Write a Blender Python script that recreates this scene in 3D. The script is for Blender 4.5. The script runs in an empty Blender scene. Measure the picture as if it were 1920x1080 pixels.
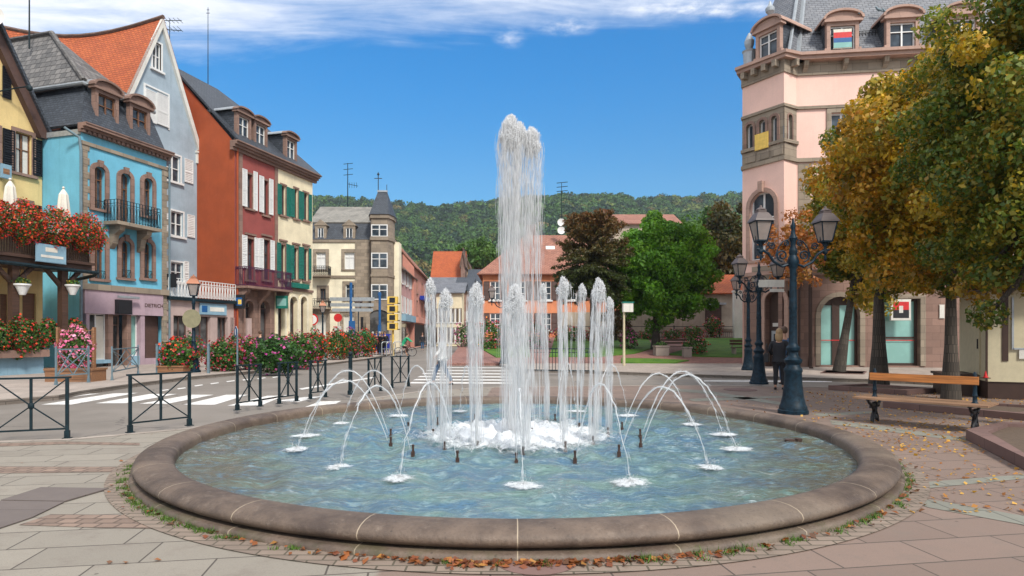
import bpy, math, random
import numpy as np
from mathutils import Vector, Matrix
R = math.radians
random.seed(7); rng = np.random.default_rng(7)
S = bpy.context.scene
# ---------------------------------------------------------------- camera, sky, sun, exposure
FP, HY, CZ = 1150.0, 628.0, 1.55          # focal length and horizon in photo pixels, eye height
cd = bpy.data.cameras.new('camera'); cam = bpy.data.objects.new('camera', cd); S.collection.objects.link(cam)
cam.location = (0, 0, CZ); cam.rotation_euler = (R(90), 0, 0)
cd.lens = 36 * FP / 1920; cd.sensor_width = 36; cd.shift_y = (HY - 540) / 1920; cd.clip_end = 6000; cd.clip_start = .05
S.camera = cam
SUN_EL, SUN_AZ = 46, 152                  # azimuth clockwise from +Y: behind the camera, to the right
sd = bpy.data.lights.new('sun', 'SUN'); sun = bpy.data.objects.new('sun', sd); S.collection.objects.link(sun)
sd.energy = 3.1; sd.angle = R(10); sd.color = (1, .95, .87)
sun.rotation_euler = (R(90 - SUN_EL), 0, R(180 - SUN_AZ))
S.view_settings.view_transform = 'Standard'; S.view_settings.look = 'None'; S.view_settings.exposure = .38; S.view_settings.gamma = 1
S.cycles.max_bounces = 16; S.cycles.transparent_max_bounces = 72; S.cycles.diffuse_bounces = 14; S.cycles.transmission_bounces = 6; S.cycles.glossy_bounces = 3
S.cycles.caustics_reflective = False; S.cycles.caustics_refractive = False

class NT:
    """short helper for node trees"""
    def __init__(s, tree): s.t = tree; s.t.nodes.clear()
    def n(s, typ, ins=None, **kw):
        nd = s.t.nodes.new(typ)
        for k, v in kw.items(): setattr(nd, k, v)
        for k, v in (ins or {}).items():
            sock = nd.inputs[k]
            if isinstance(v, bpy.types.NodeSocket): s.t.links.new(v, sock)
            else: sock.default_value = v
        return nd
    def math(s, op, a, b=0.0, c=0.0, clamp=False):
        nd = s.n('ShaderNodeMath', {0: a, 1: b, 2: c}, operation=op); nd.use_clamp = clamp; return nd.outputs[0]
    def mix(s, f, a, b, mode='MIX'):
        nd = s.n('ShaderNodeMix', data_type='RGBA', blend_type=mode)
        for i, v in ((0, f), (6, a), (7, b)):
            if isinstance(v, bpy.types.NodeSocket): s.t.links.new(v, nd.inputs[i])
            else: nd.inputs[i].default_value = (*v, 1) if isinstance(v, tuple) and len(v) == 3 else v
        return nd.outputs[2]
    def noise(s, vec, scale, detail=4, rough=.55, out=0, dist=0.):
        nd = s.n('ShaderNodeTexNoise', {'Vector': vec, 'Scale': scale, 'Detail': detail, 'Roughness': rough, 'Distortion': dist}); return nd.outputs[out]
    def ramp(s, f, stops, interp='LINEAR'):
        nd = s.n('ShaderNodeValToRGB', {0: f}); cr = nd.color_ramp; cr.interpolation = interp
        while len(cr.elements) < len(stops): cr.elements.new(.5)
        for e, (p, c) in zip(cr.elements, stops): e.position = p; e.color = (*c, 1) if len(c) == 3 else c
        return nd.outputs[0]
    def mr(s, f, a, b, c=0., d=1.):
        nd = s.n('ShaderNodeMapRange', {0: f, 1: a, 2: b, 3: c, 4: d}, interpolation_type='SMOOTHSTEP'); return nd.outputs[0]

W = bpy.data.worlds.new('World'); S.world = W; W.use_nodes = True
w = NT(W.node_tree)
sky = w.n('ShaderNodeTexSky', sky_type='NISHITA'); sky.sun_disc = False; sky.sun_elevation = R(SUN_EL); sky.sun_rotation = R(SUN_AZ)
sky.air_density = 1.0; sky.dust_density = .25; sky.ozone_density = 2.5; sky.altitude = 200
tc = w.n('ShaderNodeTexCoord').outputs['Generated']
sep = w.n('ShaderNodeSeparateXYZ', {0: tc}); X_, Y_, Z_ = sep.outputs
zz = w.math('MAXIMUM', Z_, .02)
cx = w.math('DIVIDE', X_, zz); cy = w.math('DIVIDE', Y_, zz)
cv = w.n('ShaderNodeCombineXYZ', {0: cx, 1: cy}).outputs[0]
cvs = w.n('ShaderNodeMapping', {'Vector': cv, 'Rotation': (0, 0, R(-8)), 'Scale': (.8, 3.0, 1)}).outputs[0]
n1 = w.noise(cvs, 1.6, 8, .6, dist=.6); n2 = w.noise(cv, 9, 8, .62)
edge = w.math('ADD', w.math('MULTIPLY_ADD', cx, -.14, 2.04), w.math('MULTIPLY_ADD', n1, .75, -.40))
edge = w.math('ADD', edge, w.math('MULTIPLY_ADD', n2, .14, -.07))
m1 = w.mr(w.math('SUBTRACT', edge, cy), -.10, .42)
m1 = w.math('MULTIPLY', m1, w.mr(w.noise(cvs, 2.2, 9, .6, dist=.8), .22, .62, .5, 1))
def wisp(px, py, sx, sy):
    a = (px - 960) / (HY - py); b = FP / (HY - py)
    dx = w.math('MULTIPLY', w.math('SUBTRACT', cx, a), 1 / sx); dy = w.math('MULTIPLY', w.math('SUBTRACT', cy, b), 1 / sy)
    d = w.math('SQRT', w.math('ADD', w.math('MULTIPLY', dx, dx), w.math('MULTIPLY', dy, dy)))
    return w.math('MULTIPLY', w.mr(d, 1, .0), w.mr(n2, .36, .72))
m2 = w.math('ADD', wisp(955, 72, .07, .11), w.math('ADD', wisp(1062, 50, .14, .09), wisp(1330, 18, .42, .09)))
cm = w.math('MINIMUM', w.math('ADD', m1, w.math('MULTIPLY', m2, .6)), .93)
grade = w.n('ShaderNodeHueSaturation', {'Hue': .492, 'Saturation': 1.22, 'Value': 1.0, 'Color': sky.outputs[0]}).outputs[0]
hi = w.mr(Z_, .12, .48)
grade = w.mix(1.0, grade, w.mix(hi, (.74, 1.12, 1.22), (.04, 1.32, 1.85)), 'MULTIPLY')
col = w.mix(cm, grade, (10.4, 10.6, 11.2))
bg = w.n('ShaderNodeBackground', {'Color': col, 'Strength': .084})
w.t.links.new(bg.outputs[0], w.n('ShaderNodeOutputWorld').inputs[0])

# ---------------------------------------------------------------- object helpers
C = S.collection
class MB:
    """collects faces; build() links them as one mesh object with metre-scaled UVs on every face"""
    def __init__(s): s.v = []; s.f = []; s.m = []; s.mi = 0; s.ch = []
    def add(s, vs, fs):
        k = len(s.v); s.v += [tuple(p) for p in vs]; s.f += [tuple(k + i for i in f) for f in fs]; s.m += [s.mi] * len(fs); s.ch.append((len(vs), len(fs))); return s
    def box(s, x0, x1, y0, y1, z0, z1):
        x0, x1 = sorted((x0, x1)); y0, y1 = sorted((y0, y1)); z0, z1 = sorted((z0, z1))
        return s.add([(x0,y0,z0),(x1,y0,z0),(x1,y1,z0),(x0,y1,z0),(x0,y0,z1),(x1,y0,z1),(x1,y1,z1),(x0,y1,z1)],
                     [(0,3,2,1),(4,5,6,7),(0,1,5,4),(1,2,6,5),(2,3,7,6),(3,0,4,7)])
    def poly(s, pts): return s.add(pts, [tuple(range(len(pts)))])
    def prism(s, pts, z0, z1):
        n = len(pts); return s.add([(x,y,z0) for x,y in pts] + [(x,y,z1) for x,y in pts],
            [tuple(range(n-1,-1,-1)), tuple(range(n,2*n))] + [(i,(i+1)%n,n+(i+1)%n,n+i) for i in range(n)])
    def prism_y(s, pts, y0, y1):       # outline in (x,z), extruded along y
        n = len(pts); return s.add([(x,y0,z) for x,z in pts] + [(x,y1,z) for x,z in pts],
            [tuple(range(n)), tuple(range(2*n-1,n-1,-1))] + [(i,n+i,n+(i+1)%n,(i+1)%n) for i in range(n)])
    def prism_x(s, pts, x0, x1):       # outline in (y,z), extruded along x
        n = len(pts); return s.add([(x0,y,z) for y,z in pts] + [(x1,y,z) for y,z in pts],
            [tuple(range(n)), tuple(range(2*n-1,n-1,-1))] + [(i,n+i,n+(i+1)%n,(i+1)%n) for i in range(n)])
    def tube(s, pts, r, n=8, cap=True):
        pts = [Vector(p) for p in pts]; m = len(pts); rr = r if isinstance(r, (list, tuple)) else [r] * m
        vs = []; fs = []; up = None
        for i, p in enumerate(pts):
            d = (pts[min(i+1,m-1)] - pts[max(i-1,0)]).normalized()
            if up is None: up = Vector((0,0,1)) if abs(d.z) < .9 else Vector((1,0,0))
            a = d.cross(up)
            if a.length < 1e-4: a = d.orthogonal()
            a.normalize(); b = a.cross(d).normalized(); up = b
            for k in range(n):
                t = 2*math.pi*k/n; q = p + (a*math.cos(t) + b*math.sin(t)) * rr[i]; vs.append(q)
        for i in range(m-1):
            for k in range(n): fs.append((i*n+k, i*n+(k+1)%n, (i+1)*n+(k+1)%n, (i+1)*n+k))
        if cap: fs.append(tuple(range(n-1,-1,-1))); fs.append(tuple(range((m-1)*n, m*n)))
        return s.add(vs, fs)
    def bar(s, a, b, t, t2=None):      # square bar between two points
        a, b = Vector(a), Vector(b); d = (b-a).normalized(); u = d.cross(Vector((0,0,1)))
        if u.length < 1e-3: u = Vector((1,0,0))
        u.normalize(); v = u.cross(d).normalized(); t2 = t2 or t
        vs = [p + u*i*t/2 + v*j*t2/2 for p in (a,b) for i,j in ((-1,-1),(1,-1),(1,1),(-1,1))]
        return s.add(vs, [(3,2,1,0),(4,5,6,7),(0,1,5,4),(1,2,6,5),(2,3,7,6),(3,0,4,7)])
    def lathe(s, prof, c=(0,0,0), n=16):
        m = len(prof); vs = [(c[0]+r*math.cos(2*math.pi*k/n), c[1]+r*math.sin(2*math.pi*k/n), c[2]+z) for r,z in prof for k in range(n)]
        fs = [(i*n+k, i*n+(k+1)%n, (i+1)*n+(k+1)%n, (i+1)*n+k) for i in range(m-1) for k in range(n)]
        fs += [tuple(range(n-1,-1,-1)), tuple(range((m-1)*n, m*n))]
        return s.add(vs, fs)
    def ell(s, c, r, n=10, m=7):
        prof = [(max(math.sin(math.pi*i/m),.02), -math.cos(math.pi*i/m)) for i in range(m+1)]
        k = len(s.v); s.lathe(prof, (0,0,0), n)
        rx, ry, rz = (r,r,r) if isinstance(r,(int,float)) else r
        for i in range(k, len(s.v)): x,y,z = s.v[i]; s.v[i] = (c[0]+x*rx, c[1]+y*ry, c[2]+z*rz)
        return s
    def each(s, name, mat, parent=None):
        """every shape that was added becomes a part of its own"""
        k = 0
        for nv, nf in s.ch:
            m = MB(); m.v = s.v[k:k+nv]; m.f = [tuple(i-k for i in f) for f in s.f[:nf]]; s.f = s.f[nf:]; m.m = [0]*nf; k += nv; m.build(name, mat, parent)
    def build(s, name, mat, parent=None, smooth=False):
        me = bpy.data.meshes.new(name); me.from_pydata(s.v, [], s.f)
        for m in (mat if isinstance(mat, (list, tuple)) else [mat]): me.materials.append(m)
        if any(s.m): me.polygons.foreach_set('material_index', s.m)
        uv = me.uv_layers.new(name='UVMap'); co = me.vertices
        buf = []
        for p in me.polygons:
            nr = p.normal
            if abs(nr.z) > .97: ud, vd = Vector((1,0,0)), Vector((0,1,0))
            else: ud = Vector((0,0,1)).cross(nr).normalized(); vd = nr.cross(ud)
            for vi in p.vertices: q = co[vi].co; buf += (q.dot(ud), q.dot(vd))
        uv.data.foreach_set('uv', buf)
        if smooth:
            me.polygons.foreach_set('use_smooth', [True]*len(me.polygons))
            if smooth != 'full' : me.set_sharp_from_angle(angle=R(40))
        o = bpy.data.objects.new(name, me); C.objects.link(o)
        if parent: o.parent = parent
        return o
def tag(o, label=None, cat=None, group=None, kind=None):
    for k, v in (('label',label),('category',cat),('group',group),('kind',kind)):
        if v: o[k] = v
    return o
def thing(name, label, cat, loc=(0,0,0), rz=0, group=None):
    o = bpy.data.objects.new(name, None); C.objects.link(o); o.location = loc; o.rotation_euler = (0,0,rz); o.empty_display_size = .2
    return tag(o, label, cat, group)
def struct(name, mb, mat, kind='structure', **k): return tag(mb.build(name, mat, **k), kind=kind)
def copy_tree(o, parent=None):
    c = o.copy(); C.objects.link(c)
    if parent: c.parent = parent
    for ch in kids.get(o, []): copy_tree(ch, c)
    return c
kids = {}
def scan():
    kids.clear()
    for o in C.objects:
        if o.parent: kids.setdefault(o.parent, []).append(o)
def clone(o, loc, rz, label, group=None, scale=None):
    c = copy_tree(o); c.location = loc; c.rotation_euler = (0,0,rz); c['label'] = label
    if group: c['group'] = group
    if scale: c.scale = (scale,)*3
    return c

def G(px, py, z=0.0):                   # where the photo's line of sight meets height z
    Y = FP*(CZ-z)/(py-HY); return ((px-960)/FP*Y, Y)
def XZ(px, py, Y): return ((px-960)/FP*Y, CZ+(HY-py)/FP*Y)
class Frame:
    """a facade plane: origin o, u to the right along it, w into the building"""
    def __init__(s, o, d):
        l = math.hypot(*d); s.d = (d[0]/l, d[1]/l); s.o = o; s.n = (-s.d[1], s.d[0]); s.rz = math.atan2(s.d[1], s.d[0])
    def hit(s, px, w=0):
        a = (px-960)/FP; ox = s.o[0]+w*s.n[0]; oy = s.o[1]+w*s.n[1]
        # t*a = ox+u*dx ; t = oy+u*dy
        u = (ox - a*oy) / (a*s.d[1] - s.d[0]); return u, oy+u*s.d[1]
    def u(s, px, w=0): return s.hit(px, w)[0]
    def z(s, px, py, w=0): return CZ+(HY-py)/FP*s.hit(px, w)[1]
    def W(s, u, w=0): return (s.o[0]+u*s.d[0]+w*s.n[0], s.o[1]+u*s.d[1]+w*s.n[1])
    def sub(s, u, w=0): return Frame(s.W(u, w), s.d)
    def rect(s, x0, x1, y0, y1, w=0):
        xm = (x0+x1)/2; return (s.u(x0,w), s.u(x1,w), s.z(xm,y1,w), s.z(xm,y0,w))
# ---------------------------------------------------------------- materials
def newmat(name):
    m = bpy.data.materials.new(name); m.use_nodes = True; return m, NT(m.node_tree)
def finish(t, bsdf, disp=None):
    o = t.n('ShaderNodeOutputMaterial'); t.t.links.new(bsdf, o.inputs[0])
def pr(t, col, rough=.7, bump=None, bs=.3, bd=.02, **kw):
    ins = {'Base Color': col if not isinstance(col, tuple) else (*col[:3], 1), 'Roughness': rough}
    for k, v in kw.items(): ins[k.replace('_', ' ')] = v
    if bump is not None: ins['Normal'] = t.n('ShaderNodeBump', {'Height': bump, 'Strength': bs, 'Distance': bd}).outputs[0]
    return t.n('ShaderNodeBsdfPrincipled', ins).outputs[0]
def sc(c, k): return tuple(min(1, max(0, x*k)) for x in c)
def OBJ(t): return t.n('ShaderNodeTexCoord').outputs['Object']
def UVc(t): return t.n('ShaderNodeTexCoord').outputs['UV']
def plaster(name, c, var=.14, rough=.9, stain=.35):
    m, t = newmat(name); v = OBJ(t)
    big = t.noise(v, .7, 5, .6); fine = t.noise(v, 14, 4, .6)
    k = t.mix(t.mr(big, .3, .7), sc(c, 1-var), sc(c, 1+var))
    st = t.n('ShaderNodeMapping', {'Vector': v, 'Scale': (2.2, 2.2, .16)}).outputs[0]
    k = t.mix(t.mr(t.noise(st, 1.6, 7, .7), .50, .76, 0, stain*1.25), k, sc(c, .52)); k = t.mix(t.mr(t.noise(v, 2.1, 7, .72), .56, .72, 0, .28), k, tuple(min(1, x*1.1+.05) for x in c))
    k = t.mix(t.math('MULTIPLY', t.mr(fine, .4, .7), .16), k, sc(c, .7))
    finish(t, pr(t, k, rough, fine, .25, .02)); return m
def paint(name, c, rough=.45, metal=0., var=.12, scale=6, spec=.4):
    m, t = newmat(name); v = OBJ(t); n = t.noise(v, scale, 5, .6)
    finish(t, pr(t, t.mix(t.mr(n, .3, .7), sc(c, 1-var), sc(c, 1+var)), rough, n, .12, .01, Metallic=metal, Specular_IOR_Level=spec)); return m
def stone(name, c, bw=.6, bh=.3, mortar=.012, var=.2, rough=.85, mc=None, off=.5):
    m, t = newmat(name); uv = UVc(t); v = OBJ(t)
    br = t.n('ShaderNodeTexBrick', {'Vector': uv, 'Color1': (*sc(c, 1-var), 1), 'Color2': (*sc(c, 1+var), 1), 'Mortar': (*(mc or sc(c, .5)), 1), 'Scale': 1.0, 'Mortar Size': mortar, 'Mortar Smooth': .2, 'Brick Width': bw, 'Row Height': bh, 'Bias': 0.}); br.offset = off
    n = t.noise(v, 5, 6, .65); n2 = t.noise(v, .8, 4, .6)
    k = t.mix(.35, br.outputs[0], t.mix(n, (.25,.25,.25), (.75,.75,.75)), 'OVERLAY')
    k = t.mix(t.mr(n2, .45, .75, 0, .4), k, sc(c, .55))
    h = t.math('SUBTRACT', t.math('MULTIPLY', n, .25), br.outputs['Fac'])
    finish(t, pr(t, k, rough, h, .45, .012)); return m
def tiles(name, c, c2, bw=.22, bh=.16, rough=.8, dirt=.5, bs=.9, bd=.03):
    m, t = newmat(name); uv = UVc(t); v = OBJ(t)
    br = t.n('ShaderNodeTexBrick', {'Vector': uv, 'Color1': (*c, 1), 'Color2': (*c2, 1), 'Mortar': (*sc(c, .35), 1), 'Scale': 1.0, 'Mortar Size': .018, 'Mortar Smooth': .6, 'Brick Width': bw, 'Row Height': bh, 'Bias': -.1}); br.offset = .5
    s2 = t.n('ShaderNodeSeparateXYZ', {0: uv})
    saw = t.math('FRACT', t.math('DIVIDE', s2.outputs[1], bh))
    n = t.noise(v, .9, 6, .65); n3 = t.noise(v, 7, 4, .6)
    k = t.mix(t.mr(n, .42, .75, 0, dirt), br.outputs[0], sc(c, .38))
    k = t.mix(t.mr(n3, .5, .75, 0, .4), k, sc(c2, 1.25))
    h = t.math('SUBTRACT', t.math('MULTIPLY', saw, -1.), br.outputs['Fac'])
    finish(t, pr(t, k, rough, h, bs, bd)); return m
def glassm(name, c=(.03,.04,.05), rough=.06, var=.5):
    m, t = newmat(name); v = OBJ(t); n = t.noise(v, 1.3, 3, .5); n2 = t.noise(v, .5, 2)
    finish(t, pr(t, t.mix(t.mr(n, .4, .65), c, sc(c, 1+3*var)), rough, n2, .15, .05, Specular_IOR_Level=.5)); return m
def wood(name, c, rough=.55, scale=(1.5, 30, 30)):
    m, t = newmat(name); v = OBJ(t)
    n = t.noise(t.n('ShaderNodeMapping', {'Vector': v, 'Scale': scale}).outputs[0], 1, 5, .6)
    finish(t, pr(t, t.mix(t.mr(n, .3, .72), sc(c, .6), sc(c, 1.25)), rough, n, .2, .005)); return m
def leafm(name, trans=.3, rough=.55):
    m, t = newmat(name); a = t.n('ShaderNodeAttribute', attribute_name='tint').outputs[0]
    d = pr(t, a, rough); tr = t.n('ShaderNodeBsdfTranslucent', {'Color': t.mix(1.0, a, (1.25, 1.2, .5), 'MULTIPLY')}).outputs[0]
    finish(t, t.n('ShaderNodeMixShader', {0: trans, 1: d, 2: tr}).outputs[0]); return m
M = {}
M['leaf'] = leafm('leaf'); M['forest'] = leafm('forest_leaf', .05, .9)
M['petal'] = leafm('petal', .25, .5)
M['bark'] = stone('bark', (.075,.06,.045), .05, .22, .012, .4)
M['paint_dark'] = paint('dark_blue_green_iron', (.008,.020,.026), .5, 0., .35, 9, .2)
M['paint_lamp'] = paint('lamp_iron', (.005,.019,.032), .5, 0., .5, 14, .22)
M['paint_greyblue'] = paint('grey_blue_iron', (.13,.19,.22), .5)
M['black'] = paint('black', (.012,.012,.014), .5); M['white'] = paint('white_paint', (.72,.72,.70), .5, 0, .05)
M['glass'] = glassm('window_glass'); M['glass_green'] = glassm('green_glass', (.22,.42,.38), .12, .06)
M['glass_shop'] = glassm('shop_glass', (.035,.035,.035), .05, .8)
M['sandstone'] = stone('brown_sandstone', (.235,.145,.112), .7, .33, .006)
M['sandstone_grey'] = stone('grey_brown_stone', (.275,.222,.165), .7, .33, .008)
M['sandstone_pink'] = stone('pink_sandstone', (.40,.26,.205), .7, .35, .004, .08)
M['slate'] = tiles('slate', (.034,.042,.054), (.065,.077,.095), .22, .14, .55, .3, .5, .012)
M['slate_light'] = tiles('old_slate', (.14,.15,.17), (.20,.205,.22), .28, .15, .6, .6, .5, .012)
M['slate_mottled'] = tiles('lichen_slate', (.30,.28,.24), (.2,.19,.17), .3, .18, .7, .8, .4, .012)
M['tile_orange'] = tiles('orange_tile', (.52,.125,.035), (.40,.085,.028), .26, .17, .8, .4)
M['tile_red'] = tiles('old_red_tile', (.40,.18,.12), (.30,.125,.085), .3, .2, .8, .5)
M['tile_dark'] = tiles('grey_interlocking_tile', (.10,.095,.09), (.22,.205,.19), .34, .34, .6, .3, 1., .09)
M['tile_brown'] = tiles('brown_tile', (.22,.13,.09), (.13,.09,.07), .26, .18, .85, .6)
M['zinc'] = paint('zinc', (.36,.39,.41), .45, .4)
M['turq'] = plaster('turquoise_plaster', (.15,.45,.60), .1); M['yellow'] = plaster('ochre_plaster', (.70,.52,.23))
M['grey'] = plaster('grey_plaster', (.34,.42,.48)); M['rust'] = plaster('rust_plaster', (.34,.066,.018), .12, stain=.2)
M['red'] = plaster('brick_red_plaster', (.28,.065,.055)); M['cream'] = plaster('cream_plaster', (.74,.65,.45))
M['cream2'] = plaster('pale_cream_plaster', (.78,.71,.53)); M['pink'] = plaster('pink_plaster', (.82,.54,.45), .05, stain=.1)
M['rose'] = plaster('rose_plaster', (.50,.28,.26)); M['salmon'] = plaster('salmon_plaster', (.52,.23,.17)); M['orange'] = plaster('orange_plaster', (.66,.25,.12))
M['beige'] = plaster('beige_render', (.42,.35,.27), .2, stain=.6); M['lilac'] = plaster('lilac_plaster', (.40,.29,.33))
M['mauve'] = plaster('mauve_plaster', (.44,.33,.30)); M['lightblue'] = plaster('light_blue_plaster', (.22,.36,.45)); M['offwhite'] = plaster('off_white', (.66,.64,.58))
M['kiosk'] = paint('kiosk_cream', (.55,.49,.33), .5, 0, .06); M['kbrown'] = paint('kiosk_brown', (.05,.026,.018), .55)
M['wood_dark'] = wood('dark_wood', (.07,.035,.022)); M['wood_brown'] = wood('brown_wood', (.17,.075,.035)); M['wood_bench'] = wood('varnished_wood', (.52,.19,.045), .35)
M['wood_seat'] = wood('worn_wood', (.33,.19,.11), .5); M['wood_box'] = wood('planter_wood', (.27,.13,.06))
M['green_shutter'] = paint('green_shutter', (.008,.15,.11), .5); M['shutter_dark'] = paint('dark_shutter', (.009,.010,.014), .6, 0, .1, 6, .2)
M['shutter_brown'] = paint('brown_shutter', (.09,.05,.04), .6)
M['purple'] = paint('purple_iron', (.07,.015,.05), .5); M['blue'] = paint('blue_paint', (.01,.03,.30), .5); M['poleblue'] = paint('pole_blue', (.01,.09,.26), .5)
M['signyel'] = paint('yellow_paint', (.75,.50,.10), .5); M['canvas'] = plaster('canvas', (.68,.64,.55)); M['redsign'] = paint('red_paint', (.55,.02,.02), .5)
M['greencloth'] = plaster('green_cloth', (.02,.36,.17)); M['darkcloth'] = plaster('dark_cloth', (.016,.016,.02)); M['jeans'] = plaster('jeans', (.04,.10,.20)); M['whitecloth'] = plaster('white_cloth', (.75,.75,.73))
M['skin'] = paint('skin', (.50,.28,.19), .5); M['hair'] = paint('hair', (.09,.05,.03), .6); M['blond'] = paint('blond_hair', (.34,.22,.11), .6); M['greyhair'] = paint('grey_hair', (.35,.34,.33), .6)
M['curtain'] = plaster('curtain', (.62,.62,.58)); M['copper'] = paint('copper', (.32,.13,.07), .5, .2)
def lampglass():
    m, t = newmat('lantern_glass'); v = OBJ(t); n = t.noise(v, 5, 4)
    g = pr(t, t.mix(n, (.42,.35,.31), (.20,.175,.16)), .25, Alpha=.72); finish(t, g); return m
M['lglass'] = lampglass()
def asphalt():
    m, t = newmat('asphalt'); v = OBJ(t); a = t.noise(v, .25, 5, .6); b = t.noise(v, 60, 3, .7); c3 = t.noise(v, 2.5, 5, .7)
    k = t.mix(t.mr(a, .35, .65), (.19,.165,.138), (.26,.228,.195)); k = t.mix(t.math('MULTIPLY', b, .35), k, (.07,.06,.055)); k = t.mix(t.mr(c3, .55, .8, 0, .3), k, (.10,.09,.08))
    vo = t.n('ShaderNodeTexVoronoi', {'Vector': t.n('ShaderNodeMapping', {'Vector': t.n('ShaderNodeVectorMath', {0: v, 1: t.noise(v, 1.2, 4, .6, out=1)}, operation='ADD').outputs[0], 'Scale': (1,1,0)}).outputs[0], 'Scale': .23}, feature='DISTANCE_TO_EDGE').outputs['Distance']
    k = t.mix(t.mr(vo, .008, .0, 0, .6), k, (.05,.045,.04))
    finish(t, pr(t, k, .85, b, .5, .01)); return m
M['asphalt'] = asphalt()
def roadpaint():
    m, t = newmat('road_paint'); v = OBJ(t); n = t.noise(v, 9, 6, .75)
    k = t.mix(t.mr(n, .5, .62, 0, .55), (.72,.70,.66), (.24,.22,.20)); finish(t, pr(t, k, .7, n, .2, .005)); return m
M['roadpaint'] = roadpaint()
def paving():
    m, t = newmat('plaza_paving'); v = OBJ(t)
    rot = t.n('ShaderNodeMapping', {'Vector': v, 'Rotation': (0,0,R(-9)), 'Location': (.3,.1,0)}).outputs[0]
    br = t.n('ShaderNodeTexBrick', {'Vector': rot, 'Color1': (.40,.40,.40,1), 'Color2': (.58,.58,.58,1), 'Mortar': (.12,.12,.12,1), 'Scale': 1.0, 'Mortar Size': .007, 'Mortar Smooth': .15, 'Brick Width': .78, 'Row Height': .42}); br.offset = .35
    fine = t.noise(v, 90, 3, .75); med = t.noise(v, 3.2, 6, .68); big = t.noise(v, .45, 4, .6)
    sx = t.n('ShaderNodeSeparateXYZ', {0: v}).outputs
    side = t.math('ADD', sx[0], t.math('MULTIPLY_ADD', sx[1], -.02, .95))
    f = t.mr(side, -.03, .03)
    k = t.mix(f, (.27,.24,.195), (.215,.150,.118))
    k = t.mix(.55, k, br.outputs[0], 'OVERLAY')
    k = t.mix(t.mr(med, .48, .74, 0, .5), k, (.17,.135,.11)); k = t.mix(t.mr(t.noise(v, 11, 6, .75), .55, .75, 0, .4), k, (.14,.11,.09)); k = t.mix(t.mr(big, .5, .75, 0, .3), k, (.26,.21,.17))
    sp = t.n('ShaderNodeTexVoronoi', {'Vector': v, 'Scale': 3.1}).outputs['Distance']
    k = t.mix(t.mr(sp, .055, .035, 0, .65), k, (.07,.055,.045))
    k = t.mix(t.math('MULTIPLY', t.mr(fine, .45, .75), .45), k, (.13,.11,.09))
    k = t.mix(t.math('MULTIPLY', br.outputs['Fac'], .85), k, (.065,.052,.042))
    h = t.math('SUBTRACT', t.math('MULTIPLY', fine, .3), br.outputs['Fac'])
    finish(t, pr(t, k, .8, h, .5, .01)); return m
M['paving'] = paving()
M['cobble'] = stone('small_cobbles', (.235,.18,.14), .2, .1, .008, .12, mc=(.09,.075,.05))
M['band_grey'] = stone('grey_granite_band', (.22,.215,.175), .6, .45, .01, .12); M['band_brown'] = stone('brown_sett_band', (.235,.165,.125), .16, .12, .012, .2)
M['sidewalk'] = stone('sidewalk_slab', (.36,.30,.255), .5, .5, .01, .12); M['kerb'] = stone('kerb_stone', (.33,.28,.235), 1.0, .5, .012, .12); M['kerb_brown'] = stone('brown_kerb_stone', (.17,.10,.085), 1.1, .6, .01, .2)
M['brickpath'] = stone('red_brick_path', (.30,.15,.12), .2, .1, .012, .2)
def grassm():
    m, t = newmat('lawn_grass'); v = OBJ(t); n = t.noise(v, 1.1, 5, .6); f = t.noise(v, 30, 4, .7)
    k = t.mix(t.mr(n, .3, .7), (.045,.135,.008), (.10,.21,.014)); k = t.mix(t.mr(f, .5, .8, 0, .6), k, (.03,.07,.008)); finish(t, pr(t, k, .8, f, .8, .05)); return m
M['grass'] = grassm()
def soilm():
    m, t = newmat('soil'); v = OBJ(t); f = t.noise(v, 12, 6, .7)
    finish(t, pr(t, t.mix(f, (.05,.035,.025), (.17,.115,.075)), .95, f, .8, .03)); return m
M['soil'] = soilm()
def rimm():
    m, t = newmat('basin_stone'); v = OBJ(t); n = t.noise(v, 2.2, 7, .68); f = t.noise(v, 40, 3, .7); b = t.noise(v, .6, 3)
    k = t.mix(t.mr(n, .3, .72), (.062,.042,.032), (.165,.118,.086)); k = t.mix(t.mr(b, .5, .72, 0, .45), k, (.24,.19,.14)); k = t.mix(t.mr(f, .5, .75, 0, .5), k, (.05,.037,.03)); k = t.mix(t.mr(t.noise(v, 9, 7, .75), .54, .70, 0, .55), k, (.22,.17,.13)); k = t.mix(t.mr(t.n('ShaderNodeTexVoronoi', {'Vector': v, 'Scale': 9.}).outputs['Distance'], .10, .06, 0, .6), k, (.035,.025,.02))
    s = t.n('ShaderNodeSeparateXYZ', {0: v}).outputs
    ang = t.math('MULTIPLY', t.math('ARCTAN2', s[1], s[0]), 26/(2*math.pi))
    fr = t.math('ABSOLUTE', t.math('SUBTRACT', t.math('FRACT', t.math('ADD', ang, t.math('MULTIPLY', t.noise(v, 2, 2), .02))), .5))
    j = t.mr(fr, .0045, .0028)
    k = t.mix(t.math('MULTIPLY', j, .85), k, (.42,.34,.24))
    st = t.mr(t.math('ABSOLUTE', t.math('SUBTRACT', fr, .5)), 0, .0001)
    moss = t.math('MULTIPLY', t.mr(s[2], .13, .02), t.mr(t.noise(v, 3.5, 6, .7), .45, .7))
    k = t.mix(t.math('MULTIPLY', moss, .6), k, (.06,.065,.02))
    finish(t, pr(t, k, .62, t.math('ADD', t.math('MULTIPLY', f, .5), t.math('ADD', n, t.noise(v, 11, 6, .7))), .5, .016)); return m
M['rim'] = rimm()
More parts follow.
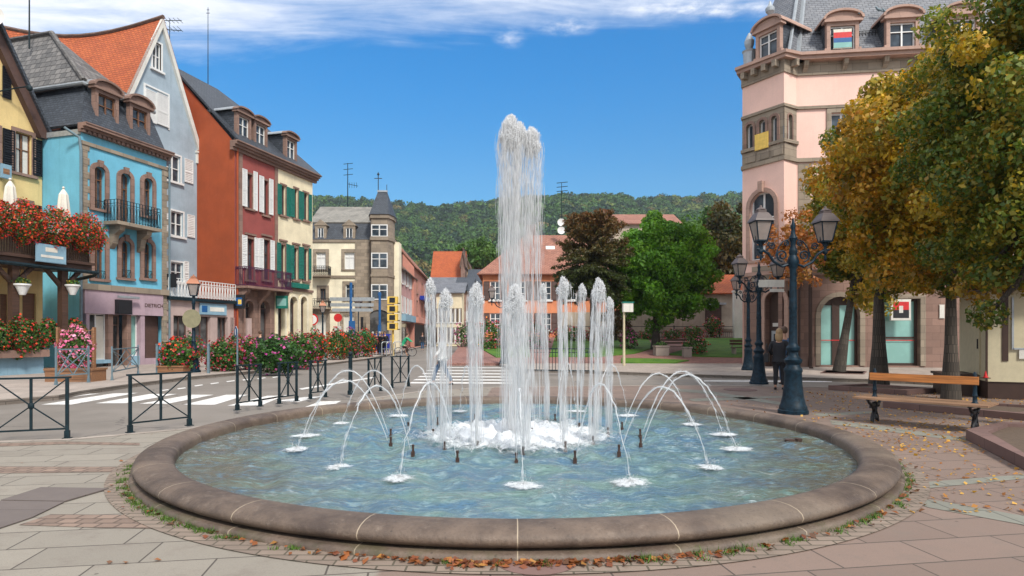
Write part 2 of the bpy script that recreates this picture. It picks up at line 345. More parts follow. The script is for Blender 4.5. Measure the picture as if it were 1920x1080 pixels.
def waterm():
    m, t = newmat('pool_water'); v = OBJ(t)
    st = t.n('ShaderNodeMapping', {'Vector': v, 'Scale': (1, 2.1, 1)}).outputs[0]
    a = t.noise(st, 1.1, 5, .6, dist=.3); b = t.noise(st, 6.5, 6, .68, dist=.6); c3 = t.noise(st, 17, 5, .65, dist=.5)
    k = t.mix(t.mr(a, .35, .62), (.12,.21,.18), (.055,.135,.21)); k = t.mix(t.mr(b, .46, .68, 0, .65), k, (.27,.38,.37)); k = t.mix(t.mr(c3, .52, .70, 0, .7), k, (.03,.06,.055))
    s = t.n('ShaderNodeSeparateXYZ', {0: v}).outputs
    rad = t.math('SQRT', t.math('ADD', t.math('MULTIPLY', s[0], s[0]), t.math('MULTIPLY', s[1], s[1])))
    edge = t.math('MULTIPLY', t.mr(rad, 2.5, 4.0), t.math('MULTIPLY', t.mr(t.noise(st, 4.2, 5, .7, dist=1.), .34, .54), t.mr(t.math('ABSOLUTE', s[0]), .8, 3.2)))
    k = t.mix(t.math('MULTIPLY', edge, .85), k, (.085,.07,.03))  # brown reflections painted into the colour near the pool's left and right edges
    fo = t.math('MULTIPLY', t.mr(t.noise(st, 5.0, 8, .76, dist=1.6), .53, .66), t.math('MAXIMUM', t.mr(t.noise(v, .6, 3), .48, .64), t.math('MULTIPLY', t.mr(rad, 4.1, 4.36), .9)))
    k = t.mix(t.math('MULTIPLY', fo, .75), k, (.62,.70,.72))
    h = t.math('ADD', t.math('MULTIPLY', b, .8), t.math('MULTIPLY', c3, .4))
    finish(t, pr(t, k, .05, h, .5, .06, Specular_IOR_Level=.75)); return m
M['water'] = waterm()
def foamm(name, r0, r1, scale=5., lo=.42, hi=.62, k=1.):
    m, t = newmat(name); v = OBJ(t); s = t.n('ShaderNodeSeparateXYZ', {0: v}).outputs
    rad = t.math('SQRT', t.math('ADD', t.math('MULTIPLY', s[0], s[0]), t.math('MULTIPLY', s[1], s[1])))
    n = t.noise(v, scale, 7, .72, dist=.8)
    f = t.math('ADD', n, t.mr(rad, r0, r1, .30, -.45))
    a = t.math('MULTIPLY', t.mr(f, lo, hi), k)
    finish(t, pr(t, (.86,.89,.91), .6, n, .8, .06, Alpha=a)); return m
M['foam'] = foamm('churned_foam', .5, 2.4, 6.5, .38, .80, .85); M['splash'] = foamm('splash_foam', .02, .42, 11., .44, .80, .75)
def jetm(name, alpha, c=(.99,.995,1.)):
    m, t = newmat(name); nn = t.n('ShaderNodeVectorMath', {0: t.n('ShaderNodeVectorMath', {0: t.n('ShaderNodeNewGeometry').outputs['Normal'], 1: (0,-.5,.8)}, operation='ADD').outputs[0]}, operation='NORMALIZE').outputs[0]
    d = t.n('ShaderNodeBsdfDiffuse', {'Color': (*c, 1)}).outputs[0]; tl = t.n('ShaderNodeBsdfTranslucent', {'Color': (*c, 1)}).outputs[0]
    gl = t.n('ShaderNodeBsdfGlossy', {'Color': (1,1,1,1), 'Roughness': .3}).outputs[0]
    x = t.n('ShaderNodeMixShader', {0: .5, 1: d, 2: tl}).outputs[0]; x = t.n('ShaderNodeMixShader', {0: .06, 1: x, 2: gl}).outputs[0]
    tr = t.n('ShaderNodeBsdfTransparent').outputs[0]
    finish(t, t.n('ShaderNodeMixShader', {0: alpha, 1: tr, 2: x}).outputs[0]); return m
M['spray'] = jetm('falling_spray', .34); M['jet'] = jetm('clear_jet', .5); M['spray_thin'] = jetm('thin_spray', .28)

# ---------------------------------------------------------------- building helpers
def wall(mb, u0, u1, z0, z1, w, ops=(), rev=.22):
    """front wall at local y=w with real openings (u0,u1,z0,z1,rise) and their reveals"""
    us = sorted({u0, u1, *[min(max(o[i],u0),u1) for o in ops for i in (0,1)]}); zs = sorted({z0, z1, *[min(max(o[i],z0),z1) for o in ops for i in (2,3)]})
    for i in range(len(us)-1):
        for j in range(len(zs)-1):
            a, b, c, d = us[i], us[i+1], zs[j], zs[j+1]
            if b-a < 1e-5 or d-c < 1e-5: continue
            um, zm = (a+b)/2, (c+d)/2
            if any(o[0] < um < o[1] and o[2] < zm < o[3] for o in ops): continue
            mb.poly([(a,w,c),(b,w,c),(b,w,d),(a,w,d)])
    for o in ops:
        a, b, c, d = o[:4]; r = o[4] if len(o) > 4 else 0; zs_ = d-r
        mb.poly([(a,w,c),(a,w,zs_),(a,w+rev,zs_),(a,w+rev,c)]); mb.poly([(b,w,zs_),(b,w,c),(b,w+rev,c),(b,w+rev,zs_)]); mb.poly([(a,w,c),(a,w+rev,c),(b,w+rev,c),(b,w,c)])
        P = arch(a, b, zs_, r)
        for p, q in zip(P[:-1], P[1:]):
            mb.poly([(p[0],w,p[1]),(q[0],w,q[1]),(q[0],w+rev,q[1]),(p[0],w+rev,p[1])])
            if r: mb.poly([(p[0],w,p[1]),(q[0],w,q[1]),(q[0],w,d),(p[0],w,d)])
def arch(a, b, zs, r, n=10):
    if not r: return [(a,zs),(b,zs)]
    c, h = (a+b)/2, (b-a)/2
    return [(c-h*math.cos(math.pi*i/n), zs+r*math.sin(math.pi*i/n)) for i in range(n+1)]
def surround(mb, a, b, c, d, r, t, w, pr_, top=0.):
    zs = d-r; inn = [(a,c)]+arch(a,b,zs,r)+[(b,c)]; out = [(a-t,c)]+arch(a-t,b+t,zs if r else zs+t,(r+t) if r else 0)+[(b+t,c)]
    for i in range(len(inn)-1):
        p, q, P, Q = inn[i], inn[i+1], out[i], out[i+1]
        mb.poly([(P[0],w-pr_,P[1]),(p[0],w-pr_,p[1]),(q[0],w-pr_,q[1]),(Q[0],w-pr_,Q[1])])
        mb.poly([(p[0],w-pr_,p[1]),(p[0],w,p[1]),(q[0],w,q[1]),(q[0],w-pr_,q[1])])
        mb.poly([(P[0],w-pr_,P[1]),(Q[0],w-pr_,Q[1]),(Q[0],w,Q[1]),(P[0],w,P[1])])
    if top: mb.box(a-t-top, b+t+top, w-pr_-top, w, d+t+.10, d+t+.22)
def frame_mb(a, b, c, d, w, ft=.06, nm=1, tr=(), depth=.05):
    mb = MB(); mb.box(a,a+ft,w,w+depth,c,d).box(b-ft,b,w,w+depth,c,d).box(a+ft,b-ft,w,w+depth,d-ft,d).box(a+ft,b-ft,w,w+depth,c,c+ft)
    for i in range(1, nm+1):
        x = a+(b-a)*i/(nm+1); mb.box(x-ft*.55,x+ft*.55,w-.008,w+depth-.004,c+ft,d-ft)
    for k in tr: z = c+(d-c)*k; mb.box(a+ft,b-ft,w-.005,w+depth-.008,z-ft*.35,z+ft*.35)
    return mb
def window(root, r, w=0, fm='white', gm='glass', sm=None, rise=0, st=.14, sp=.05, nm=1, tr=(.68,), sill=True, top=0., ft=.06, curtain=0, rec=.13):
    """window frame (part) with its pane, surround and sill (sub-parts); returns the opening"""
    a, b, c, d = r
    f = frame_mb(a, b, c, d, w+rec, ft, nm, tr).build('window', M[fm], root)
    MB().box(a+.01, b-.01, w+rec+.055, w+rec+.07, c+.01, d-.01).build('pane', M[gm], f)
    if curtain:
        k = MB(); ww = (b-a)*.3
        for x0 in (a+ft, b-ft-ww): k.box(x0, x0+ww, w+rec+.03, w+rec+.04, c+ft, d-ft)
        k.build('curtain', M['curtain'], f)
    if sm:
        s = MB(); surround(s, a, b, c, d, rise, st, w, sp, top); s.build('surround', M[sm], f)
    if sill: MB().box(a-.12-(st if sm else 0)*.6, b+.12+(st if sm else 0)*.6, w-.13, w+rec, c-.12, c).build('sill', M[sm or fm], f)
    return (a, b, c, d, rise)
def shutter(root, a, b, c, d, w, mat):
    mb = MB(); t = .05; mb.box(a,a+t,w-.05,w-.01,c,d).box(b-t,b,w-.05,w-.01,c,d).box(a+t,b-t,w-.05,w-.01,d-t,d).box(a+t,b-t,w-.05,w-.01,c,c+t)
    zm = c+(d-c)*.45; mb.box(a+t,b-t,w-.05,w-.01,zm-.04,zm+.04); mb.box(a+t,b-t,w-.020,w-.012,c+t,d-t)
    n = max(6, int((d-c)/.11)); z = c+t
    for i in range(n):
        z = c+t+(d-c-2*t)*(i+.5)/n; mb.add([(a+t,w-.045,z-.03),(b-t,w-.045,z-.03),(b-t,w-.015,z+.035),(a+t,w-.015,z+.035)], [(0,1,2,3)])
    mb.build('shutter', M[mat], root)
def cornice(root, u0, u1, z, w, mat, steps=((.10,.12),(.22,.12),(.34,.14)), dent=0, ret=.0, name='cornice'):
    mb = MB(); zz = z
    for p, h in steps: mb.box(u0-ret*(p/.3), u1+ret*(p/.3), w-p, w+.05, zz, zz+h); zz += h
    if dent:
        n = int((u1-u0)/dent)
        for i in range(n): x = u0+(i+.5)*(u1-u0)/n; mb.box(x-dent*.28, x+dent*.28, w-.2, w-.1, z-.001, z+.13)
    return mb.build(name, M[mat], root)
def quoins(root, u0, u1, z0, z1, w, mat, h=.32, p=.03):
    mb = MB(); z = z0; i = 0
    while z < z1-.05:
        e = .09 if i % 2 else 0; mb.box(u0-(e if u0>u1 else 0), u1+e, w-p-(.004 if i%2 else 0), w+.02, z+.006, min(z+h, z1)-.006); z += h; i += 1
    mb.build('quoins', M[mat], root)
def railing(root, pts, h, mat, z=0, gap=.11, r=.009, scroll=False, name='railing', top=.02):
    mb = MB()
    for a, b in zip(pts[:-1], pts[1:]):
        a3, b3 = Vector((*a, z)), Vector((*b, z)); L = (b3-a3).length
        for zz in (.06, h*.82 if scroll else h-.09, h): mb.bar(a3+Vector((0,0,zz)), b3+Vector((0,0,zz)), top)
        n = max(2, int(L/gap)); d = (b3-a3)/n
        for i in range(n+1): mb.bar(a3+d*i+Vector((0,0,.0)), a3+d*i+Vector((0,0,h)), r*2)
        if scroll:
            for i in range(n):
                c = a3+d*(i+.5); q = [c+d.normalized()*(gap*.42*math.cos(t)*(1-.05*k))+Vector((0,0,h*.42+h*.34*math.sin(t))) for k, t in enumerate([j*math.pi/5 for j in range(11)])]
                mb.tube(q, r*.9, 4, False)
    return mb.build(name, M[mat], root)
# ---------------------------------------------------------------- foliage
def mesh_np(name, V, F, mat, parent=None, tint=None, smooth=False):
    me = bpy.data.meshes.new(name); n = F.shape[1]
    me.vertices.add(len(V)); me.vertices.foreach_set('co', V.astype(np.float32).ravel())
    me.loops.add(F.size); me.loops.foreach_set('vertex_index', F.astype(np.int32).ravel())
    me.polygons.add(len(F)); me.polygons.foreach_set('loop_start', np.arange(0, F.size, n, dtype=np.int32)); me.polygons.foreach_set('loop_total', np.full(len(F), n, dtype=np.int32))
    if smooth: me.polygons.foreach_set('use_smooth', np.ones(len(F), dtype=bool))
    me.update(calc_edges=True)
    if tint is not None:
        a = me.color_attributes.new('tint', 'FLOAT_COLOR', 'POINT'); a.data.foreach_set('color', np.c_[tint, np.ones(len(tint))].astype(np.float32).ravel())
    me.materials.append(mat); o = bpy.data.objects.new(name, me); C.objects.link(o)
    if parent: o.parent = parent
    return o
def leaves(P, size, tint, outward=None, aspect=.7, droop=0.):
    """one small folded leaf face per point"""
    n = len(P); a = rng.normal(size=(n,3)); 
    if outward is not None: nrm = outward + .75*rng.normal(size=(n,3))
    else: nrm = rng.normal(size=(n,3))
    nrm /= np.linalg.norm(nrm,axis=1,keepdims=True)+1e-9
    a[:,2] -= droop*2; a -= nrm*(a*nrm).sum(1,keepdims=True); a /= np.linalg.norm(a,axis=1,keepdims=True)+1e-9
    b = np.cross(nrm, a); s = (size*rng.uniform(.45,1.5,n))[:,None]
    V = np.stack([P-a*s*.55, P+b*s*aspect*.5+nrm*s*.12, P+a*s*.55, P-b*s*aspect*.5+nrm*s*.12], 1).reshape(-1,3)
    return V, np.arange(n*4).reshape(-1,4), np.repeat(tint, 4, axis=0)
def pick(cols, wts, n, var=.25):
    c = np.array(cols)[rng.choice(len(cols), n, p=np.array(wts)/sum(wts))]; return np.clip(c*rng.uniform(1-var,1+var,(n,1)), 0, 1)
def clump_points(centres, radii, per, flat=.8):
    P = []; O = []
    for c, r in zip(centres, radii):
        d = rng.normal(size=(per,3)); d /= np.linalg.norm(d,axis=1,keepdims=True)
        q = d*(r*rng.uniform(.35,1.08,(per,1))**.6); q[:,2] *= flat; P.append(np.array(c)+q); O.append(d)
    return np.concatenate(P), np.concatenate(O)
def crown_centres(c, rad, n, inner=.45, power=.5, lump=.12, zmin=-1.):
    c = np.array(c); out = []
    while len(out) < n:
        d = rng.normal(size=3); d /= np.linalg.norm(d)
        if d[2] < zmin: continue
        k = inner+(1-inner)*rng.random()**power; k *= 1+lump*rng.normal(); out.append(c+d*np.array(rad)*k)
    return np.array(out)
def trunk(root, pts, r0, r1, branches=(), mat='bark'):
    mb = MB(); n = len(pts); rr = [r0+(r1-r0)*i/(n-1) for i in range(n)]; rr[0] *= 1.35; mb.tube(pts, rr, 10)
    for a, b, ra in branches:
        a, b = Vector(a), Vector(b); mid = (a+b)/2+Vector((random.uniform(-.1,.1),random.uniform(-.1,.1),-.12*(b-a).length*.5)); mb.tube([a, mid, b], [ra, ra*.7, ra*.3], 6)
    mb.build('trunk', M[mat], root, smooth=True)
def tree(name, label, loc, h0, c, rad, nclump, rclump, per, size, cols, wts, tr=.15, group=None, sidecols=None, branches=7, inner=.5, droop=.3, lean=(0,0), cat='tree', zmin=-1., noisecol=None):
    root = thing(name, label, cat, (loc[0], loc[1], loc[2] if len(loc) > 2 else 0), 0, group)
    cc = crown_centres(c, rad, nclump, inner=inner, zmin=zmin); rr = rclump*rng.uniform(.7,1.3,nclump)
    P, O = clump_points(cc, rr, per)
    cl = np.repeat(np.arange(nclump), per); n = len(P)
    base = pick(cols, wts, n, .25)
    cb = pick(cols, wts, nclump, .2)[cl]
    t = .5*base+.5*cb
    if noisecol: t = noisecol(P, t)
    V, F, T = leaves(P, size, t, O, droop=droop)
    mesh_np('crown', V, F, M['leaf'], root, T)
    top = Vector(c); z0 = Vector((lean[0], lean[1], h0))
    br = []
    for i in range(branches):
        b = Vector(cc[random.randrange(nclump)]); a = z0.lerp(top, random.uniform(0,.6)); br.append((a, b, tr*.42))
    trunk(root, [(0,0,0), (lean[0]*.5,lean[1]*.5,h0*.5), z0, top], tr, tr*.45, br)
    return root
GREEN = [(.05,.125,.018),(.08,.19,.025),(.035,.09,.015)]
RED = [(.75,.035,.015),(.85,.10,.02),(.55,.015,.02)]; PINK = [(.75,.16,.34),(.80,.36,.50)]; MAG = [(.45,.05,.28),(.55,.09,.30)]; DRED = [(.48,.03,.04),(.36,.03,.03)]
def bush_np(P0, n, rad, cols, size, flat=1., shell=.5):
    d = rng.normal(size=(n,3)); d /= np.linalg.norm(d,axis=1,keepdims=True)
    k = (shell+(1-shell)*rng.random((n,1)))*(1+.13*np.sin(d[:,:1]*7+d[:,2:3]*9)); P = np.array(P0)+d*k*np.array(rad); return P, d
def flower_bush(name, label, loc, rad, fl, nf=260, n=1500, size=.075, group=None, cat='flower bush', planter=None, leafcols=None, fs=.06, z=None):
    root = thing(name, label, cat, (loc[0], loc[1], 0), 0, group); zc = z if z else rad[2]*.95
    P, d = bush_np((0,0,zc), n, rad, None, size); P[:,2] = np.maximum(P[:,2], .04)
    V, F, T = leaves(P, size, pick(leafcols or GREEN, [1]*len(leafcols or GREEN), n, .35), d); mesh_np('foliage', V, F, M['leaf'], root, T)
    if nf:
        P, d = bush_np((0,0,zc), nf, tuple(r*1.05 for r in rad), None, size, shell=.9); V, F, T = leaves(P, fs, pick(fl, [1]*len(fl), nf, .3), d, aspect=1.); mesh_np('flowers', V, F, M['petal'], root, T)['kind'] = 'stuff'
    if planter:
        mb = MB(); a, h = planter; mb.box(-a,a,-a,a,.0,h).box(-a-.03,a+.03,-a-.03,a+.03,h-.06,h+.002); mb.build('planter_box', M['wood_box'], root)
    return root
# ---------------------------------------------------------------- ground, roads, paving
ZR, ZS = -.07, .05
def sheet(name, pts, z, mat, th=.0, kind='structure'):
    mb = MB(); P = [(p[0], p[1]) for p in pts]
    a = sum(P[i][0]*P[(i+1)%len(P)][1]-P[(i+1)%len(P)][0]*P[i][1] for i in range(len(P)))
    if a < 0: P = P[::-1]
    if th: mb.prism(P, z-th, z)
    else: mb.poly([(x,y,z) for x,y in P])
    return tag(mb.build(name, M[mat]), kind=kind)
def ribbon(name, pts, z, wid, mat, th=.13, side=1):
    mb = MB(); n = len(pts); off = []
    for i in range(n):
        a = Vector(pts[max(0,i-1)]); b = Vector(pts[min(n-1,i+1)]); d = (b-a).normalized(); off.append((pts[i][0]-d.y*wid*side, pts[i][1]+d.x*wid*side))
    for i in range(n-1):
        a, b, c, d = pts[i], pts[i+1], off[i+1], off[i]
        q = [a,b,c,d] if side > 0 else [d,c,b,a]
        mb.prism(q, z-th, z)
    return tag(mb.build(name, M[mat]), kind='structure')
mb = MB(); mb.poly([(-2500,-60,-.12),(2500,-60,-.12),(2500,2500,-.12),(-2500,2500,-.12)]); struct('ground', mb, M['soil'])
sheet('road', [(-60,-40),(60,-40),(60,150),(-60,150)], ZR, 'asphalt')
PE = [G(*p) for p in [(-700,872),(0,827),(126,823),(340,804),(480,785),(600,765),(700,746),(790,733),(950,725),(1300,722),(1550,726),(1700,731),(2300,748)]]
plz = [(-14,PE[0][1])]+PE+[(26,PE[-1][1]),(26,-6),(-14,-6)]
sheet('plaza', plz, 0, 'paving', .12)
ribbon('plaza_kerb', PE, .006, .16, 'kerb', .14, -1)
# left pavement
KL = [G(px,py,ZS) for px,py in [(-900,815),(-300,775),(0,750),(110,741),(150,733),(228,722),(346,707),(448,698),(560,687),(690,672),(725,665),(755,658),(790,650),(835,643),(862,638)]]
sheet('pavement', KL+[(-13,400/3),(-60,120),(-60,18)], ZS, 'sidewalk', .12)
ribbon('kerb', KL, ZS+.004, .18, 'kerb', .14, 1)
# far pavement in front of the park and the pink building
KR = [G(px,py,ZS) for px,py in [(885,640),(897,650),(915,668),(940,684),(985,692),(1160,697),(1340,703),(1500,707),(1700,713),(1900,723),(2200,745)]]
sheet('pavement', KR+[(60,KR[-1][1]),(60,80),(-6,140)], ZS, 'sidewalk', .12)
ribbon('kerb', KR, ZS+.004, .18, 'kerb', .14, 1)
# small road behind the trees on the right: painted line
def gpoly(pts, z=0): return [G(x, y, z) for x, y in pts]
for i, q in enumerate([[(0,741),(0,745.5),(18,745.5),(60,740.5),(50,739.5),(0,739.5)], [(18,755),(143,738.8),(187,738.2),(61,754)], [(77,759),(212,738),(259,736.8),(134,759)], [(179,756.5),(281,739),(332,739),(236,756.5)], [(261,757.5),(358,740.5),(401,740.5),(314,757.5)],
      [(344,759),(424,740.5),(465,740.5),(402,759.5)], [(426,761),(501,742.5),(534,742),(489,761)], [(517,752),(570,745),(607,743),(560,754)], [(560,768),(600,753),(640,752),(610,768)]]):
    sheet('crosswalk_stripe', gpoly(q, ZR), ZR+.006, 'roadpaint')
for i in range(6):
    y = 688.5+5.6*i; x0 = 812-8*i; h = 1.25+.28*i
    sheet('crosswalk_stripe', gpoly([(x0,y),(965,y+.8),(965,y+.8+h),(x0-6,y+h)], ZR), ZR+.006, 'roadpaint')
for i, (px, py) in enumerate([(308,731),(340,727.5),(372,722),(402,718),(432,714),(462,711),(490,708.5),(518,706)]):
    sheet('road_dash', gpoly([(px-8,py+1.2),(px+7,py-.8),(px+9,py+.6),(px-6,py+2.8)], ZR), ZR+.006, 'roadpaint')
for q in ([(1320,713.5),(1560,714.5),(1560,716.6),(1320,715.4)], [(560,729),(700,707),(705,708.3),(566,731)], [(470,752),(535,741),(541,742.6),(476,754)]):
    sheet('road_line', gpoly(q, ZR), ZR+.006, 'roadpaint')
# bands let into the plaza
for q in ([(-300,884),(0,875),(245,876),(245,885),(0,888),(-300,898)], [(-200,838),(120,828),(262,831),(262,835.5),(120,833),(-200,845)], [(35,985),(95,965),(236,966),(285,984),(295,992),(180,990)]):
    sheet('paving_band', gpoly(q), .004, 'band_brown')
for q in ([(1686,908),(1920,890),(2300,862),(2300,880),(1920,898),(1690,921)], [(1688,932),(1750,938),(1920,968),(2100,1002),(2100,1035),(1920,985),(1740,952)], [(1556,788),(1640,797),(1815,822),(1808,828),(1640,806),(1560,796)], [(1240,727),(1330,733),(1480,757),(1475,761),(1320,738),(1235,731)], [(1520,776),(1640,771),(1640,775),(1540,781)], [(1290,748),(1420,744),(1480,742),(1480,745),(1420,748),(1300,753)]):
    sheet('paving_band', gpoly(q), .004, 'band_grey')
FC = (0.05, 8.95)
mb = MB()
for k in range(180):
    a, b = 2*math.pi*k/180, 2*math.pi*(k+1)/180
    mb.poly([(FC[0]+r*math.cos(t), FC[1]+r*math.sin(t), .008) for r, t in ((4.6,a),(5.0,a),(5.0,b),(4.6,b))])
struct('cobble_ring', mb, M['cobble'])
M['cover'] = stone('dark_cover', (.135,.11,.098), .9, .9, .004, .06)
t = thing('utility_cover', 'dark riveted stone and metal access cover set into the beige paving left of the fountain', 'cover')
for i, q in enumerate(([(-60,975),(0,941),(120,943),(60,972),(0,992),(-60,1018)], [(2,940),(77,916),(204,918),(122,942)])):
    mb = MB(); P = gpoly(q); mb.prism(P[::-1], .002, .012+.004*i); mb.build('cover_plate', M['cover'], t)
for (px, py, rr) in ((1388,731,.45),(1005,1049,.3)):
    x, y = G(px,py); t = tag(MB().lathe([(rr,.002),(rr,.011),(rr-.04,.013)], (x,y,0), 24).build('manhole_cover', M['kerb_brown']), 'round dark manhole cover in the reddish paving behind the basin' if px > 1100 else 'small round drain cover at the foot of the basin', 'manhole cover')
# ---------------------------------------------------------------- park terrain
def zp(y): return max(ZS+.01, .12+(y-33)*.088) if y < 47 else 1.352
def Gp(px, py, dz=0.0):
    Y = min(max((CZ-.12+33*.088-dz)/(.088+(py-HY)/FP), 20), 46.9)
    return ((px-960)/FP*Y, Y, zp(Y)+dz)
def slope(name, x0, x1, y0, y1, dz, mat, edge=.0):
    mb = MB(); n = 14
    for i in range(n):
        a, b = y0+(y1-y0)*i/n, y0+(y1-y0)*(i+1)/n
        mb.poly([(x0,a,zp(a)+dz),(x1,a,zp(a)+dz),(x1,b,zp(b)+dz),(x0,b,zp(b)+dz)])
    mb.poly([(x0,y0,-.1),(x1,y0,-.1),(x1,y0,zp(y0)+dz),(x0,y0,zp(y0)+dz)])
    return tag(mb.build(name, M[mat]), kind='structure')
slope('park_path', -3.5, 34, 32.4, 60, 0, 'brickpath')
def lawn(name, pts, dz):
    q = [Gp(px,py,dz) for px,py in pts]; mb = MB(); n = len(q); mb.add([(x,y,z) for x,y,z in q]+[(x,y,z-.15) for x,y,z in q], [tuple(range(n))]+[(i,n+i,n+(i+1)%n,(i+1)%n) for i in range(n)]); return tag(mb.build(name, M['grass']), kind='structure')
lawn('lawn', [(1250,664),(1292,652),(1320,633.5),(1420,633.5),(1500,640),(1500,665),(1400,669),(1320,668)], .05)
lawn('lawn', [(1165,671),(1230,672),(1292,675),(1265,680),(1165,679)], .05)
lawn('lawn', [(1040,634),(1215,634),(1225,652),(1190,662),(1120,668),(1030,668)], .05)
lawn('lawn', [(880,640),(990,640),(995,668),(930,669)], .05)
# ---------------------------------------------------------------- wooded hills
RX = [(-600,330),(300,352),(560,372),(660,380),(735,387),(790,390),(830,393),(870,389),(900,386),(960,377),(1060,372),(1120,374),(1160,372),(1200,379),(1240,376),(1290,374),(1385,373),(1500,368),(1700,360),(2500,350)]
def hillz(x, y):
    px = 960+FP*x/np.maximum(y,1.); ry = np.interp(px, [a for a,b in RX], [b for a,b in RX])
    top = (HY-ry)/FP*620.
    s = np.clip((y-190)/430., 0, 1); bump = 5*np.sin(x*.021+y*.013)+4*np.sin(x*.043-y*.027+1)
    z = top*(s**1.15)*(1-.0*s)+bump*np.sin(np.pi*np.clip(s,0,1))
    return np.where(y > 620, top-(y-620)*.12, z)-1.2
xs = np.linspace(-700,800,90); ys = np.linspace(185,900,60); XX, YY = np.meshgrid(xs, ys); ZZ = hillz(XX, YY)
V = np.stack([XX,YY,ZZ],-1).reshape(-1,3); ii = np.arange(59)[:,None]*90+np.arange(89)[None]; F = np.stack([ii,ii+1,ii+91,ii+90],-1).reshape(-1,4)
m_, t_ = newmat('hill_ground'); finish(t_, pr(t_, t_.mix(t_.noise(OBJ(t_), .05, 4), (.02,.045,.012), (.04,.07,.02)), .95)); M['hillg'] = m_
tag(mesh_np('hill', V, F, M['hillg'], None, None, True), kind='structure')
def ico(n):
    import bmesh
    b = bmesh.new(); bmesh.ops.create_icosphere(b, subdivisions=n, radius=1); V = np.array([v.co[:] for v in b.verts]); F = np.array([[v.index for v in f.verts] for f in b.faces]); b.free(); return V, F
IV, IF = ico(1)
def forest(name, pts, r0, r1, cols, wts, per=110):
    n = len(pts); k = len(IV); rad = rng.uniform(r0, r1, n); cc = pick(cols, wts, n, .25)
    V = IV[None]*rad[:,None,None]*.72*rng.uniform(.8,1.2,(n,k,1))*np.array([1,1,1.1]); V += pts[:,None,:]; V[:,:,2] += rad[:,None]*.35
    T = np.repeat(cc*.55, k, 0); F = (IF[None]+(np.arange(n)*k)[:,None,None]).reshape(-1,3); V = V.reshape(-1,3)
    d = rng.normal(size=(n*per,3)); d /= np.linalg.norm(d,axis=1,keepdims=True); d[:,2] = np.abs(d[:,2])*.9+.0*d[:,2]; rr = np.repeat(rad,per)[:,None]
    P = np.repeat(pts,per,0)+d*rr*rng.uniform(.72,1.08,(n*per,1))*np.array([1,1,1.15]); P[:,2] += rr[:,0]*.35
    V2, F2, T2_ = leaves(P, np.repeat(rad,per)*.30, np.repeat(cc,per,0)*rng.uniform(.75,1.25,(n*per,1)), d, aspect=.9)
    F2 = F2+len(V); F2 = np.vstack([F2[:,[0,1,2]],F2[:,[0,2,3]]])
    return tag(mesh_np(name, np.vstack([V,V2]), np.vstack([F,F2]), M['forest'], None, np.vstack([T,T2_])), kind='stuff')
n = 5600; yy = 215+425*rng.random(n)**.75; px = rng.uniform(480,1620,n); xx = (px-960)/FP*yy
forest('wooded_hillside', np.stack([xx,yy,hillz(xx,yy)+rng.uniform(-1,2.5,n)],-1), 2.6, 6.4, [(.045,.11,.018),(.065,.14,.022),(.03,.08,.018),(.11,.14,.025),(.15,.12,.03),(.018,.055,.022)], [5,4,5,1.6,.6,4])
n = 700; yy = rng.uniform(150,215,n); px = rng.uniform(850,1560,n); xx = (px-960)/FP*yy
forest('valley_trees', np.stack([xx,yy,rng.uniform(1.5,9,n)+(yy-150)*.12],-1), 2.2, 3.8, [(.06,.14,.015),(.08,.16,.02),(.035,.10,.015)], [3,2,2])
# ---------------------------------------------------------------- fountain
fo = thing('fountain_basin', 'large round brown stone basin with rounded rim holding the blue pool of the fountain', 'fountain', (FC[0],FC[1],0))
rim = [(4.60,.062),(4.70,.070),(4.745,.098),(4.76,.132),(4.745,.163),(4.70,.19),(4.63,.207),(4.55,.212),(4.47,.207),(4.41,.19),(4.375,.165),(4.36,.13),(4.36,-.05)]
base = [(4.79,0),(4.785,.038),(4.755,.052),(4.70,.056),(4.60,.0565),(4.4,.0565)]
def ring(prof, n=256):
    mb = MB(); m = len(prof); vs = [(r*math.cos(2*math.pi*k/n), r*math.sin(2*math.pi*k/n), z) for r,z in prof for k in range(n)]
    mb.add(vs, [(i*n+k, i*n+(k+1)%n, (i+1)*n+(k+1)%n, (i+1)*n+k) for i in range(m-1) for k in range(n)]); return mb
ring(rim).build('rim', M['rim'], fo, smooth='full'); ring(base).build('base_course', M['rim'], fo, smooth='full')
ZW = .065
nr, na = 150, 420; rr = np.linspace(.02, 4.37, nr); aa = np.linspace(0, 2*np.pi, na, endpoint=False); A, Rr = np.meshgrid(aa, rr); X = Rr*np.cos(A); Y = Rr*np.sin(A)
Z = np.zeros_like(X)
for k in range(46):
    lam = rng.uniform(.13, .75); th = rng.uniform(0, 2*np.pi); kk = 2*np.pi/lam; wv = (X*np.cos(th)+Y*np.sin(th))*kk+rng.uniform(0,6.28)+1.5*np.sin(X*1.3+k)+1.5*np.sin(Y*1.7+2*k)
    Z += lam*.0055*np.sin(wv)
Z += .008*np.sin(Rr*16)*np.exp(-((Rr-2.4)/.9)**2)
Z *= 1+1.1*np.exp(-(Rr/1.9)**4); Z *= np.clip((4.38-Rr)*5, .25, 1)
V = np.stack([X,Y,Z],-1).reshape(-1,3); i0 = (np.arange(nr-1)[:,None]*na+np.arange(na)[None]); j0 = (np.arange(nr-1)[:,None]*na+(np.arange(na)[None]+1)%na)
F = np.stack([i0,i0+na,j0+na,j0],-1).reshape(-1,4)[:, ::-1]
F = np.vstack([F]); wo = mesh_np('pool_water', V, F, M['water'], None, None, True); wo.location = (FC[0],FC[1],ZW); tag(wo, kind='structure')
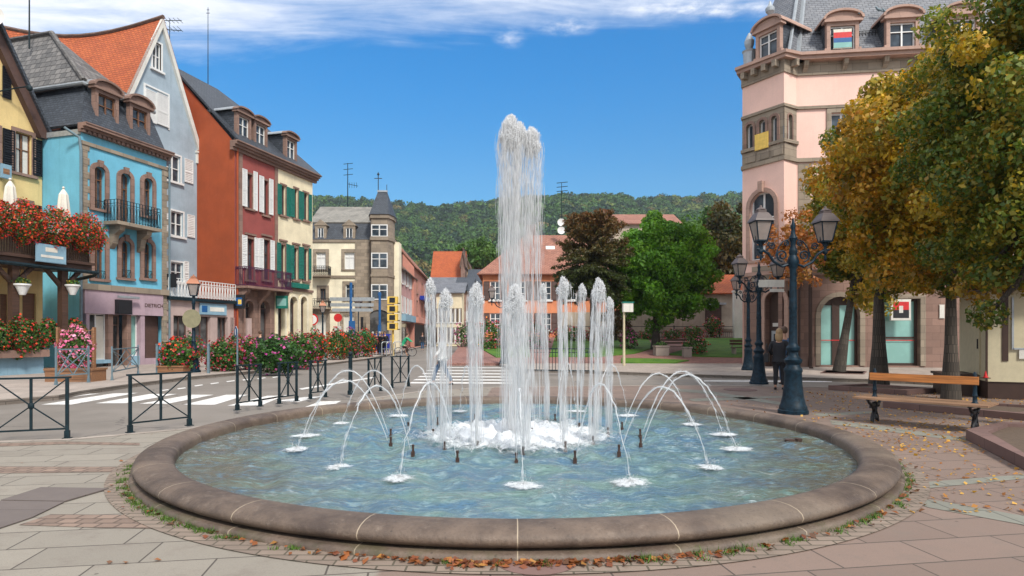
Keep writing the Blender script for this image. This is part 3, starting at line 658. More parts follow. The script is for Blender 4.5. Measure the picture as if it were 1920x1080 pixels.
# churned foam in the middle and floating along the rim
nr, na = 70, 260; rr = np.linspace(.01, 2.15, nr); A, Rr = np.meshgrid(np.linspace(0,2*np.pi,na,endpoint=False), rr); X = Rr*np.cos(A); Y = Rr*np.sin(A); Z = np.zeros_like(X)
for k in range(60):
    lam = rng.uniform(.06,.4); th = rng.uniform(0,6.28); kk = 6.28/lam; Z += lam*.022*np.sin((X*np.cos(th)+Y*np.sin(th))*kk+rng.uniform(0,6.28)+2*np.sin(X*3+k)+2*np.sin(Y*3.3+2*k))
Z = (np.abs(Z)*1.5+.02)*np.clip((2.15-Rr)/1.2, 0, 1)**.6; V = np.stack([X,Y,Z],-1).reshape(-1,3)
i0 = (np.arange(nr-1)[:,None]*na+np.arange(na)[None]); j0 = (np.arange(nr-1)[:,None]*na+(np.arange(na)[None]+1)%na); F = np.stack([j0,j0+na,i0+na,i0],-1).reshape(-1,4)
o = mesh_np('churned_foam', V, F, M['foam'], None, None, True); o.location = (FC[0],FC[1],ZW+.012); tag(o, kind='stuff')
def streaks(P, L, r, tilt=None):
    """long thin spindles of falling water"""
    n = len(P); d = np.zeros((n,3)); d[:,2] = 1
    if tilt is not None: d = d+tilt
    d /= np.linalg.norm(d,axis=1,keepdims=True); a = np.cross(d, np.array([0.,1,.01])); a /= np.linalg.norm(a,axis=1,keepdims=True); b = np.cross(d,a)
    L = np.asarray(L)[:,None]; r = np.asarray(r)[:,None]
    ring_ = [P+d*L*.12+(a*math.cos(t)+b*math.sin(t))*r for t in (0,2.09,4.19)]
    V = np.stack([P+d*L*.5, P-d*L*.5]+ring_, 1).reshape(-1,3)
    f = np.array([[0,2,3],[0,3,4],[0,4,2],[1,3,2],[1,4,3],[1,2,4]]); return V, (f[None]+(np.arange(n)*5)[:,None,None]).reshape(-1,3)
def vjet(name, label, x, y, zt, rad, n, group, lean=(0,0), dens=1.6, rc=.02, fall=1., head=1., parts=True):
    root = thing(name, label, 'water jet', (x,y,ZW), 0, group); H = zt-ZW
    # inner rising column
    m = int(n*.16); s = rng.random(m); P = np.stack([rng.normal(0,rc,m)+lean[0]*s*H, rng.normal(0,rc,m)+lean[1]*s*H, s*H*.86], 1)
    V1, F1 = streaks(P, rng.uniform(.15,.5,m)*min(H*.5,1), rng.uniform(.002,.0055,m))
    mesh_np('core', V1, F1, M['jet'], root)
    # falling veil: thick near the top, thinning as it drops
    m = int(n*1.7); s = rng.random(m)**dens*fall; dz = s*H
    strand = rng.integers(0, max(14, n//12), m); sa = rng.uniform(0, 6.28, strand.max()+1)[strand]; ns_ = strand.max()+1; sr0 = rng.uniform(.2,1,ns_)**.6*np.where(rng.random(ns_) < .2, rng.uniform(1.,1.45,ns_), 1); sr = sr0[strand]; fl_ = np.where(rng.random(ns_) < .6, rng.uniform(.25,.8,ns_), 1.)[strand]; s = s*fl_; dz = s*H; shift_ = rng.uniform(0,.10,ns_)[strand]*(sr > .8)*min(H,2)*.35; dz = dz+shift_
    env = rad*np.clip((dz+.02)/(.30*rad/.1*.5+.02), 0, 1)**.5*(1+.12*s)
    q = env*sr*rng.uniform(.86,1.1,m)*(1-.30*s); L = np.minimum(rng.uniform(.10,.62,m)*(.35+s*1.6)*min(H*.45,1.1), H*.5)
    z = H-dz-L*.5-.02*rng.random(m); z = np.maximum(z, L*.42)
    P = np.stack([np.cos(sa+rng.normal(0,.12,m))*q+lean[0]*(z), np.sin(sa+rng.normal(0,.12,m))*q+lean[1]*(z), z], 1)
    V2, F2 = streaks(P, L, rng.uniform(.0014,.0050,m)*(1.25-.6*s), rng.normal(0,.012,(m,3)))
    mesh_np('veil', V2, F2, M['spray'], root)
    # frothy head
    m = int(n*1.6*head); d = rng.normal(size=(m,3)); d /= np.linalg.norm(d,axis=1,keepdims=True); k = rng.random((m,1))**.45
    P = d*k*np.array([rad*.66,rad*.66,rad*1.5]); P[:,:2] *= np.clip(1.15-.35*P[:,2:3]/rad,.5,1.4); P[:,2] += H-rad*1.5; P[:,0] += lean[0]*H+.12*rad*np.sin(P[:,2]*30); P[:,1] += lean[1]*H
    V3, F3 = streaks(P, rng.uniform(.02,.06,m), rng.uniform(.003,.009,m), rng.normal(0,.8,(m,3))); mesh_np('froth', V3, F3, M['jet'], root)
    return root
cg = 'tall centre jets of the fountain'
vjet('water_jet', 'tallest white water jet, the left plume of the fountain centre', (960-960)/FP*8.95-.02, 8.92, 4.76, .185, 3600, cg, dens=2.3, rc=.05, fall=.97)
vjet('water_jet', 'second tall jet, the right plume of the fountain centre, slightly lower', .29, 9.02, 4.62, .16, 1500, cg, dens=2.6, rc=.03, fall=.93)
vjet('water_jet', 'tall jet close behind the left centre plume, filling its width', .12, 8.98, 4.68, .12, 900, cg, dens=2.2, rc=.04, fall=.96)
ns = [(812,815,807,520,.085),(834,840,836,540,.10),(895,839,893,528,.125),(981,850,966,531,.15),(1060,840,1056,517,.10),(1112,829,1123,520,.115),(1086,803,1092,531,.075),(1026,795,1018,531,.075),(885,797,884,548,.06),(1140,812,1143,556,.07)]
lb = ['short vertical jet leftmost of the ring, thin white plume before the rose and salmon houses','vertical jet second from left in the ring, broad white plume','white feathery vertical jet third from left, before the orange house corner','broad vertical jet directly in front of the tall centre plume','vertical jet right of centre, before the dark monkey puzzle tree','broad twin-headed vertical jet at the right of the ring','thin vertical jet just left of the broad right-hand one','thin leaning vertical jet just right of the tall centre plume','faint vertical jet hidden behind the third from left','lowest faint vertical jet at the far right of the ring']
jg = 'short vertical jets ringing the centre'
for (bx,by,tx,ty,rd), l in zip(ns, lb):
    x, y = G(bx,by,ZW+.03); zt = CZ+(HY-ty)/FP*y; x2 = (tx-960)/FP*y; o = vjet('water_jet', l, x, y, zt, rd, int(5200*rd), jg, lean=((x2-x)/(zt-ZW),0), dens=1.9)
noz = MB(); nzs = []
for (bx,by,*_) in ns: x,y = G(bx,by,ZW+.03); nzs.append((x,y))
names16 = ['front middle','front, first left of the middle','front left','left front','far left','left back','back left','back, left of the middle','back middle','back, right of the middle','back right','right back','far right','right front','front right','front, first right of the middle']
splash = None
for k in range(16):
    th = -math.pi/2 - k*math.pi/8; c_, s_ = math.cos(th), math.sin(th)
    a = Vector((1.86*c_, 1.86*s_, .06)); b = Vector((3.06*c_, 3.06*s_, 0)); ap = 1.0*random.uniform(.9,1.05); b += Vector((random.gauss(0,.07),random.gauss(0,.07),0))
    r_ = thing('arc_jet', 'thin curved water jet arching outward, %s of the ring' % names16[k], 'water jet', (FC[0],FC[1],ZW), 0, 'arching outer jets')
    hp = []
    for i in range(27):
        s = i/26; q = a.lerp(b, s); q.z = .06*(1-s)+4*ap*s*(1-s)*(.93+.0*s); q += Vector((random.gauss(0,.005),random.gauss(0,.005),random.gauss(0,.004)))*(.2+1.3*s); hp.append(q)
    rad = [(.0045+.0055*math.sin(math.pi*min(1,i/26))*(1-.3*i/26))*random.uniform(.75,1.2)*(1 if i<21 else .6) for i in range(27)]
    MB().tube(hp, rad, 6).build('stream', M['jet'], r_, smooth='full')
    m = 110; ss = rng.random(m)**.6; P = np.array([list(hp[int(s*26)]) for s in ss])+rng.normal(0,.012,(m,3)); i1 = (ss*25).astype(int)
    dd = np.array([list((hp[i+1]-hp[i]).normalized()) for i in i1]); V1, F1 = streaks(P, rng.uniform(.03,.16,m), rng.uniform(.0015,.0035,m), dd*6-np.array([0,0,1.])); mesh_np('droplets', V1, F1, M['spray'], r_)['kind'] = 'stuff'
    m = 46; aa_ = rng.uniform(0,6.28,m); hh = rng.random(m)**2*.10; P = np.stack([b.x+np.cos(aa_)*rng.uniform(0,.11,m), b.y+np.sin(aa_)*rng.uniform(0,.11,m), .02+hh],1); V1, F1 = streaks(P, rng.uniform(.02,.07,m), rng.uniform(.0015,.004,m), rng.normal(0,.7,(m,3))); mesh_np('splash_drops', V1, F1, M['spray'], r_)['kind'] = 'stuff'
    # where it lands
    nr_, na_ = 16, 60; A, Rr = np.meshgrid(np.linspace(0,2*np.pi,na_,endpoint=False), np.linspace(.005,.42,nr_)); X = Rr*np.cos(A)*1.25; Y = Rr*np.sin(A)
    Z = .010+.016*np.exp(-(Rr/.06)**2)*rng.uniform(.2,1.6,Rr.shape)+.014*rng.random(Rr.shape)*np.exp(-(Rr/.25)**2)
    V1 = np.stack([X,Y,Z],-1).reshape(-1,3); i0 = (np.arange(nr_-1)[:,None]*na_+np.arange(na_)[None]); j0 = (np.arange(nr_-1)[:,None]*na_+(np.arange(na_)[None]+1)%na_)
    sp = mesh_np('splash', V1, np.stack([j0,j0+na_,i0+na_,i0],-1).reshape(-1,4), M['splash'], r_, None, True); sp.location = b+Vector((0,0,.01)); sp.rotation_euler = (0,0,random.uniform(0,6))
    sz = random.uniform(.75,1.15); sp.scale = (sz,sz,1)
    nzs.append((FC[0]+1.82*c_, FC[1]+1.82*s_))
for (x,y) in nzs+[(-.02,8.92),(.29,9.02)]:
    MB().box(x-FC[0]-.021,x-FC[0]+.021,y-FC[1]-.021,y-FC[1]+.021,ZW-.06,ZW+.03).box(x-FC[0]-.012,x-FC[0]+.012,y-FC[1]-.012,y-FC[1]+.012,ZW+.03,ZW+.085).tube([(x-FC[0],y-FC[1],ZW+.085),(x-FC[0],y-FC[1],ZW+.115)], .017, 8).build('nozzle', M['kbrown'], fo)
for px, py, r_ in ((1481,829,.07),(1497,827,.05)):
    x,y = G(px,py,ZW); MB().lathe([(r_*.6,-.05),(r_,.0),(r_,.035),(r_*.8,.04)], (x-FC[0],y-FC[1],ZW), 12).build('drain_pipe', M['kbrown'], fo)
# grass tufts and fallen leaves round the basin
def tufts():
    P = []; T = []
    for _ in range(170):
        a = rng.uniform(math.pi*1.04, math.pi*1.94) if rng.random() < .8 else rng.uniform(math.pi*1.0, math.pi*1.30)
        if 1.40 < a/math.pi < 1.46: continue
        r = 4.80+abs(rng.normal(0,.04)); n = rng.integers(8, 34); s = rng.uniform(.3,1)
        q = np.stack([np.full(n,FC[0]+r*math.cos(a)), np.full(n,FC[1]+r*math.sin(a)), np.zeros(n)],1)+rng.normal(0,.022*s+.008,(n,3))*np.array([1,1,0]); P.append(np.c_[q, np.full(n,s)])
    P = np.concatenate(P); n = len(P); h = (.03+.035*rng.random(n))*P[:,3]; d = rng.normal(0,.5,(n,2))*h[:,None]; a = rng.uniform(0,6.28,n); wv = np.stack([np.cos(a),np.sin(a)],1)*.004
    B = P[:,:3]+np.array([0,0,.008]); V = np.stack([np.c_[B[:,:2]-wv,B[:,2]], np.c_[B[:,:2]+wv,B[:,2]], np.c_[B[:,:2]+d,B[:,2]+h]],1).reshape(-1,3)
    tag(mesh_np('grass_tufts', V, np.arange(3*n).reshape(-1,3), M['leaf'], None, np.repeat(pick([(.08,.17,.02),(.13,.22,.03),(.05,.11,.02)],[3,2,2],n),3,0)), kind='stuff')
tufts()
def fallen(P, size, cols, wts, name):
    n = len(P); out = rng.normal(0,.25,(n,3)); out[:,2] = 1
    V, F, T = leaves(P, size, pick(cols, wts, n, .3), out*3, aspect=.85); tag(mesh_np(name, V, F, M['leaf'], None, T), kind='stuff')
n = 480; a = rng.uniform(math.pi*1.18, math.pi*1.97, n); a = np.where(rng.random(n) < .6, rng.normal(math.pi*1.51,.16,n), a); r = 4.80+np.abs(rng.normal(0,.055,n))
P = np.stack([FC[0]+r*np.cos(a), FC[1]+r*np.sin(a), .016+.012*rng.random(n)],1)
fallen(P, np.full(n,.045), [(.30,.10,.03),(.22,.07,.03),(.42,.20,.05),(.13,.06,.03)], [4,3,1,2], 'fallen_leaves')
n = 6500; px = 1300+900*rng.random(n)**.6; py = 735+rng.random(n)**1.5*230; k = rng.random(n) < (.25+.75*(px > 1500)*(py < 850)); px, py = px[k], py[k]; Y = FP*CZ/(py-HY); X = (px-960)/FP*Y; k = (X-FC[0])**2+(Y-FC[1])**2 > 4.95**2
P = np.stack([X,Y,np.full(len(X),.012)],1)[k]; fallen(P, np.full(len(P),.042), [(.60,.34,.06),(.50,.22,.04),(.32,.13,.04)], [4,2,2], 'fallen_leaves')
n = 240; P = np.stack([rng.uniform(-6,9,n), rng.uniform(2.5,16,n), np.full(n,.010)],1); P = P[(P[:,0]-FC[0])**2+(P[:,1]-FC[1])**2 > 4.9**2]; fallen(P, np.full(len(P),.035), [(.3,.12,.04),(.18,.09,.05)], [1,1], 'fallen_leaves')
# ---------------------------------------------------------------- the row of houses on the left
SF = Frame((-19.57, 27.85), (1.3, 4.55))           # the street front: u runs away from the camera
ROWG = None
def house(name, label, fr, group=None): return thing(name, label, 'building', (fr.o[0], fr.o[1], 0), fr.rz, group)
def roofpoly(root, polys, mat, name='roof', th=.12):
    mb = MB()
    for P in polys:
        P = [Vector(p) for p in P]; n = (P[1]-P[0]).cross(P[2]-P[1]).normalized()
        if n.z < 0: P = P[::-1]; n = -n
        k = len(P); mb.add([tuple(p) for p in P]+[tuple(p-n*th) for p in P], [tuple(range(k)), tuple(range(2*k-1,k-1,-1))]+[(i,k+i,k+(i+1)%k,(i+1)%k) for i in range(k)])
    return mb.build(name, M[mat], root)
# --- turquoise house
T = house('turquoise_house', 'turquoise corner house with brown stone windows, slate mansard roof and lilac shop front', SF)
Wt = SF.u(312); zc = SF.z(152,247)
ops = []
up = [(168,203,307,392),(218,250,320,420),(262,291,329,405)]; lo = [(168,203,436,523),(219,250,446,521),(262,290,449,522)]
for i, r in enumerate(up+lo):
    q = SF.rect(*r); ins = .19; ops.append(window(T, (q[0]+ins,q[1]-ins,q[2],q[3]-.14), 0, 'wood_brown', 'glass', 'sandstone', rise=.22, st=.19, sp=.09, nm=1, tr=(.70,), curtain=0, ft=.07, rec=.18))
z1 = SF.z(230,548)
wl = MB(); wall(wl, 0, Wt, z1+.28, zc, 0, ops, .25); wl.poly([(Wt,0,0),(Wt,9,0),(Wt,9,zc),(Wt,0,zc)]); wl.build('wall', M['turq'], T)
key = MB()
for o in ops: u = (o[0]+o[1])/2; key.add([(u-.09,-.16,o[3]-.03),(u+.09,-.16,o[3]-.03),(u+.13,-.16,o[3]+.28),(u-.13,-.16,o[3]+.28),(u-.09,-.05,o[3]-.03),(u+.09,-.05,o[3]-.03),(u+.13,-.05,o[3]+.28),(u-.13,-.05,o[3]+.28)], [(0,1,2,3),(0,4,5,1),(1,5,6,2),(2,6,7,3),(3,7,4,0)])
key.each('keystone', M['sandstone'], T)
quoins(T, 0, .3, z1+.28, zc-.5, 0, 'sandstone_grey'); quoins(T, Wt-.3, Wt, .0, zc-.5, 0, 'sandstone_grey')
MB().box(-.03, Wt+.03, -.07, 0, zc-.55, zc-.38).build('string_course', M['sandstone_grey'], T)
cornice(T, -.12, Wt+.12, zc-.02, 0, 'sandstone', ((.12,.14),(.24,.10),(.42,.12),(.46,.05)), dent=.24)
side = MB(); side.poly([(0,6.5,0),(0,0,0),(0,0,zc),(0,6.5,zc)]); side.build('side_wall', M['turq'], T)
MB().box(-.06, 0, 0, 6.5, zc-.12, zc+.12).build('side_cornice', M['zinc'], T)
# mansard: steep slate below, dark tiled hip above
zg = SF.z(150,145)+.1; i0 = .95; zr = zg+2.9
def mans(u0, u1, w1, zb, zt, ins): return [[(u0,0,zb),(u1,0,zb),(u1-ins*.2,ins,zt),(u0+ins,ins,zt)], [(u0,w1,zb),(u0,0,zb),(u0+ins,ins,zt),(u0+ins,w1,zt)], [(u1,0,zb),(u1,w1,zb),(u1-ins*.2,w1,zt),(u1-ins*.2,ins,zt)]]
roofpoly(T, mans(.0, Wt, 6.5, zc+.38, zg, i0), 'slate', 'mansard')
e = .22; a0 = i0-e; u1 = Wt-i0*.2+.1; wr = 5.; uP = SF.u(97,wr); zr = SF.z(97,64,wr); zq = SF.z(247,178,3.)
roofpoly(T, [[(a0,a0,zg+.1),(u1,a0,zg+.1),(u1,3.,zq),(uP,wr,zr)], [(a0,11.,zg+.1),(a0,a0,zg+.1),(uP,wr,zr),(uP,11.,zr)], [(uP,wr,zr),(u1,3.,zq),(u1,11.,zq),(uP,11.,zr)]], 'tile_dark', 'upper_roof')
MB().tube([(a0,a0,zg+.16),(uP,wr,zr+.06)], .13, 8).tube([(uP,wr,zr+.06),(uP,11.,zr+.06)], .12, 8).build('ridge_tiles', M['tile_dark'], T)
MB().tube([(a0-.05,9.5,zg+.02),(a0-.05,a0-.05,zg+.02),(u1,a0-.05,zg+.02)], .1, 8).build('gutter', M['zinc'], T)
def dormer_arch(root, uc, wd, zb, zt, w, depth, stone_='sandstone', cheek='slate', fm='wood_brown', roofm='zinc', scr=True, ped=.34):
    """stone dormer front at local y=w, cheeks running back"""
    d = MB(); h = wd/2; d.box(uc-h,uc-h+.16,w,w+.25,zb,zt).box(uc+h-.16,uc+h,w,w+.25,zb,zt).box(uc-h+.16,uc+h-.16,w,w+.25,zt-.16,zt)
    d.box(uc-h-.14,uc+h+.14,w-.12,w+.28,zt,zt+.11)
    P = arch(uc-h-.12, uc+h+.12, zt+.11, ped, 12); d.prism_y([(x,z) for x,z in P][::-1], w-.02, w+.25)
    P2 = arch(uc-h-.2, uc+h+.2, zt+.13, ped+.1, 12); P3 = arch(uc-h-.1, uc+h+.1, zt+.13, ped, 12)
    for p,q,r_,s_ in zip(P2[:-1],P2[1:],P3[1:],P3[:-1]): d.prism_y([p,s_,r_,q], w-.16, w+.2)
    if scr: d.box(uc-h-.10,uc-h,w-.03,w+.2,zb,zb+.35).box(uc+h,uc+h+.10,w-.03,w+.2,zb,zb+.35)
    o = d.build('dormer', M[stone_], root)
    f = frame_mb(uc-h+.16, uc+h-.16, zb+.02, zt-.16, w+.12, .06, 1, (.7,)).build('window', M[fm], o); MB().box(uc-h+.17,uc+h-.17,w+.18,w+.19,zb+.03,zt-.17).build('pane', M['glass'], o)
    c = MB(); c.box(uc-h+.03,uc+h-.03,w+.251,w+depth,zb-.2,zt+.1); c.build('cheeks', M[cheek], o)
    r = MB(); P = arch(uc-h-.2, uc+h+.2, zt+.135, ped+.12, 12); Q = arch(uc-h-.16, uc+h+.16, zt+.12, ped+.08, 12)
    for p,q,r_,s_ in zip(P[:-1],P[1:],Q[1:],Q[:-1]): r.prism_y([p,s_,r_,q], w+.201, w+depth)
    r.build('dormer_roof', M[roofm], o); return o
for x0,x1,y0,y1 in ((178,222,188,250),(243,281,212,275)):
    q = SF.rect(x0,x1,y0,y1,.35); dormer_arch(T, (q[0]+q[1])/2, min(1.35,q[1]-q[0]), zc+.50, zc+2.40, .32, 2.2)
# iron balcony with stone corbels
ub = SF.rect(206,290,420,430,-.4); zb = SF.z(248,425)
MB().box(ub[0],ub[1],-.85,0,zb-.16,zb).build('balcony_slab', M['sandstone_grey'], T)
cb = MB()
for u in (ub[0]+.45, ub[1]-.55): cb.prism_x([(0,zb-.16),(-.7,zb-.16),(-.62,zb-.4),(-.3,zb-.6),(-.22,zb-1.0),(0,zb-1.25)], u-.14, u+.14)
cb.each('corbel', M['sandstone_grey'], T)
railing(T, [(ub[0]+.05,0),(ub[0]+.05,-.8),(ub[1]-.05,-.8),(ub[1]-.05,0)], 1.0, 'blue' if 0 else 'paint_dark', zb, .17, .012, True, 'balcony_railing')
guard = MB()
for o in ops:
    if o[2] < zb-.1 or o is ops[0]:
        for k in range(6): x = o[0]+(o[1]-o[0])*(k+.5)/6; guard.tube([(x,-.05,o[2]+.02),(x+.04,-.09,o[2]+.2),(x,-.05,o[2]+.38)], .012, 4)
        guard.bar((o[0],-.05,o[2]+.38),(o[1],-.05,o[2]+.38),.025)
guard.build('window_guards', M['paint_dark'], T)
pot = MB()
# shop front
MB().box(-.08,Wt+.05,-.16,0,z1,z1+.28).build('cornice', M['sandstone_grey'], T)
zf = SF.z(230,590); MB().box(.1,Wt-.3,-.10,.05,zf,z1).build('shop_fascia', M['lilac'], T)
xs_ = [SF.u(p) for p in (160,166,203,212,226,238,246,262,266,305)]
pm = MB(); pm.box(xs_[0],xs_[1],-.06,.3,0,zf).box(xs_[7],xs_[8]+.12,-.06,.3,0,zf).box(xs_[8],xs_[9],0,.3,0,.35); pm.each('shop_pilaster', M['lilac'], T)
bm_ = MB()
for a,b in ((xs_[2],xs_[3]),(xs_[5],xs_[6])): bm_.box(a,b,.0,.3,0,zf)
bm_.each('brick_pier', M['sandstone'], T)
f = frame_mb(xs_[1],xs_[2],.38,zf,.2,.05,1,()).build('shop_window', M['white'], T); MB().box(xs_[1],xs_[2],.28,.3,.3,zf).build('pane', M['glass_shop'], f); MB().box(xs_[1]+(xs_[2]-xs_[1])*.55,xs_[2]-.06,.24,.27,.4,zf-.1).build('curtain', M['canvas'], f)
MB().box(xs_[1]-.05,xs_[2]+.02,-.14,.2,.22,.38).build('shop_sill', M['lightblue'], T)
f = frame_mb(xs_[3],xs_[5],.0,zf,.5,.08,0,(.8,)).build('shop_door', M['sandstone'], T); MB().box(xs_[3],xs_[5],.56,.58,0,zf).build('pane', M['glass_shop'], f)
f = frame_mb(xs_[6],xs_[7],.5,zf,.2,.05,0,()).build('shop_window', M['white'], T); MB().box(xs_[6],xs_[7],.28,.3,.45,zf).build('pane', M['glass_green'], f); MB().box(xs_[6],xs_[7],.0,.3,0,.5).build('shop_sill', M['lightblue'], T)
MB().box(xs_[8]+.12,xs_[9],.3,.33,.35,zf).build('shutter_door', M['shutter_brown'], T)
MB().tube([(-.12,-.15,.1),(-.12,-.15,zc-.9),(-.12,-.05,zc-.3),(-.55,.3,zc+.05)], .06, 8).tube([(Wt+.08,-.12,.1),(Wt+.08,-.12,zc-.2)], .05, 8).build('drainpipe', M['paint_greyblue'], T)
def fsign(name, label, fr, x0,x1,y0,y1,w,depth,mat,cat='sign', inner=None):
    q = fr.rect(x0,x1,y0,y1,w); r = thing(name, label, cat, (fr.W(q[0],w)[0], fr.W(q[0],w)[1], q[2]), fr.rz); L = q[1]-q[0]; H = q[3]-q[2]
    MB().box(0,L,0,depth,0,H).box(-.02,L+.02,.01,depth-.01,-.02,0).box(-.02,L+.02,.01,depth-.01,H,H+.02).build('sign_box', M[mat], r)
    if inner:
        for k,(a,b,c,d,m) in enumerate(inner): MB().box(L*a,L*b,-.006-.003*k,-.001,H*c,H*d).build('sign_panel', M[m], r)
    return r
fsign('shop_sign','black flat box sign hanging on the lilac shop fascia',SF,222,248,563,588,-.35,.22,'black'); fsign('sign_lamp','slim pale lamp strip above the black sign on the lilac shop',SF,224,262,556,559,-.4,.12,'zinc','lamp')
fsign('hanging_sign','black square sign hanging from a bracket between the turquoise and grey houses',Frame(SF.W(Wt+.1,-.2),(1,-.05)),306,329,514,538,0,.1,'black')
# faint lettering on the lilac fascia
fx = bpy.data.curves.new('fascia_lettering','FONT'); fx.body = 'DIETRICH'; fx.size = .26; fx.extrude = .006; ft_ = bpy.data.objects.new('lettering_curve', fx); C.objects.link(ft_); dg = bpy.context.evaluated_depsgraph_get(); me_ = bpy.data.meshes.new_from_object(ft_.evaluated_get(dg)); bpy.data.objects.remove(ft_); fo_ = bpy.data.objects.new('fascia_lettering', me_); C.objects.link(fo_); me_.materials.clear(); me_.materials.append(M['shutter_brown']); fo_.parent = T; fo_.rotation_euler = (R(90),0,0); fo_.location = (SF.u(268), -.112, SF.z(280,576))
# --- grey gabled house, set back
wg = 2.8; g_l = SF.u(243,wg)-.7; g_r = SF.u(375,wg); GF = SF.sub(0, wg)
g = house('grey_gable_house', 'tall pale grey house with steep gable, white shutters and orange tile roof', GF)
ua = SF.u(302,wg); za = SF.z(302,42,wg); ze = SF.z(372,285,wg); ul = ua-(g_r-ua)
gops = []
for x0,x1,y0,y1,nm in ((286,302,80,131,1),(311,338,290,340,1),(320,343,397,443,1),(320,343,492,528,1)):
    q = SF.rect(x0,x1,y0,y1,wg); gops.append(window(g, q, 0, 'white', 'glass', 'white', st=.10, sp=.03, nm=nm, tr=(.5,), ft=.07, rec=.08))
# gable wall with openings: lower box plus gable top
wl = MB(); wall(wl, ul, g_r, 0, ze, 0, gops[1:], .16)
q = gops[0]; 
def gx(z, s): return ua+s*(g_r-ua)*(za-z)/(za-ze)
wl.poly([(gx(ze,-1),0,ze),(g_r,0,ze),(gx(q[2],1),0,q[2]),(gx(q[2],-1),0,q[2])]); wl.poly([(gx(q[2],-1),0,q[2]),(q[0],0,q[2]),(q[0],0,q[3]),(gx(q[3],-1),0,q[3])]); wl.poly([(q[1],0,q[2]),(gx(q[2],1),0,q[2]),(gx(q[3],1),0,q[3]),(q[1],0,q[3])]); wl.poly([(gx(q[3],-1),0,q[3]),(gx(q[3],1),0,q[3]),(ua,0,za)])
wl.box(ul,g_r,.35,13,0,ze-.05); wl.build('wall', M['grey'], g)
for x0,x1,y0,y1 in ((271,292,170,229),(293,315,178,236),(303,310,286,336),(345,361,299,343),(309,319,393,441),(350,364,403,445),(311,319,488,526),(344,353,490,530)): q = SF.rect(x0,x1,y0,y1,wg); shutter(g, *q, -.02 if x0 not in (271,293) else -.04, 'white')
q = SF.rect(269,317,166,238,wg); surr = MB(); surround(surr, q[0]+.1,q[1]-.1,q[2]+.1,q[3]-.1,0,.1,0,.05); surr.build('shutter_frame', M['white'], g)
for s in (1,-1):
    mb = MB(); a = (ua,-.16,za+.25); b = (ua+s*((g_r-ua)+.15),-.16,ze-.2); mb.add([a,b,(b[0]-s*.16,-.16,b[2]-.3),(a[0],-.16,a[2]-.55)]+[(p[0],.02,p[2]) for p in (a,b,(b[0]-s*.16,0,b[2]-.3),(a[0],0,a[2]-.55))], [(0,1,2,3),(0,4,5,1),(1,5,6,2),(2,6,7,3)]); mb.build('bargeboard', M['offwhite'], g)
# sagging orange roof; ridge runs back from the apex
mb = MB(); n = 14
for k in range(n):
    for s in (1,-1):
        def rp(t, e):
            w_ = -.18+12.5*t; sag = 1.1*math.sin(math.pi*t)*.75-2.6*t*0; lift = 1.1*t
            return (ua+(s*((g_r-ua)+.15) if e else 0), w_, (ze-.2 if e else za+.25)+(lift-sag if not e else 0))
        a,b,c_,d_ = rp(k/n,0), rp(k/n,1), rp((k+1)/n,1), rp((k+1)/n,0); mb.poly([a,b,c_,d_] if s > 0 else [a,d_,c_,b])
mb.build('roof', M['tile_orange'], g)
MB().tube([(ua, -.18+12.5*t, za+.3+1.1*t-.82*math.sin(math.pi*t)) for t in [i/10 for i in range(11)]], .12, 6).build('ridge_tiles', M['tile_brown'], g)
MB().box(g_r-.35,g_r+.5,-.12,.6,ze-.75,ze-.12).box(g_r-.4,g_r+.56,-.17,.65,ze-.12,ze).build('eaves_box', M['offwhite'], g)
# one-storey shop below it, terrace rail on top
u0 = SF.u(313); u1_ = SF.u(440); LF = SF.sub(u0, .02); l = house('low_shop', 'one storey mauve shop with white scrolled railing on its terrace roof', LF); L = u1_-u0-.05; zt = SF.z(380,562)
sx = [0,.5,1.5,1.9,3.1,3.7,4.6,5.1,6.2,L]
pz = zt-.95; pi = MB(); pi.box(0,L,0,.35,pz,zt-.1)
for a,b in ((0,.45),(1.5,1.95),(3.1,3.65),(4.7,5.2),(6.2,6.6),(L-.5,L)): pi.box(a,b,.0,.35,0,pz)
pi.box(0,L,.6,.62,0,pz); pi.build('wall', M['mauve'], l)
for a,b in ((.45,1.5),(1.95,3.1),(3.65,4.7),(5.2,6.2),(6.6,L-.5)): f = frame_mb(a,b,.3,pz,.2,.06,1,()).build('shop_window', M['shutter_brown'], l); MB().box(a,b,.27,.29,.3,pz).build('pane', M['glass_shop'], f); MB().box(a,b,.1,.3,0,.3).build('shop_sill', M['mauve'], f)
MB().box(-.02,L,-.25,2.8,zt-.12,zt+.05).build('flat_roof', M['paint_dark'], l)
railing(l, [(0,-.12),(L,-.12)], .98, 'white', zt+.06, .21, .015, True, 'terrace_railing', .035)
fsign('shop_sign','black box sign with round blue yellow emblem at the corner of the rust house',Frame(SF.W(u1_,-.3),(1,-.05)),437,458,553,578,0,.12,'black',inner=[(.2,.8,.2,.8,'poleblue'),(.45,.75,.3,.65,'signyel')])
fsign('shop_sign','long pale blue and yellow sign strip above the mauve shop windows',SF,376,425,570,590,-.1,.08,'lightblue',inner=[(.05,.25,.2,.8,'poleblue'),(.35,.9,.3,.7,'offwhite')])
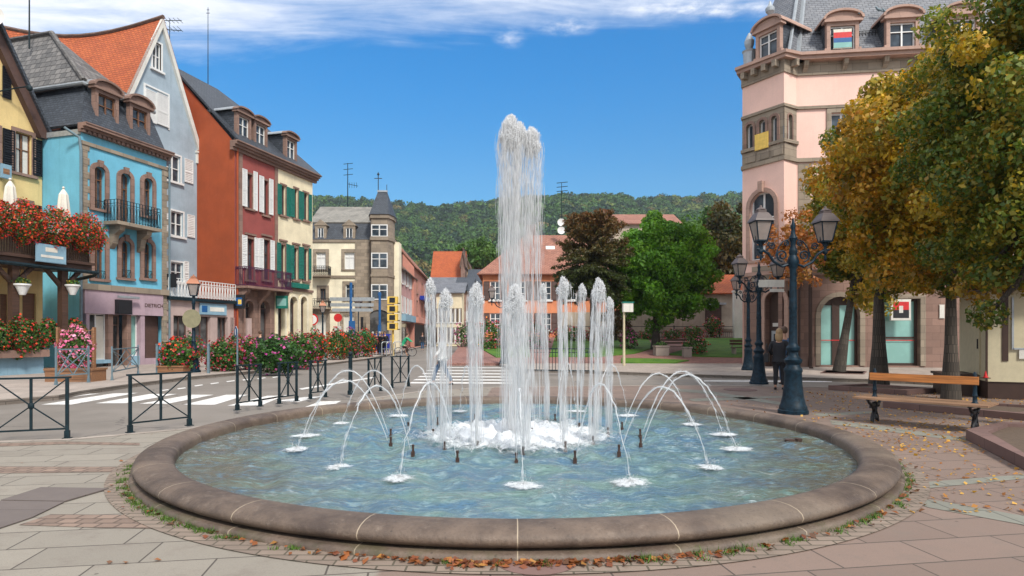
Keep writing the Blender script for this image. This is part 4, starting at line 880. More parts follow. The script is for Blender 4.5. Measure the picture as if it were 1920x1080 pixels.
# --- rust/red house and the cream house under one slate roof
u0 = SF.u(440); um = SF.u(515); u1_ = SF.u(586); RF = SF.sub(u0); zc = SF.z(440,272); D_ = 9.5
r = house('rust_red_house', 'rust red house with white shutters, purple iron balcony and brown arched ground floor', RF)
Lr = um-u0; def_sh = 'white'
def ru(q): return (q[0]-u0, q[1]-u0, q[2], q[3])
def bay(root, fr0, off, wins, shut, mat, sm, fm='shutter_brown', **k):
    out = []
    for x0,x1,y0,y1 in wins: q = SF.rect(x0,x1,y0,y1); q = (q[0]-off,q[1]-off,q[2],q[3]); out.append(window(root, q, 0, fm, 'glass', sm, st=.12, sp=.06, tr=(.66,), **k))
    for x0,x1,y0,y1 in shut: q = SF.rect(x0,x1,y0,y1); shutter(root, q[0]-off, q[1]-off, q[2], q[3], -.05, mat)
    return out
rops = bay(r, RF, u0, [(462,472,327,391),(494,502,339,404)], [(452.5,461.5,317,387),(473.5,481,322,395),(484.5,493,330,398),(503,510.5,336,403)], 'white', 'sandstone')
rops += bay(r, RF, u0, [(462,475,448,525),(493,505,450,525)], [(452,461.5,441,503),(475.5,484,446,506),(484.6,492.5,447,506),(505.5,513,451,507)], 'white', 'sandstone', top=.06)
z1 = SF.z(480,540); wl = MB(); wall(wl, .0, Lr, z1, zc, 0, rops, .22); wl.poly([(.0,0,0),(.3,0,0),(.3,0,z1),(0,0,z1)]); wl.build('wall', M['red'], r)
sw = MB(); zrg = SF.z(334,124,4.34); wk = 4.6
sw.poly([(0,0,0),(0,0,zc+.15),(0,wk,zrg-.3),(0,D_,zc+.15),(0,D_,0)][::-1]); sw.build('side_wall', M['rust'], r)
MB().box(.32,.62,-.07,0,z1,zc).build('pilaster', M['sandstone'], r); MB().tube([(.12,-.1,.1),(.12,-.1,zc)], .06, 8).build('drainpipe', M['rust'], r)
def arches(root, off, spans, y0, ybase, mat, wallmat, z1, u0_, u1_, gm='glass_shop'):
    o = []
    for x0,x1 in spans:
        a, b = SF.u(x0)-off, SF.u(x1)-off; d = SF.z((x0+x1)/2, y0); h = (b-a)/2; o.append((a,b,.15,d,h)); f = frame_mb(a,b,.15,d-h,.3,.07,0,(.3,)).build('shop_window', M['shutter_brown'], root); MB().box(a,b,.36,.38,.15,d).build('pane', M[gm], f); s = MB(); surround(s, a, b, .15, d, h, .16, 0, .06); s.build('surround', M[mat], f)
    wl = MB(); wall(wl, u0_, u1_, 0, z1, 0, o, .3); wl.build('ground_floor_wall', M[wallmat], root)
arches(r, u0, ((459,474),(487,505)), 564, 0, 'sandstone', 'sandstone', z1-.02, .3, Lr)
ub = SF.rect(451,536,538,545,-.4); zb = z1
MB().box(ub[0]-u0,ub[1]-u0,-.95,0,zb-.14,zb).build('balcony_slab', M['sandstone'], r)
cb = MB()
for u in (ub[0]-u0+.3, (ub[0]+ub[1])/2-u0, ub[1]-u0-.3): cb.prism_x([(0,zb-.14),(-.8,zb-.14),(-.7,zb-.4),(-.25,zb-.75),(0,zb-1.1)], u-.15, u+.15)
cb.each('corbel', M['sandstone'], r)
railing(r, [(ub[0]-u0+.04,0),(ub[0]-u0+.04,-.9),(ub[1]-u0-.04,-.9),(ub[1]-u0-.04,0)], 1.15, 'purple', zb, .12, .014, False, 'balcony_railing', .04)
c = house('cream_house', 'cream house with dark green shutters and tall arched shop windows beside the red house', SF.sub(um)); Lc = u1_-um
cops = bay(c, None, um, [(527,535,348,404),(551.5,558,354,410),(569,577,362,413)], [(519,526,345,402),(536,542,351,406),(543,550.5,354,407),(558.8,568,359,413),(577.5,583,365,415)], 'green_shutter', 'sandstone')
cops += bay(c, None, um, [(526,534,459,524),(550,558,465,525),(569,577,467,527)], [(518,525,455,522),(535.5,541.5,458,522),(542.5,549.5,460,523),(558.8,568,463,523),(577.5,582,466,524)], 'green_shutter', 'sandstone', top=.06)
wl = MB(); wall(wl, 0, Lc, SF.z(550,543), zc, 0, cops, .22); wl.poly([(Lc,0,0),(Lc,D_,0),(Lc,D_,zc),(Lc,0,zc)]); wl.build('wall', M['cream'], c)
arches(c, um, ((520,534),(542.5,557),(563,575)), 556, 0, 'cream2', 'cream', SF.z(550,543), 0, Lc)
MB().box(.0,Lc,-.1,0,SF.z(550,545),SF.z(550,545)+.16).box(-.01,.28,-.06,-.005,SF.z(550,545)+.17,zc).each('string_course', M['sandstone'], c)
ub = SF.rect(537,578,531,540,-.2); fb = MB(); fb.box(ub[0]-um,ub[1]-um,-.3,-.08,ub[2],ub[3]); fb.build('flower_box', M['green_shutter'], c)
for rt, a, b in ((r, -.35, Lr), (c, 0.002, Lc+.35)): cornice(rt, a, b, zc-.35, 0, 'sandstone', ((.14,.18),(.3,.14),(.44,.16),(.55,.07)))
# common roof
ur = SF.u(452,4.34)-u0+.3; Lt = u1_-u0; zE = zc+.2
roofpoly(r, [[(-.15,-.5,zE),(Lr,-.5,zE),(Lr,wk,zrg),(-.15,wk,zrg)], [(-.15,D_,zE),(-.15,wk,zrg),(Lr,wk,zrg),(Lr,D_,zE)][::-1]], 'slate')
roofpoly(c, [[(.003,-.5,zE),(Lc+.5,-.5,zE),(max(.3,ur-Lr+1.2),wk,zrg-.6),(.003,wk,zrg)], [(Lc+.5,-.5,zE),(Lc+.5,D_,zE),(max(.3,ur-Lr+1.2),wk,zrg-.6)], [(Lc+.5,D_,zE),(.003,D_,zE),(.003,wk,zrg),(max(.3,ur-Lr+1.2),wk,zrg-.6)]], 'slate')
for i,(x0,x1,y0,y1) in enumerate(((447,467,210,262),(480,497,232,280),(538,553,265,308))):
    rt, off = ((r,u0),(r,u0),(c,um))[i]; q = SF.rect(x0,x1,y0,y1,.1); dormer_arch(rt, (q[0]+q[1])/2-off, 1.25, zE+.05, zE+1.95, .05, 3.0, 'sandstone', 'slate', 'white', 'zinc', False, .22)
fsign('shop_sign','blurred green shop sign hanging between the red and cream houses',Frame(SF.W(um,-.6),(1,-.05)),517,539,555,578,0,.1,'green_shutter',inner=[(.1,.9,.2,.8,'glass_green')])
# --- ochre restaurant house at the left edge
yw = 2.3; YF = SF.sub(0, yw); y = house('ochre_house', 'ochre yellow gabled house with dark shutters behind the flower terrace', YF)
zr_ = SF.z(80,252,yw); uR = SF.u(79,yw); uLf = uR-8.4; ua = (uR+uLf)/2; za = zr_+8.3
yo = []
for x0,x1,y0,y1 in ((28,59,250,326),(30,56,380,440),(-45,-5,235,320),(-60,-10,370,440)): q = SF.rect(x0,x1,y0,y1,yw); yo.append(window(y, q, 0, 'wood_brown', 'glass', 'sandstone', st=.16, sp=.06, tr=(.6,), curtain=1))
wl = MB(); wall(wl, uLf, uR, 0, zr_, 0, yo, .25); wl.poly([(uLf,0,zr_),(uR,0,zr_),(ua+1.6,0,za-3.1),(ua-1.6,0,za-3.1)]); wl.poly([(uR,0,0),(uR,8,0),(uR,8,zr_),(uR,0,zr_)]); wl.build('wall', M['yellow'], y)
for x0,x1,y0,y1 in ((4,26,243,320),(60,77,262,330),(3,19,126,185),(60,76,385,440)): q = SF.rect(x0,x1,y0,y1,yw); shutter(y, *q, -.03, 'shutter_dark')
mb = MB(); 
for s in (1,): 
    a = (ua+1.5,-.3,za-3.0); b = (uR+.25,-.3,zr_-.25); mb.add([a,b,(b[0]-.5,-.3,b[2]-.0),(a[0]-.5,-.3,a[2])]+[(p[0],.0,p[2]) for p in (a,b,(b[0]-.5,0,b[2]),(a[0]-.5,0,a[2]))], [(3,2,1,0),(0,1,5,4),(1,2,6,5),(2,3,7,6)])
mb.build('bargeboard', M['shutter_brown'], y)
roofpoly(y, [[(ua+1.5,-.45,za-2.9),(uR+.35,-.45,zr_-.3),(uR+.35,8,zr_-.3),(ua+1.5,8,za-2.9)], [(ua+1.5,-.45,za-2.9),(ua+1.5,8,za-2.9),(ua,8,za),(ua,1.5,za)], [(ua-1.5,-.75,za-3.2),(ua+1.6,-.75,za-3.2),(ua,1.5,za)], [(uLf-.3,-.45,zr_-.3),(ua-1.5,-.45,za-2.9),(ua-1.5,8,za-2.9),(uLf-.3,8,zr_-.3)], [(ua-1.5,-.45,za-2.9),(ua,1.5,za),(ua,8,za),(ua-1.5,8,za-2.9)]], 'slate')
for px_ in (-2,): 
    q = SF.rect(10,30,160,180,yw); MB().tube([(q[0]-.3,-.05,q[2]),(q[0]+.1,-.5,q[2]+.25),(q[0]+.3,-.9,q[2]+.35)], .03, 6).ell((q[0]+.32,-.98,q[2]+.28), (.12,.12,.14)).build('wall_lamp', M['paint_dark'], y)
fsign('hanging_sign','small pale green sign with brown lozenge on the ochre wall',SF,2,22,309,334,yw-.4,.08,'lightblue',inner=[(.2,.8,.3,.7,'wood_box')])
# --- terrace in front: deck, posts, railing, flowers
TF = Frame(G(82,702), (.2647,1)); t = thing('restaurant_terrace', 'dark timber balcony terrace on brown posts in front of the ochre house', 'terrace', (TF.o[0],TF.o[1],0), TF.rz)
uA = TF.u(-160); uB = TF.u(168); zd = TF.z(120,490)
MB().box(uA,uB,-.12,3.6,zd-.28,zd).box(uA,uB+.05,-.25,-.12,zd-.06,zd+.05).build('deck', M['wood_dark'], t)
MB().tube([(uA,-.3,zd-.32),(uB+.1,-.3,zd-.36),(uB+.35,.2,zd-.45),(uB+.5,1.5,zd-.6)], .075, 8).build('gutter', M['paint_dark'], t)
ps = MB()
for px_ in (-60,32,124,): u = TF.u(px_); ps.box(u-.13,u+.13,.05,.3,0,zd-.28).bar((u,.18,zd-1.1),(u+.75,.18,zd-.3),.14).bar((u,.18,zd-1.1),(u-.75,.18,zd-.3),.14)
ps.each('post', M['wood_dark'], t)
railing(t, [(uA,-.05),(uB-.1,-.05),(uB-.1,3)], 1.05, 'wood_dark', zd, .09, .026, False, 'railing', .05)
# back wall behind the posts
bw = MB(); wall(bw, uA, TF.u(80,2.2), 0, zd-.28, 2.2, [(TF.u(42,2.2),TF.u(68,2.2),0,3.3),(TF.u(0,2.2),TF.u(16,2.2),.9,3.2),(TF.u(-90,2.2),TF.u(-30,2.2),.9,3.2)], .2); bw.build('back_wall', M['yellow'], t)
MB().box(TF.u(42,2.2),TF.u(68,2.2),2.3,2.4,0,3.3).box(TF.u(0,2.2),TF.u(16,2.2),2.3,2.4,.9,3.2).box(TF.u(-90,2.2),TF.u(-30,2.2),2.3,2.4,.9,3.2).build('door', M['wood_brown'], t)
lw = thing('terrace_wall', 'low pale blue wall topped with red flower boxes in front of the restaurant', 'wall', (TF.o[0],TF.o[1],0), TF.rz)
zw = TF.z(60,662); MB().box(TF.u(-160),0,-.0,.25,0,zw).build('wall', M['lightblue'], lw); MB().box(TF.u(-160),.02,-.28,.0,zw-.15,zw+.13).build('flower_box', M['sandstone'], lw)
def hedge(name, label, fr, px0, px1, w, z0, z1, th, fl, n, nf, cat='flower box', size=.09, fs=.085, ext=0):
    root = thing(name, label, cat, (fr.o[0],fr.o[1],0), fr.rz); a, b = fr.u(px0,w), fr.u(px1,w)+ext
    def pts(n, k=1.):
        u = rng.uniform(a,b,n); th_ = rng.uniform(0,6.28,n); rr = (rng.random(n)**.35)*k; bump = 1+.22*np.sin(u*5.1)+.15*np.sin(u*11+1)
        P = np.stack([u, w+th*np.cos(th_)*rr*bump, (z0+z1)/2+(z1-z0)/2*np.sin(th_)*rr*bump],1); d = np.stack([rng.normal(0,.3,n),np.cos(th_),np.sin(th_)],1); return P, d
    P, d = pts(n); V, F, T_ = leaves(P, size, pick(GREEN,[1,1,1],n,.35), d); mesh_np('foliage', V, F, M['leaf'], root, T_)
    P, d = pts(nf, 1.08); V, F, T_ = leaves(P, fs, pick(fl,[1]*len(fl),nf,.3), d, aspect=1.); mesh_np('flowers', V, F, M['petal'], root, T_)['kind'] = 'stuff'; return root
hedge('balcony_flowers', 'long mass of bright red geraniums spilling over the terrace railing', TF, -160, 190, -.25, zd+.55, zd+1.95, .42, RED+[(.55,.10,.015),(.5,.08,.10)], 13000, 9500, size=.075, fs=.065)
hedge('wall_flowers', 'band of red geraniums with dark green leaves on the pale blue low wall', TF, -160, 84, -.1, zw-.05, zw+1.25, .36, RED+DRED, 8000, 1700, fs=.075)
hedge('shop_flowers', 'red flowered hedge between the low wall and the turquoise house corner', TF, 84, 158, .5, zw+.3, zw+1.3, .32, RED+DRED, 3600, 600, fs=.07)
fsign('menu_board','pale blue blurred board hung on the terrace railing under red flowers',TF,68,124,460,492,-.45,.05,'lightblue',inner=[(.3,.7,.6,.85,'canvas'),(.15,.9,.25,.4,'offwhite')])
for px_, l_ in ((42,'white hanging planter left of the terrace post'),(136,'white hanging planter at the right end of the terrace')):
    u = TF.u(px_,-.1); x_, y_ = TF.W(u,-.1); z_ = TF.z(px_,553,-.1); p = thing('hanging_planter', l_, 'planter', (x_,y_,z_), 0, 'white planters hung under the terrace')
    MB().lathe([(.10,0),(.24,.34),(.28,.36),(.28,.42),(.24,.42)], (0,0,0), 12).build('pot', M['white'], p, smooth=True); mb = MB(); mb.bar((-.2,0,.4),(0,0,1.2),.015).bar((.2,0,.4),(0,0,1.2),.015); mb.build('hanger', M['black'], p)
    P, d = bush_np((0,0,.5), 150, (.28,.28,.14), None, .07); V, F, T_ = leaves(P, .08, pick(GREEN+[(.5,.35,.02)],[2,2,2,1],150), d); mesh_np('foliage', V, F, M['leaf'], p, T_)
def parasol(px_, y0, y1, w, label):
    u = TF.u(px_,w); x_, y_ = TF.W(u,w); zt = TF.z(px_,y0,w); p = thing('closed_parasol', label, 'parasol', (x_,y_,zd), 0, 'closed parasols on the terrace'); H = zt-zd
    MB().tube([(0,0,0),(0,0,H)], .03, 8).build('pole', M['wood_box'], p)
    mb = MB(); n = 16; prof = [(.30,H-2.15),(.27,H-1.7),(.20,H-1.0),(.17,H-.62),(.14,H-.3),(.09,H-.18),(.02,H-.05)]
    vs = [(r_*(1+.22*(k%2))*math.cos(2*math.pi*k/n), r_*(1+.22*(k%2))*math.sin(2*math.pi*k/n), z_) for r_,z_ in prof for k in range(n)]; mb.add(vs, [(i*n+k,i*n+(k+1)%n,(i+1)*n+(k+1)%n,(i+1)*n+k) for i in range(len(prof)-1) for k in range(n)]); mb.build('canopy', M['canvas'], p)
    MB().ell((0,0,H), .05).build('finial', M['canvas'], p)
parasol(19, 336, 0, .9, 'closed cream parasol standing at the left end above the red flowers'); parasol(119, 352, 0, .6, 'closed cream parasol on the terrace before the turquoise side wall')
# ---------------------------------------------------------------- cream corner house with the little tower
CF = Frame(XZ(583,0,60.)[:1]+(60.,), (1,.02)); c = house('tower_house', 'pale cream stone trimmed corner house with slate mansard and a pointed corner tower', CF)
Lc = CF.u(692); zc = CF.z(640,452)
ops = []
for x0,x1,y0,y1 in ((593,611,473,505),(646,665,473,505),(648,664,533,562),(595,611,543,562),(600,611,420,445)) [:3]: ops.append(window(c, CF.rect(x0,x1,y0,y1), 0, 'white', 'white' if y0 == 473 else 'glass', 'sandstone_grey', st=.3, sp=.08, tr=(.7,), rec=.1))
q = CF.rect(600,611,541,562); ops.append(window(c, q, 0, 'shutter_brown', 'glass', 'sandstone_grey', st=.3, tr=()))
for x0,x1,y0,y1 in ((592,612,590,640),(644,664,590,640)): q = CF.rect(x0,x1,y0,y1); ops.append(window(c, (q[0],q[1],.2,q[3]), 0, 'offwhite', 'offwhite', 'sandstone_grey', st=.35, tr=()))
wl = MB(); wall(wl, 0, Lc, 0, zc, 0, ops, .2); wl.box(-.3,Lc,.5,11,0,zc-.05); wl.build('wall', M['cream2'], c)
sc_ = MB()
for y_ in (452,519,583): z_ = CF.z(640,y_); sc_.box(-.2,Lc,-.12,0,z_-.12,z_+.12)
sc_.box(Lc-1.3,Lc+.1,-.18,.1,0,zc); sc_.each('stone_band', M['sandstone_grey'], c)
for x0,x1,y0,y1 in ((583,621,517,503),(583,621,577,563)):
    q0 = CF.u(583); q1 = CF.u(621); zb = CF.z(600,y0-0); MB().box(q0,q1,-1.,-.01,zb-.15,zb).build('balcony_slab', M['sandstone_grey'], c); railing(c, [(q0,-.95),(q1-.03,-.95),(q1-.03,0)], .85, 'black', zb, .2, .018, True, 'balcony_railing', .04)
zm = CF.z(640,414); roofpoly(c, [[(-.3,-.1,zc+.15),(Lc+.5,-.1,zc+.15),(Lc+.5,.9,zm),(-.3,.9,zm)]], 'slate', 'mansard')
zt = CF.z(640,386,4); roofpoly(c, [[(-.4,.75,zm),(Lc+.5,.75,zm),(Lc+.1,4.5,zt),(-.4,4.5,zt)], [(-.4,8,zm),(-.4,4.5,zt),(Lc+.1,4.5,zt),(Lc+1,8,zm)][::-1]], 'slate_mottled', 'upper_roof')
for x0,x1 in ((591,612),(644,666)):
    a, b = CF.u(x0), CF.u(x1); z0, z1 = CF.z(600,447), CF.z(600,423); d = MB(); d.box(a,a+.25,-.05,1.2,z0,z1).box(b-.25,b,-.05,1.2,z0,z1).box(a+.25,b-.25,-.05,1.2,z1-.2,z1).prism_y([(a-.15,z1),(b+.15,z1),((a+b)/2,z1+.6)],-.12,1.4); o = d.build('dormer', M['sandstone_grey'], c)
    f = frame_mb(a+.25,b-.25,z0,z1-.2,.02,.07,1,()).build('window', M['white'], o); MB().box(a+.26,b-.26,.09,.1,z0,z1-.2).build('pane', M['glass'], f)
# tower: half octagon
cx_ = CF.u(716.5); hw = CF.u(737)-cx_; zT = CF.z(716,407); fy = -1.3
def tower(k, z0, z1, mat, name, sp=None):
    P = [(cx_-hw*k,1.),(cx_-hw*k,-.3),(cx_-hw*.72*k,fy*k),(cx_+hw*.72*k,fy*k),(cx_+hw*k,-.3),(cx_+hw*k,1.)]; mb = MB(); mb.prism(P, z0, z1); return mb, P
mb = MB()
for z0,z1,k in ((0,zT-.3,1),(zc-.1,zc+.25,1.1),(zT-.35,zT,1.12),(CF.z(716,519)-.1,CF.z(716,519)+.15,1.07),(CF.z(716,575)-.1,CF.z(716,575)+.15,1.07)): mb.prism(tower(k,0,1,0,0)[1], z0, z1)
mb.build('tower', M['sandstone_grey'], c)
P = tower(1.2,0,1,0,0)[1]; zA = CF.z(716,354,-1); roofpoly(c, [[(P[i][0],P[i][1],zT),(P[i+1][0],P[i+1][1],zT),(cx_+.45*(1 if P[i+1][0]>cx_ else -1),.2,zA),(cx_+.45*(1 if P[i][0]>cx_ else -1),.2,zA)] for i in range(5)], 'slate', 'spire', .05)
MB().box(cx_-.5,cx_+.5,.1,.3,zA-.05,zA+.12).build('ridge_cap', M['zinc'], c)
fx_ = MB(); zF = CF.z(705,322); fx_.bar((cx_-.42,.2,zA),(cx_-.42,.2,zF),.07).bar((cx_-.8,.2,zF-.6),(cx_-.05,.2,zF-.6),.06).bar((cx_+.42,.2,zA),(cx_+.42,.2,zA+.7),.05).ell((cx_-.42,.2,zF-.2),.12); fx_.build('weather_vane', M['black'], c)
for y0,y1 in ((421,444),(474,503),(533,562)):
    for s in (-1,1): a = cx_+s*hw*.34-.42; z0, z1 = CF.z(716,y1,-1.3), CF.z(716,y0,-1.3); f = frame_mb(a,a+.84,z0,z1,fy-.06,.09,0,(.6,)).build('window', M['white'], c); MB().box(a+.05,a+.79,fy-.03,fy-.02,z0,z1).build('pane', M['glass'], f)
zd_ = CF.z(716,582); MB().box(cx_-.9,cx_+.9,fy-.03,fy+.1,0,zd_).build('doorway', M['glass_shop'], c); s = MB(); surround(s,cx_-.9,cx_+.9,0,zd_,.5,.35,fy,.16); s.build('surround', M['sandstone_grey'], c)
sd_ = MB(); a = cx_+hw; sd_.box(a-.2,a+.5,.6,2.0,0,zc); sd_.build('wall', M['cream2'], c)
# --- houses down the street, facades running away from the camera
DF = Frame(XZ(750,0,62.)[:1]+(62.,), (-.045,1))
def row_house(name, label, px0, px1, fr, eave, ridge, wallm, roofm, rows, cols, nm=1, shut=None, w=0, dep=9., winm='white', surr=None, group='houses down the narrow street', shop=None, ends=True, fram=False):
    a, b = sorted((fr.u(px0,w), fr.u(px1,w))); f2 = fr.sub(a, w); root = house(name, label, f2, group); L = b-a; ze = fr.z(*eave, w); zr = ze+ridge
    wl = MB(); ops = []
    for z0,z1 in rows:
        for k in range(cols):
            cw = L/cols; u = cw*(k+.5); ww = min(1.1, cw*.42); ops.append(window(root, (u-ww/2,u+ww/2,z0,z1), 0, winm, 'glass', surr, nm=nm, tr=(.6,), rec=.08, ft=.08, st=.1))
            if shut: shutter(root,u-ww/2-ww*.55,u-ww/2-.03,z0,z1,-.02,shut); shutter(root,u+ww/2+.03,u+ww/2+ww*.55,z0,z1,-.02,shut)
    if shop: ops.append((.5,L-.5,.1,2.9)); MB().box(.5,L-.5,.15,.2,.1,2.9).build('shop_window', M['glass_shop'], root); MB().box(.2,L-.2,-.5,-.02,3.0,3.7).build('shop_fascia', M[shop], root)
    wall(wl,0,L,0,ze,0,ops,.16); wl.poly([(0,0,0),(0,0,ze),(0,dep/2,zr-.2),(0,dep,ze),(0,dep,0)][::1]); wl.poly([(L,0,0),(L,dep,0),(L,dep,ze),(L,dep/2,zr-.2),(L,0,ze)]); wl.build('wall', M[wallm], root)
    roofpoly(root, [[(-.1,-.45,ze-.15),(L+.1,-.45,ze-.15),(L+.1,dep/2,zr),(-.1,dep/2,zr)],[(-.1,dep/2,zr),(L+.1,dep/2,zr),(L+.1,dep+.3,ze-.1),(-.1,dep+.3,ze-.1)]], roofm)
    if fram:
        m = MB()
        for k in range(8): m.box(L*k/7-.08,L*k/7+.08,-.05,0,3,ze)
        m.box(0,L,-.06,0,3,3.2).box(0,L,-.06,0,ze/2+1.5,ze/2+1.7); m.build('timber_frame', M['wood_dark'], root)
    return root, L, ze, zr
h1,L,ze,zr = row_house('rose_house','rose pink town house with pale shutters just behind the tower house',751,776,DF,(763,512),4.6,'rose','tile_brown',[(3.9,5.6),(6.9,8.4)],4,1,'white',surr=None,shop='lightblue')
d = MB().box(3,4.6,.4,3,ze+.3,ze+2.0).prism_x([(.2,ze+2.0),(3.2,ze+2.0),(1.7,ze+2.6)],2.9,4.7); d.build('dormer', M['tile_brown'], h1)
h2,L,ze,zr = row_house('salmon_house','salmon red town house with orange brown roof and skylights beyond the rose house',776.5,803,DF,(790,514),5.6,'salmon','tile_red',[(3.9,5.7),(6.6,8.3)],3,1,None,surr='sandstone',shop='salmon',w=-.3)
for k in (.2,.55): MB().box(L*k,L*k+1.3,1.2,1.3,ze+1.6,ze+1.7).add([(L*k,1.05,ze+1.95),(L*k+1.3,1.05,ze+1.95),(L*k+1.3,2.2,ze+3.3),(L*k,2.2,ze+3.3)],[(0,1,2,3)]).build('skylight', M['glass_green'], h2)
MB().box(L*.3,L*.8,-.7,-.1,6.0,6.5).build('awning', M['blue'], h2)
# gabled houses farther down, seen across the bend of the street
def gable(name, label, x0, x1, ye, yr, Y, wallm, roofm, rows, cols, dep=9, group='houses down the narrow street', apex=None, shut=None, base_px=None):
    fr = Frame(XZ(x0,0,Y)[:1]+(Y,), (1,0)); root = house(name, label, fr, group); L = (x1-x0)/FP*Y; ze = CZ+(HY-ye)/FP*Y; zr = CZ+(HY-yr)/FP*Y; ops = []
    for z0,z1 in rows:
        for k in range(cols):
            cw = L/cols; u = cw*(k+.5); ww = min(1.0,cw*.42); ops.append(window(root,(u-ww/2,u+ww/2,z0,z1),0,'white','glass',None,tr=(.6,),rec=.08,ft=.08))
            if shut: shutter(root,u-ww/2-.5,u-ww/2-.03,z0,z1,-.02,shut); shutter(root,u+ww/2+.03,u+ww/2+.5,z0,z1,-.02,shut)
    wl = MB(); wall(wl,0,L,0,ze,0,ops,.16); wl.poly([(0,0,ze),(L,0,ze),(L/2,0,zr)]); wl.poly([(L,0,0),(L,dep,0),(L,dep,ze),(L,0,ze)]); wl.poly([(0,dep,0),(0,0,0),(0,0,ze),(0,dep,ze)]); wl.build('wall', M[wallm], root)
    roofpoly(root, [[(-.2,-.3,ze-.1),(L/2,-.3,zr+.1),(L/2,dep,zr+.1),(-.2,dep,ze-.1)],[(L/2,-.3,zr+.1),(L+.2,-.3,ze-.1),(L+.2,dep,ze-.1),(L/2,dep,zr+.1)]], roofm); return root
def eaveh(name, label, x0, x1, ye, yr, Y, wallm, roofm, rows, cols, dep=8, group='houses down the narrow street', shut=None, hip=0, d=(1,0), winm='white', surr=None, cw_=1.0):
    fr = Frame(XZ(x0,0,Y)[:1]+(Y,), d); root = house(name, label, fr, group); L = fr.u(x1); ze = fr.z(x0,ye); zr = CZ+(HY-yr)/FP*(Y+dep/2); ops = []
    for z0,z1 in rows:
        for k in range(cols):
            cw = L/cols; u = cw*(k+.5); ww = min(cw_,cw*.42); ops.append(window(root,(u-ww/2,u+ww/2,z0,z1),0,winm,'glass',surr,tr=(.35,.68),rec=.08,ft=.08))
            if shut: shutter(root,u-ww/2-ww*.6,u-ww/2-.03,z0,z1,-.02,shut); shutter(root,u+ww/2+.03,u+ww/2+ww*.6,z0,z1,-.02,shut)
    wl = MB(); wall(wl,0,L,0,ze,0,ops,.16); wl.poly([(L,0,0),(L,dep,0),(L,dep,ze),(L,0,ze)]); wl.poly([(0,dep,0),(0,0,0),(0,0,ze),(0,dep,ze)])
    if not hip: wl.poly([(L,0,ze),(L,dep,ze),(L,dep/2,zr-.1)]); wl.poly([(0,dep,ze),(0,0,ze),(0,dep/2,zr-.1)])
    wl.build('wall', M[wallm], root); e = .45
    P = [[(-e,-e,ze),(L+e,-e,ze),(L+e-hip,dep/2,zr),(-e+hip,dep/2,zr)],[(-e+hip,dep/2,zr),(L+e-hip,dep/2,zr),(L+e,dep+e,ze),(-e,dep+e,ze)]]
    if hip: P += [[(-e,dep+e,ze),(-e,-e,ze),(-e+hip,dep/2,zr)],[(L+e,-e,ze),(L+e,dep+e,ze),(L+e-hip,dep/2,zr)]]
    roofpoly(root, P, roofm); return root, L, ze, zr, dep
eaveh('orange_roof_house','distant house with a bright orange roof between the row and the hills',812,866,528,471,100,'beige','tile_orange',[(3.6,5.4)],4)
gable('stepped_party_wall','narrow brown gable wall at the right edge of the bright orange roof',864,872,500,466,99,'sandstone','tile_brown',[(3.,4.5)],1)
eaveh('white_wall_house','small white walled house with low grey roof left of the orange roof',806,848,545,520,90,'offwhite','slate_light',[(3.6,5.0)],4)
eaveh('timber_house','cream half timbered house with dark beams behind the left jets',818,866,549,530,84,'cream','slate_light',[(3.3,5.2),(.5,2.6)],6,shut='wood_dark')
gable('yellow_gable','narrow yellow house in the gap of the street',870,884,512,490,104,'yellow','tile_brown',[(3.6,5.),(6.5,8)],1)
eaveh('grey_house','narrow grey blue house with slate roof right of the yellow one',880,908,530,505,96,'grey','slate',[(3.5,5.),(6.,7.2)],2)
eaveh('far_red_roof','small red roofed house beyond the grey blue one',885,930,527,500,115,'beige','tile_orange',[(3.5,5.)],3)
eaveh('brown_street_house','brown fronted old house deep in the street',858,882,545,520,88,'sandstone','slate',[(3.5,5.),(.4,2.7)],2)
# --- orange house in the middle with hipped roof
o1,L,ze,zr,dp = eaveh('orange_house','orange rendered house with brown shutters and a wide old red hipped roof',905,1190,514,441,52,'orange','tile_red',[(1.9,3.4),(4.5,6.1)],6,dep=11,group=None,shut='shutter_brown',hip=4.2)
MB().box(L*.30,L*.30+.9,6,6.7,zr-.8,zr+1.1).build('chimney', M['sandstone'], o1); MB().box(L*.43,L*.43+.8,3.2,3.3,zr-2.5,zr-2.4).add([(L*.43,2.6,zr-2.25),(L*.43+.8,2.6,zr-2.25),(L*.43+.8,3.5,zr-1.3),(L*.43,3.5,zr-1.3)],[(0,1,2,3)]).build('skylight', M['white'], o1)
eaveh('house_behind_trees','long house with brown red roof peeking above the green tree',1150,1272,420,402,78,'beige','tile_red',[(8,9.5)],5,group=None)
o3,L,ze,zr,dp = eaveh('garden_building','low beige walled building with orange tile roof behind the park fence',1258,1392,550,515,49,'beige','tile_orange',[],0,dep=6,group=None)
MB().box(L*.48,L*.70,-.12,.0,2.3,3.9).build('window', M['wood_dark'], o3); MB().box(L*.44,L*.74,-.6,.0,3.95,4.1).build('canopy', M['zinc'], o3); MB().box(L*.5,L*.72,-.5,-.12,2.2,2.34).build('ledge', M['wood_box'], o3); MB().box(0,L,-.15,0,1.9,2.05).build('wall_cap', M['sandstone_grey'], o3)
x0 = XZ(1377,0,46)[0]; t = thing('white_wall','plain white wall piece at the left edge of the pink building','wall',(x0,46,0)); MB().box(0,2.2,0,.4,0,4.75).box(-.05,2.25,-.05,.45,4.75,4.9).build('wall', M['offwhite'], t)
x0 = XZ(1050,0,45.)[0]; t = thing('garden_wall','long low beige wall behind the park trees','wall',(x0,47.2,0)); MB().box(0,9,0,.3,1.,3.3).build('wall', M['beige'], t)
